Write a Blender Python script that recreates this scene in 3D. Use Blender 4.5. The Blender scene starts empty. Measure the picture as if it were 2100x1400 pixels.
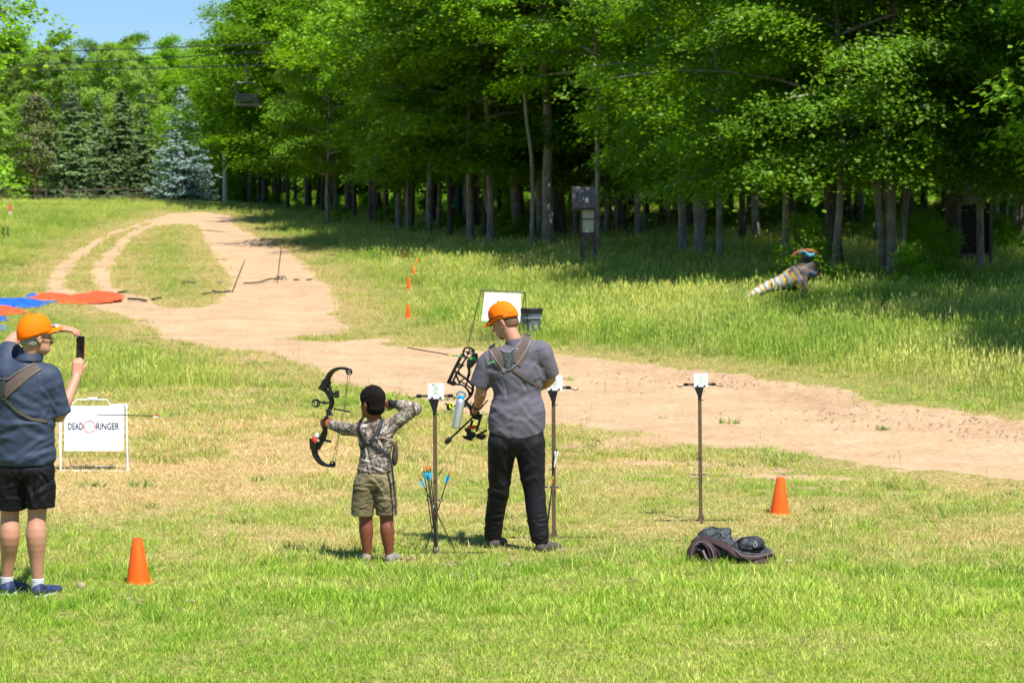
import bpy, bmesh, math, random
import numpy as np
from mathutils import Vector, Matrix
random.seed(7)
RNG = np.random.default_rng(7)
SC = bpy.context.scene
COL = SC.collection

# ------------------------------------------------------------------ camera
CAM_H = 2.51
FPX = 4958.0                      # focal length in photograph pixels (2100 wide)
HOR = 434.0
TH = math.atan((700 - HOR) / FPX)
cam_d = bpy.data.cameras.new('camera')
cam = bpy.data.objects.new('camera', cam_d)
COL.objects.link(cam)
SC.camera = cam
cam.location = (0, 0, CAM_H)
cam.rotation_euler = (math.pi / 2 - TH, 0, 0)
cam_d.sensor_width = 36
cam_d.lens = 36 * FPX / 2100
cam_d.clip_start = 0.5
cam_d.clip_end = 3000
cam_d.dof.use_dof = True
cam_d.dof.focus_distance = 17.2
cam_d.dof.aperture_fstop = 6.3

# ------------------------------------------------------------------ light
SUN_EL = math.radians(60)
SUN_AZ = math.radians(34)         # to the right of straight behind the camera
sdir = Vector((math.sin(SUN_AZ) * math.cos(SUN_EL), -math.cos(SUN_AZ) * math.cos(SUN_EL), math.sin(SUN_EL)))
sun_d = bpy.data.lights.new('sun', 'SUN')
sun_d.energy = 4.6
sun_d.angle = math.radians(0.55)
sun_d.color = (1.0, 0.955, 0.88)
sun = bpy.data.objects.new('sun', sun_d)
COL.objects.link(sun)
sun.location = (10, -20, 40)
sun.rotation_euler = (-sdir).to_track_quat('-Z', 'Y').to_euler()
world = bpy.data.worlds.new('World')
SC.world = world
world.use_nodes = True
wn = world.node_tree.nodes
wl = world.node_tree.links
bg = wn.get('Background') or wn.new('ShaderNodeBackground')
wo = wn.get('World Output') or wn.new('ShaderNodeOutputWorld')
wl.new(bg.outputs[0], wo.inputs[0])
sky = wn.new('ShaderNodeTexSky')
sky.sky_type = 'NISHITA'
sky.sun_disc = False
sky.sun_elevation = SUN_EL
sky.sun_rotation = math.atan2(sdir.x, sdir.y)
sky.altitude = 200
sky.air_density = 1.0
sky.dust_density = 0.15
sky.ozone_density = 3.0
tint = wn.new('ShaderNodeMix'); tint.data_type = 'RGBA'; tint.blend_type = 'MULTIPLY'; tint.inputs[0].default_value = 1
tint.inputs[7].default_value = (.68, .86, 1.10, 1)
wl.new(sky.outputs[0], tint.inputs[6]); wl.new(tint.outputs[2], bg.inputs[0])
bg.inputs[1].default_value = 0.068
SC.view_settings.view_transform = 'Standard'
SC.view_settings.look = 'None'
SC.view_settings.exposure = 0.85
SC.view_settings.gamma = 1
SC.view_settings.use_curve_mapping = False
SC.render.engine = 'CYCLES'
SC.cycles.max_bounces = 7
SC.cycles.diffuse_bounces = 3
SC.cycles.glossy_bounces = 2
SC.cycles.transmission_bounces = 4
SC.cycles.transparent_max_bounces = 6
SC.cycles.use_denoising = True
SC.cycles.caustics_reflective = False
SC.cycles.caustics_refractive = False

# ------------------------------------------------------------------ terrain
def sst(a, b, x):
    t = np.clip((np.asarray(x, dtype=float) - a) / (b - a), 0, 1)
    return t * t * (3 - 2 * t)

def wnoise(x, y, sc, seed=0):
    """cheap smooth noise in about -1..1"""
    r = np.random.RandomState(seed)
    out = 0
    for i in range(7):
        a = r.uniform(0, 2 * math.pi); f = sc * r.uniform(.6, 1.7); p = r.uniform(0, 6.28)
        a2 = r.uniform(0, 2 * math.pi); p2 = r.uniform(0, 6.28)
        out = out + np.sin(f * (x * math.cos(a) + y * math.sin(a)) + p + 1.3 * np.sin(f * .7 * (x * math.cos(a2) + y * math.sin(a2)) + p2))
    return out / 3.6

def terr(x, y):
    x = np.asarray(x, dtype=float); y = np.asarray(y, dtype=float)
    q = y - 48
    ya = 7 * np.log1p(np.exp(np.clip(q / 7, -30, 30)))          # soft ramp
    ya = np.where(q > 200, q, ya)
    yb = 12 * np.log1p(np.exp(np.clip((y - 150) / 12, -30, 30)))
    yb = np.where(y - 150 > 300, y - 150, yb)
    z = 0.0245 * (ya - yb) + 0.002 * yb
    z = z + 0.45 * sst(-2, 8, x) * sst(33, 58, y)
    z = z + 0.75 * sst(4, 24, -x) * sst(60, 130, y)
    amp = 0.012 + 0.05 * sst(25, 60, y)
    z = z + amp * wnoise(x, y, .9, 3) + 0.012 * wnoise(x, y, 3.1, 4) * sst(20, 30, y)
    return z

ct, st_ = math.cos(TH), math.sin(TH)
def ray(u, v):
    cx = (u - 1050) / FPX; cz = -(v - 700) / FPX
    return np.array([cx, ct + st_ * cz, -st_ + ct * cz])
def at(u, v, d):
    r = ray(u, v); t = d / r[1]
    return Vector((r[0] * t, d, CAM_H + r[2] * t))
def gnd(u, v):
    r = ray(u, v)
    d = 9.0
    while d < 400:
        t = d / r[1]
        if CAM_H + r[2] * t <= float(terr(r[0] * t, d)):
            break
        d += 0.25 if d < 60 else .8
    lo, hi = d - 1.0, d
    for _ in range(18):
        m = (lo + hi) / 2; t = m / r[1]
        if CAM_H + r[2] * t <= float(terr(r[0] * t, m)): hi = m
        else: lo = m
    t = hi / r[1]
    return Vector((r[0] * t, hi, float(terr(r[0] * t, hi))))
def onground(u, d):
    x = (u - 1050) / FPX * d
    return Vector((x, d, float(terr(x, d))))

def poly_sd(px, py, poly):
    """signed distance (negative inside) from points to a closed polygon"""
    px = np.asarray(px); py = np.asarray(py)
    n = len(poly); best = np.full(px.shape, 1e9); ins = np.zeros(px.shape, bool)
    for i in range(n):
        x0, y0 = poly[i]; x1, y1 = poly[(i + 1) % n]
        dx, dy = x1 - x0, y1 - y0
        t = np.clip(((px - x0) * dx + (py - y0) * dy) / (dx * dx + dy * dy + 1e-12), 0, 1)
        d = np.hypot(px - x0 - t * dx, py - y0 - t * dy)
        best = np.minimum(best, d)
        c = ((y0 > py) != (y1 > py)) & (px < (x1 - x0) * (py - y0) / (y1 - y0 + 1e-12) + x0)
        ins ^= c
    return np.where(ins, -best, best)

def gpoly(pts):
    return [tuple(gnd(u, v)[:2]) for u, v in pts]

ROAD = gpoly([(2420, 905), (2100, 858), (1960, 842), (1830, 826), (1700, 792), (1560, 768), (1400, 752), (1270, 745), (1150, 728),
              (1010, 716), (900, 712), (830, 702), (770, 692), (716, 680), (700, 655), (694, 622), (678, 592), (648, 565), (622, 535),
              (590, 512), (530, 486), (490, 464), (476, 443), (420, 435), (360, 437), (325, 446), (255, 468), (190, 492), (140, 525),
              (104, 560), (88, 590), (100, 606), (160, 618), (215, 634), (262, 655), (292, 676), (340, 694), (400, 708), (470, 718),
              (540, 722), (610, 742), (655, 768), (740, 796), (830, 812), (960, 848), (1120, 862), (1240, 872), (1350, 895),
              (1470, 912), (1600, 930), (1740, 952), (1880, 966), (2010, 982), (2100, 992), (2420, 1030)])
ISLE = gpoly([(312, 466), (345, 461), (405, 462), (420, 490), (434, 520), (462, 552), (478, 582), (462, 600), (440, 622), (400, 632),
              (335, 626), (270, 606), (236, 588), (226, 560), (238, 528), (262, 498), (288, 476)])
ISLE2 = gpoly([(318, 456), (282, 468), (238, 494), (206, 524), (186, 556), (186, 582), (212, 604), (170, 602), (138, 594), (134, 572),
               (156, 540), (192, 508), (238, 479), (290, 458)])
GREENS = [gpoly(p) for p in (
    [(60, 640), (140, 632), (215, 640), (258, 662), (240, 672), (150, 662), (60, 662)],
    [(560, 686), (640, 680), (760, 684), (800, 692), (700, 694), (600, 694)],
    [(750, 702), (860, 694), (1000, 700), (1010, 714), (860, 712)])]
def road_sd(x, y):
    d = poly_sd(x, y, ROAD)
    d = np.maximum(d, -poly_sd(x, y, ISLE))
    d = np.maximum(d, -poly_sd(x, y, ISLE2))
    return d
def sand_mask(x, y):
    """1 on bare sand, 0 on turf"""
    d = road_sd(x, y)
    w = np.where((x < -2) & (y > 55), .13, 0.22 + 0.003 * y)
    m = sst(w, -w, d + np.where((x < -2) & (y > 55), .10, 0.26 + .10 * sst(45, 25, y)) * wnoise(x, y, 1.6, 11))
    for g in GREENS:
        gd = poly_sd(x, y, g)
        m = m * (1 - .75 * sst(.5, -.5, gd + .4 * wnoise(x, y, 2.2, 15)))
    return m

def pix(x, y, z):
    dy = y; dz = z - CAM_H
    f = ct * dy - st_ * dz; u = st_ * dy + ct * dz
    return 1050 + FPX * x / f, 700 - FPX * u / f

# turf character at a ground point: (dry 0..1, length m, bare 0..1)
DRYC = [tuple(gnd(u, v)[:2]) + (rx, ry, a) for u, v, rx, ry, a in
        ((330, 960, 2.6, 3.6, 1.0), (560, 900, 2.8, 4.0, .95), (260, 760, 3.0, 5.0, .55), (600, 1010, 1.6, 1.2, .6),
         (900, 930, 1.3, 2.0, .75), (1250, 930, 2.0, 2.4, .6), (430, 800, 2.6, 5.0, .6), (120, 890, 1.4, 3.0, .9))]
BARE = [tuple(gnd(u, v)[:2]) + (rx, ry, a) for u, v, rx, ry, a in
        ((1280, 905, 1.2, .7, .9), (1200, 950, .5, .5, .5), (1560, 962, .8, .6, .8), (1590, 1000, .35, .3, .6), (1680, 1000, .4, .3, .6),
         (1900, 1000, .6, .5, .5), (1400, 985, .35, .4, .55), (1000, 860, .6, .6, .7), (640, 730, 1.6, 2.0, .8), (160, 1060, .3, .2, .4),
         (1370, 930, .6, .5, .7), (1480, 940, .5, .5, .6), (430, 800, 1.5, .8, .5), (240, 775, 1.2, .6, .4))]
def blobs(x, y, L, seed):
    out = np.zeros(np.shape(x))
    wx = x + .5 * wnoise(x, y, 1.3, seed); wy = y + .9 * wnoise(x, y, 1.1, seed + 1)
    for cx, cy, rx, ry, a in L:
        r = np.hypot((wx - cx) / rx, (wy - cy) / ry)
        out = np.maximum(out, a * sst(1.35, .45, r))
    return out
def turf(x, y):
    dry = blobs(x, y, DRYC, 21)
    dry = np.maximum(dry, .42 * sst(16.2, 18.0, y) * sst(33, 27, y))
    dry = np.clip(dry + .25 * wnoise(x, y, 2.0, 30) * sst(14, 19, y), 0, 1)
    rd = road_sd(x, y)
    dry = np.maximum(dry, .6 * sst(1.6, .2, rd) * sst(30, 45, y))
    return dry

# ------------------------------------------------------------------ helpers
def tag(o, label=None, cat=None, group=None, kind=None):
    if label: o['label'] = label
    if cat: o['category'] = cat
    if group: o['group'] = group
    if kind: o['kind'] = kind
    return o
def link(name, data, mats=None, parent=None):
    o = bpy.data.objects.new(name, data)
    COL.objects.link(o)
    if parent is not None: o.parent = parent
    return o
def empty(name, loc=(0, 0, 0), rz=0, label=None, cat=None, group=None):
    o = bpy.data.objects.new(name, None); COL.objects.link(o)
    o.location = loc; o.rotation_euler = (0, 0, rz); o.empty_display_size = .2
    return tag(o, label, cat, group)
def npmesh(name, V, F, mats=(), smooth=False, attrs=None, midx=None):
    """V (n,3); F: list of (k,4)/(k,3) int arrays"""
    me = bpy.data.meshes.new(name)
    V = np.asarray(V, dtype=np.float32)
    if not isinstance(F, (list, tuple)): F = [F]
    F = [np.asarray(f, dtype=np.int32) for f in F if len(f)]
    loops = np.concatenate([f.ravel() for f in F]) if F else np.zeros(0, np.int32)
    tot = np.concatenate([np.full(len(f), f.shape[1], np.int32) for f in F])
    start = np.concatenate([[0], np.cumsum(tot)[:-1]]).astype(np.int32)
    me.vertices.add(len(V)); me.vertices.foreach_set('co', V.ravel())
    me.loops.add(len(loops)); me.loops.foreach_set('vertex_index', loops)
    me.polygons.add(len(tot)); me.polygons.foreach_set('loop_start', start)
    me.polygons.foreach_set('loop_total', tot)
    if midx is not None: me.polygons.foreach_set('material_index', np.asarray(midx, dtype=np.int32))
    me.polygons.foreach_set('use_smooth', np.full(len(tot), smooth))
    for k, a in (attrs or {}).items():
        a = np.asarray(a, dtype=np.float32)
        if a.ndim == 1:
            at_ = me.attributes.new(k, 'FLOAT', 'POINT'); at_.data.foreach_set('value', a)
        else:
            at_ = me.attributes.new(k, 'FLOAT_COLOR', 'POINT')
            if a.shape[1] == 3: a = np.concatenate([a, np.ones((len(a), 1), np.float32)], 1)
            at_.data.foreach_set('color', a.ravel())
    for m in mats: me.materials.append(m)
    me.update(calc_edges=True); me.validate()
    return me

# -------- node material helper
def srgb(r, g, b):
    f = lambda c: (c / 255 / 12.92) if c / 255 <= .04045 else ((c / 255 + .055) / 1.055) ** 2.4
    return (f(r), f(g), f(b))
class NM:
    def __init__(s, name):
        s.m = bpy.data.materials.new(name); s.m.use_nodes = True
        s.t = s.m.node_tree; s.n = s.t.nodes; s.l = s.t.links
        s.b = s.n.get('Principled BSDF')
        if s.b is None:
            s.n.clear(); s.b = s.n.new('ShaderNodeBsdfPrincipled'); o = s.n.new('ShaderNodeOutputMaterial'); s.l.new(s.b.outputs[0], o.inputs[0])
        s.out = [x for x in s.n if x.bl_idname == 'ShaderNodeOutputMaterial'][0]
    def N(s, t, **k):
        n = s.n.new('ShaderNode' + t)
        for a, v in k.items(): setattr(n, a, v)
        return n
    def L(s, a, b): s.l.new(a, b)
    def noise(s, scale, detail=4, vec=None, rough=.6, dist=0, stretch=None):
        n = s.N('TexNoise'); n.inputs['Scale'].default_value = scale; n.inputs['Detail'].default_value = detail
        n.inputs['Roughness'].default_value = rough; n.inputs['Distortion'].default_value = dist
        v = vec or s.coord()
        if stretch:
            mp = s.N('Mapping'); mp.inputs['Scale'].default_value = stretch; s.L(v, mp.inputs[0]); v = mp.outputs[0]
        s.L(v, n.inputs['Vector']); return n.outputs[0]
    def coord(s, which='Object'):
        if not hasattr(s, '_tc'): s._tc = s.N('TexCoord')
        return s._tc.outputs[which]
    def ramp(s, fac, stops, interp='LINEAR'):
        r = s.N('ValToRGB'); e = r.color_ramp.elements; r.color_ramp.interpolation = interp
        while len(e) > 1: e.remove(e[0])
        e[0].position = stops[0][0]; e[0].color = tuple(stops[0][1]) + (1,)
        for p, c in stops[1:]:
            x = e.new(p); x.color = tuple(c) + (1,)
        s.L(fac, r.inputs[0]); return r.outputs[0]
    def mix(s, fac, a, b, mode='MIX'):
        n = s.N('Mix', data_type='RGBA', blend_type=mode)
        for v, i in ((fac, 0), (a, 6), (b, 7)):
            if isinstance(v, (int, float)): n.inputs[i].default_value = v
            elif isinstance(v, (tuple, list)): n.inputs[i].default_value = tuple(v) + (1,) * (4 - len(v))
            else: s.L(v, n.inputs[i])
        return n.outputs[2]
    def math(s, op, a, b=None, clamp=False):
        n = s.N('Math', operation=op); n.use_clamp = clamp
        for v, i in ((a, 0), (b, 1)):
            if v is None: continue
            if isinstance(v, (int, float)): n.inputs[i].default_value = v
            else: s.L(v, n.inputs[i])
        return n.outputs[0]
    def attr(s, name, typ='GEOMETRY', out='Fac'):
        a = s.N('Attribute'); a.attribute_name = name; a.attribute_type = typ
        return a.outputs[out]
    def bump(s, h, strength=.3, dist=.01):
        b = s.N('Bump'); b.inputs['Strength'].default_value = strength; b.inputs['Distance'].default_value = dist
        s.L(h, b.inputs['Height']); s.L(b.outputs[0], s.b.inputs['Normal']); return s
    def set(s, color=None, rough=.6, metal=0, spec=.5, sheen=0):
        if color is not None:
            if isinstance(color, (tuple, list)): s.b.inputs['Base Color'].default_value = tuple(color) + (1,)
            else: s.L(color, s.b.inputs['Base Color'])
        if isinstance(rough, (int, float)): s.b.inputs['Roughness'].default_value = rough
        else: s.L(rough, s.b.inputs['Roughness'])
        s.b.inputs['Metallic'].default_value = metal
        s.b.inputs['Specular IOR Level'].default_value = spec
        if sheen: s.b.inputs['Sheen Weight'].default_value = sheen
        return s
def simple(name, color, rough=.55, metal=0, var=.12, scale=30, bump=0, spec=.5, bdist=.004):
    m = NM(name)
    n = m.noise(scale, 5)
    c = tuple(color)
    dk = tuple(x * (1 - var * 1.3) for x in c); lt = tuple(min(1, x * (1 + var)) for x in c)
    m.set(m.ramp(n, [(.3, dk), (.7, lt)]), rough, metal, spec)
    if bump: m.bump(m.noise(scale * 3, 4), bump, bdist)
    return m.m

# ------------------------------------------------------------------ ground + road (one continuous surface, split into two objects)
def ground_material():
    m = NM('ground_earth_and_turf')
    sand = m.attr('sand'); dry = m.attr('dry'); bare = m.attr('bare')
    P = m.coord('Object')
    n1 = m.noise(.9, 6, P); n2 = m.noise(14, 6, P); n3 = m.noise(1.1, 7, P, stretch=(1, .45, 1), rough=.65); n4 = m.noise(60, 3, P)
    sandc = m.ramp(n1, [(.25, srgb(156, 128, 96)), (.5, srgb(184, 154, 119)), (.75, srgb(198, 171, 137))])
    eg = m.attr('spoil')
    cl = m.ramp(m.noise(6, 7, P, rough=.72, stretch=(1, .7, 1)), [(.42, (0, 0, 0)), (.6, (1, 1, 1))])
    sandc = m.mix(m.math('MULTIPLY', eg, cl), sandc, srgb(146, 112, 82))
    sandc = m.mix(m.ramp(n3, [(.45, (0, 0, 0)), (.75, (.5, .5, .5))]), sandc, srgb(160, 128, 98))
    sandc = m.mix(.35, sandc, m.ramp(n2, [(.3, srgb(132, 104, 76)), (.65, srgb(208, 182, 149))]))
    tex = m.noise(35, 5, P, stretch=(1, .35, 1))
    green = m.ramp(tex, [(.25, srgb(70, 78, 34)), (.5, srgb(126, 130, 62)), (.75, srgb(176, 170, 104))])
    tan = m.ramp(tex, [(.25, srgb(118, 96, 62)), (.5, srgb(168, 142, 96)), (.75, srgb(204, 182, 132))])
    turfc = m.mix(dry, green, tan)
    # break the edge of the sand with noise
    e = m.math('ADD', sand, m.math('MULTIPLY', m.math('SUBTRACT', m.noise(5.5, 7, P, rough=.7), .5), 1.6))
    e = m.ramp(e, [(.42, (0, 0, 0)), (.58, (1, 1, 1))])
    bb = m.math('ADD', bare, m.math('MULTIPLY', m.math('SUBTRACT', m.noise(9, 6, P, rough=.7), .5), 1.2))
    bb = m.ramp(bb, [(.45, (0, 0, 0)), (.6, (1, 1, 1))])
    c = m.mix(bb, turfc, m.mix(.3, sandc, srgb(176, 138, 106)))
    c = m.mix(e, c, sandc)
    m.set(c, .95, spec=.15)
    h = m.math('ADD', m.math('MULTIPLY', n2, .5), m.math('ADD', m.noise(4, 6, P, stretch=(1, .5, 1)), m.math('MULTIPLY', n4, .2)))
    m.bump(h, .8, .05)
    return m.m
GROUND_MAT = ground_material()
def build_ground():
    ds = [-60, -20, 2, 6, 9, 11]
    d = 11.0
    while d < 175:
        d += 0.16 * (d / 16) ** 1.25 if d < 70 else 1.1
        ds.append(d)
    while d < 1800:
        d *= 1.12; ds.append(d)
    ds = np.array(ds)
    # lateral fractions
    fine = np.linspace(-.245, .245, 330)
    sides = np.array([-8, -4, -2, -1.2, -.8, -.6, -.45, -.36, -.3, -.27])
    fr = np.concatenate([sides, fine, -sides[::-1]])
    D, Fq = np.meshgrid(ds, fr, indexing='ij')
    X = Fq * np.maximum(np.abs(D), 11.0); Y = D
    # close to the camera keep a plain rectangle of ground
    Z = terr(X, Y)
    sm = sand_mask(X.ravel(), Y.ravel()).reshape(X.shape)
    # worn, slightly sunken road with ruts and rough spoil banks along its edges
    rsd = road_sd(X.ravel(), Y.ravel()).reshape(X.shape)
    Z = Z - .05 * sst(.4, -1.2, rsd) + .06 * np.exp(-((rsd - .1) / .45) ** 2) * (X > 0) * (Y < 60) * (1 + wnoise(X, Y, 3.0, 8)) * .5
    Z = Z + .014 * sm * wnoise(X, Y, 6.0, 9) * (Y < 60)
    for c_, w_, a_ in ((-1.0, .22, .030), (-1.7, .30, .022), (-2.6, .22, .030), (-3.3, .25, .02)):
        Z = Z - a_ * np.exp(-((rsd - c_ + .15 * wnoise(X, Y, .5, 17)) / w_) ** 2) * (Y < 75) * (.6 + .4 * wnoise(X, Y, .7, 18))
    Z = Z + .012 * wnoise(X, Y, 9.0, 29) * sm * (Y < 45)
    V = np.stack([X, Y, Z], -1).reshape(-1, 3)
    dry = turf(X.ravel(), Y.ravel())
    bare = blobs(X.ravel(), Y.ravel(), BARE, 40)
    spoil = (np.exp(-((rsd.ravel() + .75) / .55) ** 2) * sst(-1, 5, X.ravel()) * (Y.ravel() > 25) * np.clip(.6 + .6 * wnoise(X.ravel(), Y.ravel(), .8, 19), 0, 1)) * (X.ravel() * .3 + 26 < Y.ravel())
    nr, nc = X.shape
    I = np.arange(nr * nc).reshape(nr, nc)
    Q = np.stack([I[:-1, :-1], I[:-1, 1:], I[1:, 1:], I[1:, :-1]], -1).reshape(-1, 4)
    smf = sm.ravel()
    q = smf[Q].mean(1)
    for name, sel, lab in (('ground', q <= .5, 'grassy ground'), ('dirt_road', q > .5, 'road')):
        f = Q[sel]
        used = np.unique(f); remap = np.zeros(len(V), np.int64); remap[used] = np.arange(len(used))
        me = npmesh(name, V[used], remap[f], [GROUND_MAT], True, {'sand': smf[used], 'dry': dry[used], 'bare': bare[used], 'spoil': spoil[used]})
        o = link(name, me); o['kind'] = 'structure'
build_ground()
def gz(x, y):
    """height of the built ground surface (with the road's hollow)"""
    r = road_sd(np.array([x]), np.array([y]))[0]
    return float(terr(x, y) - .05 * sst(.4, -1.2, r))
# ------------------------------------------------------------------ grass
def grass_material(name, translucency=.35, rough=.6):
    m = NM(name)
    tint = m.attr('tint', 'INSTANCER', 'Color')
    bl = m.attr('blade', 'GEOMETRY', 'Fac')
    c = m.mix(m.ramp(bl, [(0, (0, 0, 0)), (1, (1, 1, 1))]), m.mix(1.0, tint, (.55, .66, .45), 'MULTIPLY'), m.mix(1.0, tint, (1.32, 1.22, 1.3), 'MULTIPLY'))
    m.set(c, rough, spec=.25)
    tr = m.N('BsdfTranslucent'); m.L(c, tr.inputs[0])
    mx = m.N('MixShader'); mx.inputs[0].default_value = translucency
    m.L(m.b.outputs[0], mx.inputs[1]); m.L(tr.outputs[0], mx.inputs[2]); m.L(mx.outputs[0], m.out.inputs[0])
    return m.m
GRASS = grass_material('grass_blades')
def tuft_mesh(name, n, rad, hmin, hmax, width, lean=.5, seed=0, heads=0, curl=.4, seg=2, flat=0):
    r = np.random.RandomState(seed)
    V = []; F = []; A = []
    for i in range(n):
        a = r.uniform(0, 6.283); q = rad * math.sqrt(r.uniform(0, 1))
        bx, by = q * math.cos(a), q * math.sin(a)
        h = r.uniform(hmin, hmax); la = r.uniform(0, 6.283); ln = lean * r.uniform(.2, 1) * h
        wa = r.uniform(0, math.pi); w = width * r.uniform(.7, 1.3)
        wx, wy = math.cos(wa) * w / 2, math.sin(wa) * w / 2
        base = len(V); b = r.uniform(0, 1)
        for k in range(seg + 1):
            t = k / seg
            px = bx + math.cos(la) * ln * t ** 1.7; py = by + math.sin(la) * ln * t ** 1.7
            pz = h * (t - curl * .35 * t * t) - .01
            if flat: pz *= (1 - flat * r.uniform(.2, 1))
            if k < seg:
                s = 1 - .45 * t
                V += [(px - wx * s, py - wy * s, pz), (px + wx * s, py + wy * s, pz)]; A += [b, b]
            else:
                V.append((px, py, pz)); A.append(b)
        for k in range(seg - 1):
            F.append((base + 2 * k, base + 2 * k + 1, base + 2 * k + 3)); F.append((base + 2 * k, base + 2 * k + 3, base + 2 * k + 2))
        F.append((base + 2 * seg - 2, base + 2 * seg - 1, base + 2 * seg))
        if i < heads:      # a seed head: a small spindle at the tip
            tip = V[-1]; hh = h * .16; ww = width * 1.3; b0 = len(V)
            V += [(tip[0] - ww, tip[1], tip[2] - hh * .4), (tip[0] + ww, tip[1], tip[2] - hh * .4), (tip[0], tip[1], tip[2] + hh), (tip[0], tip[1] + ww, tip[2] - hh * .3)]
            A += [1.0] * 4
            F += [(b0, b0 + 1, b0 + 2), (b0, b0 + 3, b0 + 2)]
    return npmesh(name, V, np.array(F), [GRASS], False, {'blade': A})

def scatter(name, pts, tint, scale, meshes, kindsel, rot=None, tilt=None):
    """one 'stuff' object: points with attributes, meshes instanced on them by geometry nodes"""
    me = bpy.data.meshes.new(name)
    n = len(pts)
    me.vertices.add(n); me.vertices.foreach_set('co', np.asarray(pts, np.float32).ravel())
    def fa(k, a, typ='FLOAT', fld='value'):
        x = me.attributes.new(k, typ, 'POINT'); x.data.foreach_set(fld, np.asarray(a).ravel())
    t4 = np.concatenate([np.clip(tint, 0, 1), np.ones((n, 1))], 1).astype(np.float32)
    fa('tint', t4, 'FLOAT_COLOR', 'color')
    fa('scl', np.asarray(scale, np.float32))
    fa('rz', (RNG.uniform(0, 6.283, n) if rot is None else rot).astype(np.float32))
    fa('which', np.asarray(kindsel, np.int32), 'INT', 'value')
    o = link(name, me)
    ng = bpy.data.node_groups.new(name, 'GeometryNodeTree')
    ng.interface.new_socket('Geometry', in_out='INPUT', socket_type='NodeSocketGeometry')
    ng.interface.new_socket('Geometry', in_out='OUTPUT', socket_type='NodeSocketGeometry')
    N = ng.nodes; L = ng.links
    gi = N.new('NodeGroupInput'); go = N.new('NodeGroupOutput')
    join = N.new('GeometryNodeJoinGeometry')
    def named(k, typ):
        a = N.new('GeometryNodeInputNamedAttribute'); a.data_type = typ; a.inputs[0].default_value = k; return a.outputs[0]
    comb = N.new('ShaderNodeCombineXYZ'); L.new(named('rz', 'FLOAT'), comb.inputs[2])
    for i, ms in enumerate(meshes):
        src = bpy.data.objects.new(name + '_source', ms)
        oi = N.new('GeometryNodeObjectInfo'); oi.inputs[0].default_value = src; oi.inputs['As Instance'].default_value = True
        io = N.new('GeometryNodeInstanceOnPoints')
        cmpn = N.new('FunctionNodeCompare'); cmpn.data_type = 'INT'; cmpn.operation = 'EQUAL'
        ins = [s for s in cmpn.inputs if s.type == 'INT' and s.enabled] or [cmpn.inputs[2], cmpn.inputs[3]]
        L.new(named('which', 'INT'), ins[0]); ins[1].default_value = i
        L.new(gi.outputs[0], io.inputs['Points']); L.new(cmpn.outputs[0], io.inputs['Selection'])
        L.new(oi.outputs['Geometry'], io.inputs['Instance'])
        L.new(comb.outputs[0], io.inputs['Rotation']); L.new(named('scl', 'FLOAT'), io.inputs['Scale'])
        L.new(io.outputs[0], join.inputs[0])
    L.new(join.outputs[0], go.inputs[0])
    md = o.modifiers.new('grass', 'NODES'); md.node_group = ng
    o['kind'] = 'stuff'
    return o

LAWN = [tuft_mesh('lawn_tuft', 26, .075, .025, .06, .0045, .7, s) for s in range(4)]
LONG = [tuft_mesh('long_tuft', 26, .09, .04, .105, .0055, .9, 10 + s, seg=3) for s in range(4)]
DRYT = [tuft_mesh('dry_tuft', 26, .10, .02, .06, .0045, 1.6, 20 + s, seg=2, curl=1.0) for s in range(4)]
MEAD = [tuft_mesh('meadow_tuft', 30, .20, .16, .42, .011, .45, 30 + s, heads=7, seg=2) for s in range(5)]
WEED = [tuft_mesh('weed_tuft', 34, .16, .04, .16, .022, 1.1, 40 + s, seg=2) for s in range(3)]
STEM = [tuft_mesh('stem_tuft', 5, .12, .25, .5, .005, .3, 50 + s, heads=5, seg=3) for s in range(3)]

def field(y0, y1, per_m2, fr=.235, power=1.0, margin=.6):
    """random ground points in the wedge the place shows; density per m2 falls as 1/y**power beyond y0"""
    area_n = 0; ys = []
    edges = np.geomspace(y0, y1, 40)
    P = []
    for a, b in zip(edges[:-1], edges[1:]):
        m = (a + b) / 2; w = 2 * (fr * m + margin)
        n = RNG.poisson(w * (b - a) * per_m2 * (y0 / m) ** power)
        x = RNG.uniform(-w / 2, w / 2, n); y = RNG.uniform(a, b, n)
        P.append(np.stack([x, y], 1))
    return np.concatenate(P)
def C(*rgb): return np.array(srgb(*rgb))
def hmix(a, b, t): return a[None, :] * (1 - t[:, None]) + b[None, :] * t[:, None]
def gzv(x, y):
    r = road_sd(x, y)
    return terr(x, y) - .05 * sst(.4, -1.2, r)

# near mown lawn and drying turf up to the road
P = field(11.2, 34, 330, power=1.35, margin=.3)
x, y = P[:, 0], P[:, 1]
dry = turf(x, y); sand = sand_mask(x, y); bare = blobs(x, y, BARE, 40)
n1 = wnoise(x, y, 1.1, 60); n2 = wnoise(x, y, 4.5, 61)
u = RNG.uniform(0, 1, len(x))
keep = (u > sand * 1.15) & (RNG.uniform(0, 1, len(x)) > bare * .95)
x, y, dry, n1, n2 = x[keep], y[keep], dry[keep], n1[keep], n2[keep]
dd = np.clip(dry + RNG.normal(0, .22, len(x)) + .1 * n2, 0, 1)
G1, G2, G3 = C(140, 184, 50), C(188, 210, 84), C(240, 232, 156)
T1, T2 = C(216, 182, 124), C(246, 224, 176)
g = hmix(G1, G2, np.clip(.5 + .5 * n1 + RNG.normal(0, .3, len(x)), 0, 1))
g = g * (1 - .45 * np.clip(n2 * .5 + RNG.normal(0, .3, len(x)), 0, 1))[:, None] + G3 * (.45 * np.clip(n2 * .5 + RNG.normal(0, .3, len(x)), 0, 1))[:, None]
t = hmix(T1, T2, RNG.uniform(0, 1, len(x)))
tint = g * (1 - dd[:, None]) + t * dd[:, None]
longz = sst(14.2, 15.2, y) * sst(19.5, 16.5, y) * (wnoise(x, y, 1.7, 66) > -.35)
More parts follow.
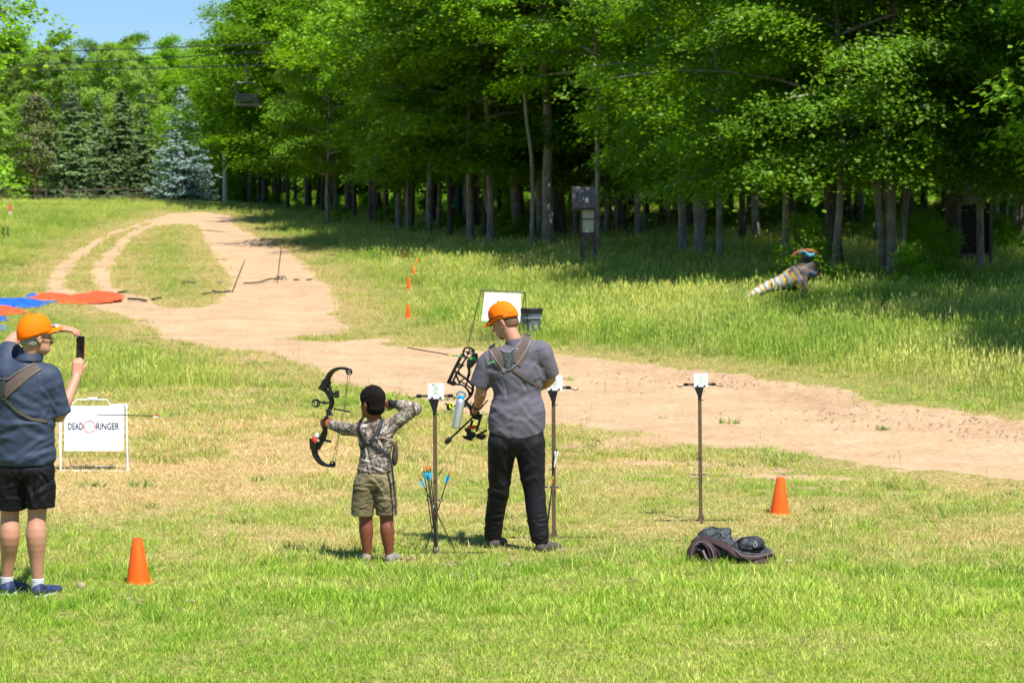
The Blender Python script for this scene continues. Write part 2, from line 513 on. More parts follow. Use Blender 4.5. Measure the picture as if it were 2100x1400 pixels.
long_clump = (wnoise(x, y, 2.4, 67) > .55) & (y > 14.5)  # noise clumps where more of the longer, slightly duller tufts grow
sel = np.where(RNG.uniform(0, 1, len(x)) < dd * .85, 8, np.where((RNG.uniform(0, 1, len(x)) < .34 * longz) | (long_clump & (RNG.uniform(0, 1, len(x)) < .5)), 4, 0)) + RNG.integers(0, 4, len(x))
scl = RNG.uniform(.8, 1.25, len(x)) * (1 + .5 * sst(18, 32, y))
tint = np.where((sel >= 4)[:, None] & (sel < 8)[:, None], tint * np.array([.93, 1.0, .88]), tint)
scatter('lawn_grass', np.stack([x, y, gzv(x, y)], 1), tint, scl, LAWN + LONG + DRYT, sel)

# short turf farther off: the left slope, the island between the tracks, the fringes of the road
P = field(24, 118, 34, power=1.15, margin=1)
x, y = P[:, 0], P[:, 1]
rd = road_sd(x, y); sand = sand_mask(x, y)
near = (y < 34) & (x < 4)
keep = (RNG.uniform(0, 1, len(x)) > sand * 1.1) & ((rd < 3.5) | (x < -3)) & ~(near & (RNG.uniform(0, 1, len(x)) < .25))
x, y, rd = x[keep], y[keep], rd[keep]
dr = np.clip(.55 * sst(2.2, .2, rd) + .45 * wnoise(x, y, .8, 75) * (y < 95) + .12 + RNG.normal(0, .2, len(x)), 0, 1)
g = hmix(C(138, 168, 54), C(190, 200, 92), np.clip(.5 + .5 * wnoise(x, y, 1.5, 76) + RNG.normal(0, .3, len(x)), 0, 1))
tint = g * (1 - dr[:, None]) + C(222, 198, 142) * dr[:, None]
scatter('short_turf', np.stack([x, y, gzv(x, y)], 1), tint, RNG.uniform(1.3, 2.4, len(x)) * (1 + .5 * sst(40, 90, y)), LAWN + DRYT, np.where(RNG.uniform(0, 1, len(x)) < dr * .8, 4, 0) + RNG.integers(0, 4, len(x)))

# weeds along the near edge of the road and in the sparse turf
P = field(16.5, 48, 9, power=.6)
x, y = P[:, 0], P[:, 1]
rd = road_sd(x, y); cl = wnoise(x, y, 1.9, 70)
pr = np.where(rd > 0, .9 * sst(2.4, .2, rd), .10 * (wnoise(x, y, .8, 71) > .2)) * (cl > -.1) + .06 * (rd > 0)
keep = RNG.uniform(0, 1, len(x)) < pr
x, y = x[keep], y[keep]
tint = hmix(C(116, 146, 66), C(170, 182, 104), RNG.uniform(0, 1, len(x)))
scatter('roadside_weeds', np.stack([x, y, gzv(x, y)], 1), tint, RNG.uniform(.3, .8, len(x)), WEED + STEM, np.where(RNG.uniform(0, 1, len(x)) < .8, 0, 3) + RNG.integers(0, 3, len(x)))

# the meadow, the bank before the forest and the turf of the ski slope on the left
P = field(29, 150, 15, fr=.235, power=.75, margin=2)
x, y = P[:, 0], P[:, 1]
rd = road_sd(x, y); sand = sand_mask(x, y)
uu, vv = pix(x, y, terr(x, y))
right = x > (uu * 0 + -3.5)
tallness = sst(.3, 3.0, rd) * sst(-9, 1, x * 60 / np.maximum(y, 60) + 3)
tallness = np.maximum(tallness, .55 * sst(.5, 2.5, rd) * sst(-6, -10, x) * sst(70, 85, y))
clear = np.zeros(len(x), bool)
for cu, cv in ((837, 652), (838, 592), (848, 564), (854, 549), (829, 535)):
    q = gnd(cu, cv); clear |= (np.abs(x - q.x) < .45) & (y > q.y - 3.0) & (y < q.y + .4)
keep = (RNG.uniform(0, 1, len(x)) > sand * 1.2) & ~(clear & (RNG.uniform(0, 1, len(x)) < .93)) & (rd > -.4) & ((y > 34) | (x > 4))
x, y, tl, rd = x[keep], y[keep], tallness[keep], rd[keep]
n1 = wnoise(x, y, .45, 80); n2 = wnoise(x, y, 1.6, 81)
g = hmix(C(144, 180, 62), C(208, 214, 112), np.clip(.5 + .45 * n1 + RNG.normal(0, .25, len(x)), 0, 1))
dk = np.clip(.35 * n2 + RNG.normal(0, .2, len(x)), 0, .6)
g = g * (1 - dk)[:, None] + C(120, 156, 68) * dk[:, None]
dr = np.clip(.75 * sst(2.5, .3, rd) + .25 * wnoise(x, y, .7, 82) + RNG.normal(0, .18, len(x)), 0, 1) * .75
tint = g * (1 - dr[:, None]) + C(226, 206, 150) * dr[:, None]
scl = .28 + .95 * tl * RNG.uniform(.7, 1.15, len(x)); scl *= 1 + .25 * sst(60, 120, y)
sel = np.where(RNG.uniform(0, 1, len(x)) < .9, 0, 5) + RNG.integers(0, 3, len(x))
scatter('meadow_grass', np.stack([x, y, gzv(x, y)], 1), tint, scl, MEAD + STEM, sel)

# shaded floor of the forest: low green cover
# ------------------------------------------------------------------ trees
def leaf_material(name, dark, light, trans, tfac=.42, rough=.5, objvar=.45):
    m = NM(name)
    r = m.attr('rnd', 'GEOMETRY', 'Fac')
    oi = m.N('ObjectInfo')
    n = m.noise(.45, 2)
    f = m.math('ADD', m.math('MULTIPLY', r, .7), m.math('MULTIPLY', n, .3), True)
    c = m.ramp(f, [(.1, dark), (.55, tuple((a + b) / 2 for a, b in zip(dark, light))), (.95, light)])
    k = m.math('ADD', m.math('MULTIPLY', oi.outputs['Random'], objvar), 1 - objvar / 2)
    hs = m.N('HueSaturation'); m.L(k, hs.inputs['Value']); m.L(c, hs.inputs['Color'])
    c = hs.outputs[0]
    m.set(c, rough, spec=.35)
    tr = m.N('BsdfTranslucent'); m.L(m.mix(1.0, c, trans, 'MULTIPLY'), tr.inputs[0])
    mx = m.N('MixShader'); mx.inputs[0].default_value = tfac
    m.L(m.b.outputs[0], mx.inputs[1]); m.L(tr.outputs[0], mx.inputs[2]); m.L(mx.outputs[0], m.out.inputs[0])
    return m.m
MAPLE = leaf_material('maple_leaves', (.030, .105, .004), (.27, .50, .018), (2.3, 2.1, .6), .36)
PALE = leaf_material('pale_leaves', (.12, .22, .025), (.30, .46, .07), (1.8, 1.7, 1.0))
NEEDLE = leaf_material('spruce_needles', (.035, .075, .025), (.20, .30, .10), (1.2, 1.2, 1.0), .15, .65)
BLUEN = leaf_material('blue_spruce_needles', (.07, .125, .10), (.30, .41, .36), (1.0, 1.0, 1.0), .15, .65)
def bark_material(name, a, b, lichen=None):
    m = NM(name)
    n = m.noise(9, 6, stretch=(1.6, 1.6, .18)); n2 = m.noise(2.2, 4)
    c = m.ramp(n, [(.3, a), (.68, b)])
    if lichen: c = m.mix(m.ramp(n2, [(.5, (0, 0, 0)), (.62, (.7, .7, .7))]), c, lichen)
    m.set(c, .9, spec=.2); m.bump(n, .7, .03); return m.m
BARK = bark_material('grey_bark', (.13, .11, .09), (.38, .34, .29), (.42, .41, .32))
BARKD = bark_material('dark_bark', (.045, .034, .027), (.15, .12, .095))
BARKR = bark_material('red_pine_bark', (.12, .06, .035), (.30, .17, .11))

def tube_np(path, rad, k=8, cap=True):
    """tube along points: returns V, F(list)"""
    path = np.asarray(path, float); n = len(path)
    rad = np.broadcast_to(np.asarray(rad, float), (n,))
    T = np.gradient(path, axis=0); T /= (np.linalg.norm(T, axis=1)[:, None] + 1e-9)
    ref = np.array([0, 0, 1.0]) if abs(T[0][2]) < .8 else np.array([1.0, 0, 0])
    V = []
    u = np.cross(T[0], ref); u /= np.linalg.norm(u)
    for i in range(n):
        u = u - T[i] * np.dot(u, T[i]); u /= (np.linalg.norm(u) + 1e-9)
        w = np.cross(T[i], u)
        a = np.arange(k) / k * 2 * math.pi
        V.append(path[i] + rad[i] * (np.cos(a)[:, None] * u + np.sin(a)[:, None] * w))
    V = np.concatenate(V)
    I = np.arange(n * k).reshape(n, k); J = np.roll(I, -1, axis=1)
    F = [np.stack([I[:-1], J[:-1], J[1:], I[1:]], -1).reshape(-1, 4)]
    if cap:
        V = np.concatenate([V, path[:1], path[-1:]])
        a, b = n * k, n * k + 1
        F.append(np.stack([J[0], I[0], np.full(k, a)], -1)); F.append(np.stack([I[-1], J[-1], np.full(k, b)], -1))
    return V, F
class Geo:
    def __init__(s): s.V = []; s.F = []; s.n = 0; s.A = []
    def add(s, V, F, a=0.0):
        V = np.asarray(V, float)
        s.V.append(V)
        for f in (F if isinstance(F, list) else [F]): s.F.append((np.asarray(f) + s.n))
        s.A.append(np.broadcast_to(np.asarray(a, float), (len(V),)))
        s.n += len(V)
    def tube(s, path, rad, k=8, cap=True): s.add(*tube_np(path, rad, k, cap))
    def box(s, c, size, R=None, bev=0):
        x, y, z = [q / 2 for q in size]
        V = np.array([(sx * x, sy * y, sz * z) for sx in (-1, 1) for sy in (-1, 1) for sz in (-1, 1)])
        F = np.array([(0, 1, 3, 2), (4, 6, 7, 5), (0, 4, 5, 1), (2, 3, 7, 6), (0, 2, 6, 4), (1, 5, 7, 3)])
        if R is not None: V = V @ np.asarray(R).T
        s.add(V + np.asarray(c), F)
    def beam(s, a, b, w, h, up=(0, 0, 1)):
        a = np.asarray(a, float); b = np.asarray(b, float); d = b - a; L = np.linalg.norm(d); d /= L
        r = np.cross(d, up)
        if np.linalg.norm(r) < 1e-4: r = np.cross(d, (1, 0, 0))
        r /= np.linalg.norm(r); q = np.cross(r, d)
        s.box((a + b) / 2, (w, L, h), np.stack([r, d, q], 1))
    def lathe(s, prof, c=(0, 0, 0), k=24, R=None):
        """prof: (radius, z) list"""
        prof = np.asarray(prof, float); n = len(prof); a = np.arange(k) / k * 2 * math.pi
        V = np.stack([prof[:, 0:1] * np.cos(a), prof[:, 0:1] * np.sin(a), np.repeat(prof[:, 1:2], k, 1)], -1).reshape(-1, 3)
        if R is not None: V = V @ np.asarray(R).T
        I = np.arange(n * k).reshape(n, k); J = np.roll(I, -1, 1)
        s.add(V + np.asarray(c), np.stack([I[:-1], J[:-1], J[1:], I[1:]], -1).reshape(-1, 4))
    def prism(s, poly, t, P, c=(0, 0, 0)):
        """extrude a 2D outline by thickness t; P maps (n,3) local (x,z,depth) points to 3D"""
        poly = np.asarray(poly, float); n = len(poly)
        a = P(np.c_[poly, np.full(n, -t / 2)]); b = P(np.c_[poly, np.full(n, t / 2)])
        i = np.arange(n); j = np.roll(i, -1)
        from mathutils.geometry import tessellate_polygon
        tri = np.array(tessellate_polygon([[Vector((p[0], p[1], 0)) for p in poly]]))
        s.add(np.concatenate([a, b]), [np.stack([i, j, j + n, i + n], -1), tri, tri[:, ::-1] + n])
    def mesh(s, name, mat, smooth=False, attrs=False):
        quads = [f for f in s.F if f.shape[1] == 4]; tris = [f for f in s.F if f.shape[1] == 3]
        F = []
        if quads: F.append(np.concatenate(quads))
        if tris: F.append(np.concatenate(tris))
        return npmesh(name, np.concatenate(s.V), F, [mat] if mat else [], smooth, {'rnd': np.concatenate(s.A)} if attrs else None)
    def build(s, name, mat, parent=None, smooth=False):
        me = s.mesh(name, mat, smooth)
        if smooth:
            me.set_sharp_from_angle(angle=math.radians(40))
        return link(name, me, parent=parent)

def leaves(cent, nrm, size, rnd, r, aspect=.85, fold=.18):
    """leaf rhombi, two triangles each"""
    n = len(cent)
    nrm = nrm / np.linalg.norm(nrm, axis=1)[:, None]
    a = r.normal(size=(n, 3)); u = np.cross(nrm, a); u /= np.linalg.norm(u, axis=1)[:, None]
    w = np.cross(nrm, u)
    s = size[:, None]
    V = np.stack([cent - u * s * .5, cent + w * s * .5 * aspect + nrm * s * fold * .5, cent + u * s * .5, cent - w * s * .5 * aspect + nrm * s * fold * .5], 1).reshape(-1, 3)
    b = np.arange(n)[:, None] * 4
    F = np.concatenate([b + np.array([[0, 1, 2]]), b + np.array([[0, 2, 3]])])
    return V, F, np.repeat(rnd, 4)

def maple(seed, R=4.2, H0=2.6, H1=14.5, nb=84, leaf=.17, per=30, droop=.10, ncl=11, top=.35, lat=.25):
    r = np.random.default_rng(seed)
    cents = []; nr = []; rn = []; sz = []; limbs = []
    for b in range(nb):
        h = H0 + (H1 - H0) * (b / nb) ** 1.15
        t = (h - H0) / (H1 - H0)
        latk = lat; az = b * 2.399 + r.uniform(-.5, .5)
        L = R * r.uniform(.62, 1.22) * (.78 + .3 * math.sin(min(1, t * 2.2) * 1.5)) * (1 - (1 - top) * max(0, t - .45) / .55) 
        rise = r.uniform(-.02, .30) + .5 * t
        d = np.array([math.cos(az), math.sin(az)])
        side = np.array([-d[1], d[0]])
        start = h - rise * L * .5 - .2
        path = []
        for k in range(5):
            q = k / 4
            rr = .1 + (L - .1) * q; zz = start + rise * L * q - droop * L * q * q * 1.6
            path.append((d[0] * rr, d[1] * rr, zz))
        limbs.append(np.array(path))
        for c in range(ncl):
            q = r.uniform(.32, 1.0) ** .8
            lt = float(np.clip(r.normal(), -1.6, 1.6)) * latk * L * (1.15 - q * .5)
            rr = .1 + (L - .1) * q
            zz = start + rise * L * q - droop * L * q * q * 1.6 + r.normal() * .13 - lt * lt * .16
            cc = np.array([d[0] * rr + side[0] * lt, d[1] * rr + side[1] * lt, zz])
            m = int(per * r.uniform(.6, 1.4)); rad = r.uniform(.32, .62)
            off = r.normal(size=(m, 3)) * np.array([rad * .62, rad * .62, rad * .26])
            # fingers of the spray hang a little at their rim
            off[:, 2] -= .55 * (np.hypot(off[:, 0], off[:, 1]) ** 2)
            cents.append(cc + off)
            nn = r.normal(size=(m, 3)) * .42 + np.array([d[0] * .38, d[1] * .38, 1.0])
            nr.append(nn); cr = r.uniform(0, 1)
            rn.append(np.clip(.45 * cr + .55 * r.uniform(0, 1, m), 0, 1)); sz.append(leaf * r.uniform(.65, 1.25, m))
    V, F, A = leaves(np.concatenate(cents), np.concatenate(nr), np.concatenate(sz), np.concatenate(rn), r)
    return V, F, A, limbs

def crown_mesh(name, V, F, A, mat): return npmesh(name, V, F, [mat], False, {'rnd': A})

def trunk_geo(r0, H, limbs=(), lean=(0, 0), seed=0, bend=.12, k=10, flare=.5, top=.25, nlimb=16):
    r = np.random.default_rng(seed); g = Geo()
    n = 14; zs = np.linspace(-.3, H, n)
    ph = r.uniform(0, 6.28, 4)
    px = lean[0] * zs + bend * np.sin(zs * .45 + ph[0]) * sst(0, 3, zs) + .03 * np.sin(zs * 1.7 + ph[1])
    py = lean[1] * zs + bend * np.sin(zs * .4 + ph[2]) * sst(0, 3, zs)
    rad = r0 * (1 + flare * np.exp(-(zs + .3) / .35)) * (1 - (1 - top) * np.clip(zs / H, 0, 1))
    g.tube(np.stack([px, py, zs], 1), rad, k)
    for L in (limbs[::max(1, len(limbs) // nlimb)] if len(limbs) else ()):
        z0 = L[0][2]; off = np.array([np.interp(z0, zs, px), np.interp(z0, zs, py), 0])
        w = np.linspace(1, 0, len(L))[:, None]
        g.tube(L + off * w, np.linspace(.055, .012, len(L)), 5, False)
    return g

CROWNS = []
for s in range(5):
    V, F, A, L = maple(100 + s, R=4.2 + .3 * (s % 3), H0=3.4 + .4 * (s % 2), nb=25 + s, per=40, ncl=34, leaf=.16, lat=.34)
    CROWNS.append((crown_mesh('maple_crown', V, F, A, MAPLE), L))
V, F, A, L = maple(140, R=3.4, H0=4.6, H1=13, nb=46, per=24, leaf=.2)
TALLC = None
HIGHC = (crown_mesh('high_maple_crown', V, F, A, MAPLE), L)
V, F, A, L = maple(170, R=4.6, H0=7.6, H1=16, nb=26, per=38, ncl=30, lat=.32)
V2, F2, A2, L2 = maple(171, R=4.8, H0=3.9, H1=10.5, nb=20, per=56, ncl=44, leaf=.125, lat=.36, droop=.18)
V3, F3, A3_, L3 = maple(172, R=5.8, H0=4.6, H1=18, nb=34, per=44, ncl=46, leaf=.145, lat=.34, droop=.16)
BIGC = (crown_mesh('big_maple_crown', V3, F3, A3_, MAPLE), L3)
LOWC = (crown_mesh('low_maple_crown', V2, F2, A2, MAPLE), L2)
TALLC = (crown_mesh('tall_maple_crown', V, F, A, MAPLE), L)
V, F, A, L = maple(160, R=4.4, H0=1.6, H1=14.6, nb=96, per=30, leaf=.24, top=.5)
DENSEC = (crown_mesh('broad_crown', V, F, A, PALE), L)
V, F, A, L = maple(150, R=1.9, H0=1.0, H1=5.0, nb=26, per=26, leaf=.15, ncl=8)
SAPC = (crown_mesh('sapling_crown', V, F, A, MAPLE), L)

ntree = [0]
def tree(p, r0, crown, label, cat='tree', group=None, rz=0, sc=(1, 1, 1), lean=(0, 0), H=13.5, bark=BARK, mat=None, name='maple_tree', seed=None, trunk=None, stems=None):
    ntree[0] += 1
    root = empty(name, p, rz, label, cat, group)
    cz, s = math.cos(-rz), math.sin(-rz)
    ll = (lean[0] * cz - lean[1] * s, lean[0] * s + lean[1] * cz)
    if trunk is None:
        g = trunk_geo(r0, H * sc[2], [l * np.array(sc) for l in crown[1]] if crown else (), ll, seed or ntree[0])
        for st in stems or ():
            a = math.radians(st[0]); dx, dy = math.cos(a - rz), math.sin(a - rz)
            zz = np.linspace(-.3, st[2], 9)
            g.tube(np.stack([dx * (st[1] + st[3] * zz + .05 * np.sin(zz)), dy * (st[1] + st[3] * zz), zz], 1), np.linspace(r0 * st[4], r0 * st[4] * .5, 9), 8)
        trunk = g.mesh('trunk', bark, True)
    t = link('trunk', trunk, parent=root)
    if crown:
        c = link('crown', crown[0], parent=root); c.scale = sc
        c.location = (ll[0] * 5, ll[1] * 5, 0)
        if mat is not None:
            c.material_slots[0].link = 'OBJECT'; c.material_slots[0].material = mat
    return root

# front row of the forest, one by one: (pixel of the foot, trunk radius, lean, crown index or None, scale, label, dark bark?, stems)
FRONT = [
 (545, 426, .19, (0, 0), 0, .88, 'dark trunked maple at the far left corner of the forest, by the road', 1, None),
 (572, 427, .12, (0, 0), None, 1, 'slim dark trunk just right of the corner maple at the forest end', 1, None),
 (632, 431, .22, (0, 0), 1, 1.05, 'broad trunked maple in the far left part of the forest edge', 1, None),
 (652, 432, .16, (0, 0), None, 1, 'dark trunk standing close to the broad far left maple', 1, None),
 (690, 440, .14, (-.02, 0), 2, .95, 'leaning slim maple in the gap between the far left maples and the forked dark one', 0, None),
 (727, 458, .13, (0, 0), 3, .85, 'short dark maple standing ahead of the others in the left forest edge', 1, None),
 (773, 467, .25, (0, 0), 4, 1.0, 'stout dark double trunked maple at the left forest edge', 1, ((180, .28, 6, .0, .6),)),
 (832, 444, .12, (-.03, 0), 0, .9, 'sunlit pale slim trunk behind the stout double maple', 0, None),
 (887, 470, .17, (0, 0), 1, 1.0, 'dark trunked maple just left of the straight pale one', 1, None),
 (901, 480, .11, (-.015, 0), 2, .85, 'straight pale slim maple left of the teal netting', 0, None),
 (958, 478, .13, (-.01, 0), None, 1, 'slim trunk immediately right of the teal netting', 0, None),
 (976, 482, .12, (0, 0), 3, .9, 'dark slim trunk between the teal netting and the leaning pale tree', 1, None),
 (1012, 502, .11, (-.10, 0), 4, .8, 'pale slim tree leaning left, in front of the dark trunks', 0, None),
 (1062, 500, .20, (-.03, 0), 0, .95, 'thick dark grey trunk left of the two tall pale ones', 0, None),
 (1094, 522, .085, (-.055, 0), None, 1, 'thin pale trunk leaning left beside the tallest thick trunk', 0, None),
 (1124, 514, .215, (-.03, 0), 1, 1.08, 'tallest thick lichen spotted trunk left of the wooden kiosk', 0, None),
 (1156, 498, .17, (-.09, 0), None, 1, 'dark trunk leaning left between the thick lichen trunk and the kiosk', 1, None),
 (1226, 528, .11, (-.02, 0), 2, .82, 'narrow tree rising right behind the shingled kiosk', 0, None),
 (1246, 492, .12, (-.02, 0), None, 1, 'grey slim trunk a step behind and right of the kiosk', 0, None),
 (1268, 490, .13, (0, 0), 3, .92, 'straight grey trunk in the gap right of the kiosk', 0, None),
 (1307, 498, .12, (0, 0), 4, .88, 'bright sunlit trunk between the kiosk and the double stump trunks', 0, None),
 (1320, 497, .05, (0, 0), None, 1, 'very thin sapling stem touching the bright sunlit trunk', 0, None),
 (1372, 486, .06, (0, 0), None, 1, 'thin crooked stem behind the double trunks', 0, None),
 (1402, 529, .14, (0, 0), None, 1, 'shorter left trunk of the pair with pale foot', 0, None),
 (1434, 534, .17, (.02, 0), 0, 1.0, 'right hand trunk of the pair with flared pale foot', 0, None),
 (1538, 470, .12, (0, 0), 1, .95, 'pale trunk far back in the sunlit gap left of the striped statue', 0, None),
 (1502, 462, .12, (-.03, 0), None, 1, 'sunlit brown trunk, farthest back in the gap left of the statue', 0, None),
 (1640, 520, .11, (-.13, 0), 2, .8, 'curved dark tree leaning left right behind the striped statue', 1, None),
 (1711, 558, .225, (0, 0), 3, 1.05, 'straight thick dark trunk just right of the striped statue', 1, None),
 (1827, 574, .15, (-.02, 0), 4, 1.0, 'sunlit maple with several tall forking stems, nearest the meadow', 0, ((180, .17, 9, .05, .6), (20, .2, 9, .08, .55), (160, .1, 11, .12, .5))),
 (1852, 562, .10, (-.01, 0), None, 1, 'slimmer grey trunk close to the right of the sunlit forking maple', 0, None),
 (1962, 548, .36, (0, 0), 0, 1.15, 'massive dark trunk in deep shade left of the dark board', 1, None),
 (2042, 484, .13, (0, 0), None, 1, 'grey trunk behind the sunlit grass right of the dark board', 0, None),
 (2066, 488, .06, (-.03, 0), None, 1, 'thin bent stem at the right edge behind the sunlit grass', 0, None),
 (2088, 492, .20, (0, 0), 1, 1.0, 'thick grey trunk at the right edge behind the sunlit grass', 0, None),
]
for i, (u, v, rr, lean, ci, sc, lab, dk, stems) in enumerate(FRONT):
    p = gnd(u, v)
    cw = CROWNS[ci] if ci is not None else HIGHC
    if u in (901, 958, 1012, 1062, 1094, 1124, 1156, 1226, 1307, 1711, 1827, 1852, 1962, 2042, 2088, 773, 545): cw = TALLC
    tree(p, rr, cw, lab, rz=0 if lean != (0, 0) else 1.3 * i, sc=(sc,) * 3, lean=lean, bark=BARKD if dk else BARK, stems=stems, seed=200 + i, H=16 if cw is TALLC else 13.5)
# one low bough of bright leaves hangs towards the camera over the kiosk, on a small maple of its own
for u, v, ci, sc, lab in ((1185, 505, 3, .78, 'small maple with bright layered boughs hanging above the kiosk'),
                          (1500, 560, 2, .86, 'low spreading maple whose boughs overhang the meadow left of the striped statue'),
                          (1650, 585, 4, .82, 'low branched maple whose leaves hang above the striped statue'),
                          (1885, 600, 1, .85, 'leafy maple drooping in front of the massive dark trunk'),
                          (2075, 590, 0, .95, 'shady maple overhanging the dark board at the right edge'),
                          (1760, 600, 3, 1.0, 'wide maple shading the meadow between the striped statue and the forking maple'),
                          (660, 470, 1, .72, 'low maple at the road side of the left forest edge'),
                          (830, 492, 3, .72, 'low maple with boughs reaching out between the stout double maple and the teal netting')):
    p = gnd(u, v)
    tree(p + Vector((0, 4.0, 0.1)), .10, LOWC if (u > 1400 or u == 1185) else CROWNS[ci], lab, rz=u * .01, sc=(sc, sc, sc), bark=BARK)
# trees just outside the frame on the right whose shade falls into the picture
for x, y, sc, lab in ((15.2, 44.5, 1.3, 'huge maple just beyond the right edge, shading the meadow'), (14.0, 35.0, 1.0, 'nearer maple just beyond the right edge of the meadow'), (17.5, 53, 1.35, 'tall maple beyond the right edge, its shade reaching the dark board'), (16.2, 60, 1.3, 'maple beyond the right edge behind the dark board')):
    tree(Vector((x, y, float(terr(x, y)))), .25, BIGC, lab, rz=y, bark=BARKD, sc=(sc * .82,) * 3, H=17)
# rows behind
def dfront(u): return np.interp(u, [430, 545, 650, 730, 900, 1100, 1300, 1450, 1600, 1800, 2000, 2300], [165, 134, 122, 104, 92, 80, 86, 76, 78, 64, 70, 66])
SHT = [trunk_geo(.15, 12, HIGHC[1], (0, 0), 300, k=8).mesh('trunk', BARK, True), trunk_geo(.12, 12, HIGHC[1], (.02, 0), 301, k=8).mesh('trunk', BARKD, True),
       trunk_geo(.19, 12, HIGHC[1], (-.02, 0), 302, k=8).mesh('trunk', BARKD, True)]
br = np.random.default_rng(55)
placed = []
k = 0
while len(placed) < 120 and k < 4000:
    k += 1
    u = br.uniform(460, 2330); row = br.uniform(0, 1) ** .8
    d = dfront(u) + 5 + row * 62
    x = (u - 1050) / FPX * d
    if 1440 < u < 1730 and d > dfront(u) + 10 and br.uniform() < .85: continue
    if 1180 < u < 1330 and d > dfront(u) + 14 and br.uniform() < .5: continue
    if any((x - a) ** 2 + ((d - b) * .6) ** 2 < 2.0 for a, b in placed): continue
    placed.append((x, d))
    deep = row > .45
    lab = 'grey trunked tree in deep shade far behind the front row of the forest' if deep else 'forest tree with high leaves standing a few steps behind the front row'
    grp = 'trees deep inside the forest' if deep else 'second row trees of the forest'
    thick = br.uniform(.6, 1.5)
    c = HIGHC if br.uniform() < .65 else CROWNS[int(br.integers(0, 5))]
    s = br.uniform(.9, 1.2)
    tree(Vector((x, d, float(terr(x, d)))), .15, c, lab, rz=br.uniform(0, 6), sc=(s, s, s * br.uniform(1, 1.25)), trunk=SHT[int(br.integers(0, 3))], group=grp, name='forest_tree').children[0].scale = (thick, thick, 1)
# far wood closing the view, and undergrowth
pts = []
for i in range(150):
    x = br.uniform(-11, 62); y = br.uniform(172, 215)
    pts.append((x, y, float(terr(x, y)) - 4.6 + 2.2 * (i % 3)))
for i in range(46):
    x = br.uniform(-75, -18); y = br.uniform(246, 285)
    pts.append((x, y, float(terr(x, y)) - 3.5))
o = scatter('far_wood', np.array(pts), np.ones((len(pts), 3)), br.uniform(1.0, 1.5, len(pts)), [CROWNS[0][0], CROWNS[2][0]], br.integers(0, 2, len(pts)))
pts = []
while len(pts) < 600:
    u = br.uniform(420, 2300); d = dfront(u) + 3 + 85 * br.uniform(0, 1) ** .6
    x = (u - 1050) / FPX * d
    pts.append((x, d, float(terr(x, d)) - .7))
scatter('forest_undergrowth', np.array(pts), np.ones((len(pts), 3)), br.uniform(.18, .42, len(pts)), [SAPC[0]], np.zeros(len(pts)))

# ---- conifers and broadleaved trees on the hill at the left
def spruce(seed, H=9.5, R=2.1, tiers=34, nbr=13, size=.34, sag=.32, bare=0.0):
    r = np.random.default_rng(seed); C_ = []; Nn = []; S_ = []; A_ = []; limbs = []
    for t in range(tiers):
        q = t / tiers; h = .35 + (H - .5) * q ** .95
        Rt = R * (1 - q) ** .85 * r.uniform(.85, 1.1) + .12
        nb = max(5, int(nbr * (1 - q * .5)))
        for b in range(nb):
            az = r.uniform(0, 6.283); L = Rt * r.uniform(.65, 1.12)
            if h < bare * H and r.uniform() < .7: L *= .6
            m = max(4, int(18 * L / R) + 3)
            s = r.uniform(.15, 1, m) ** .7; lat = r.normal(size=m) * .16 * L * (1.1 - s * .5)
            x = L * s; z = h + .12 * L - sag * L * s + .16 * L * s ** 3 + r.normal(size=m) * .04
            d = np.array([math.cos(az), math.sin(az)])
            C_.append(np.stack([d[0] * x - d[1] * lat, d[1] * x + d[0] * lat, z - np.abs(lat) * .35], 1))
            Nn.append(r.normal(size=(m, 3)) * .35 + np.array([d[0] * .5, d[1] * .5, 1]))
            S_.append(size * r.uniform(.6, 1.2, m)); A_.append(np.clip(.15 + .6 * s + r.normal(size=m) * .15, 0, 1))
            if b % 3 == 0: limbs.append(np.array([(0, 0, h + .05), (d[0] * L * .5, d[1] * L * .5, h - sag * L * .4), (d[0] * L * .9, d[1] * L * .9, h + .12 * L - sag * L * .8)]))
    V, F, A = leaves(np.concatenate(C_), np.concatenate(Nn), np.concatenate(S_), np.concatenate(A_), r, aspect=.42, fold=-.35)
    return V, F, A, limbs
SPR = []
for s in range(3):
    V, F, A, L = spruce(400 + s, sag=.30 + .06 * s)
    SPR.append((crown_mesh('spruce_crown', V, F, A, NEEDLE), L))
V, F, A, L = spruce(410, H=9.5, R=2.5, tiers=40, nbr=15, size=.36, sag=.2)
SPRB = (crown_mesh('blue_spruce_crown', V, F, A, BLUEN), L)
def px_tree(u, vtop, d, H0): # height so that its top is at row vtop
    p = onground(u, d); top = at(u, vtop, d)
    return p, (top.z - p.z) / H0
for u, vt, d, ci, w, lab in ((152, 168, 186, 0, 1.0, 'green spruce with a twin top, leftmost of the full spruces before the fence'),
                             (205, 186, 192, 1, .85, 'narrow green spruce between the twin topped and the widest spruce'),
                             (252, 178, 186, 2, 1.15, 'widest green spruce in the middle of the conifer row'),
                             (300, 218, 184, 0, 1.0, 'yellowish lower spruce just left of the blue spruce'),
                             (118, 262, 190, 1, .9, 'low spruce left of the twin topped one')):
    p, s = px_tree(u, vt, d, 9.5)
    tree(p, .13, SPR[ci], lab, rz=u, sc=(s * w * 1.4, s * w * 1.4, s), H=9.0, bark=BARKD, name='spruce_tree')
p, s = px_tree(378, 170, 158, 9.5)
tree(p, .14, SPRB, 'silvery blue spruce at the top of the dirt road', sc=(s * 1.18, s * 1.18, s), H=9.0, bark=BARKD, name='blue_spruce_tree')
V, F, A, L = maple(430, R=1.9, H0=2.8, H1=9.2, nb=40, per=12, leaf=.24, ncl=7, top=.2)
PINEC = (crown_mesh('pine_crown', V, F, A, NEEDLE), L)
p, s = px_tree(75, 182, 184, 9.4)
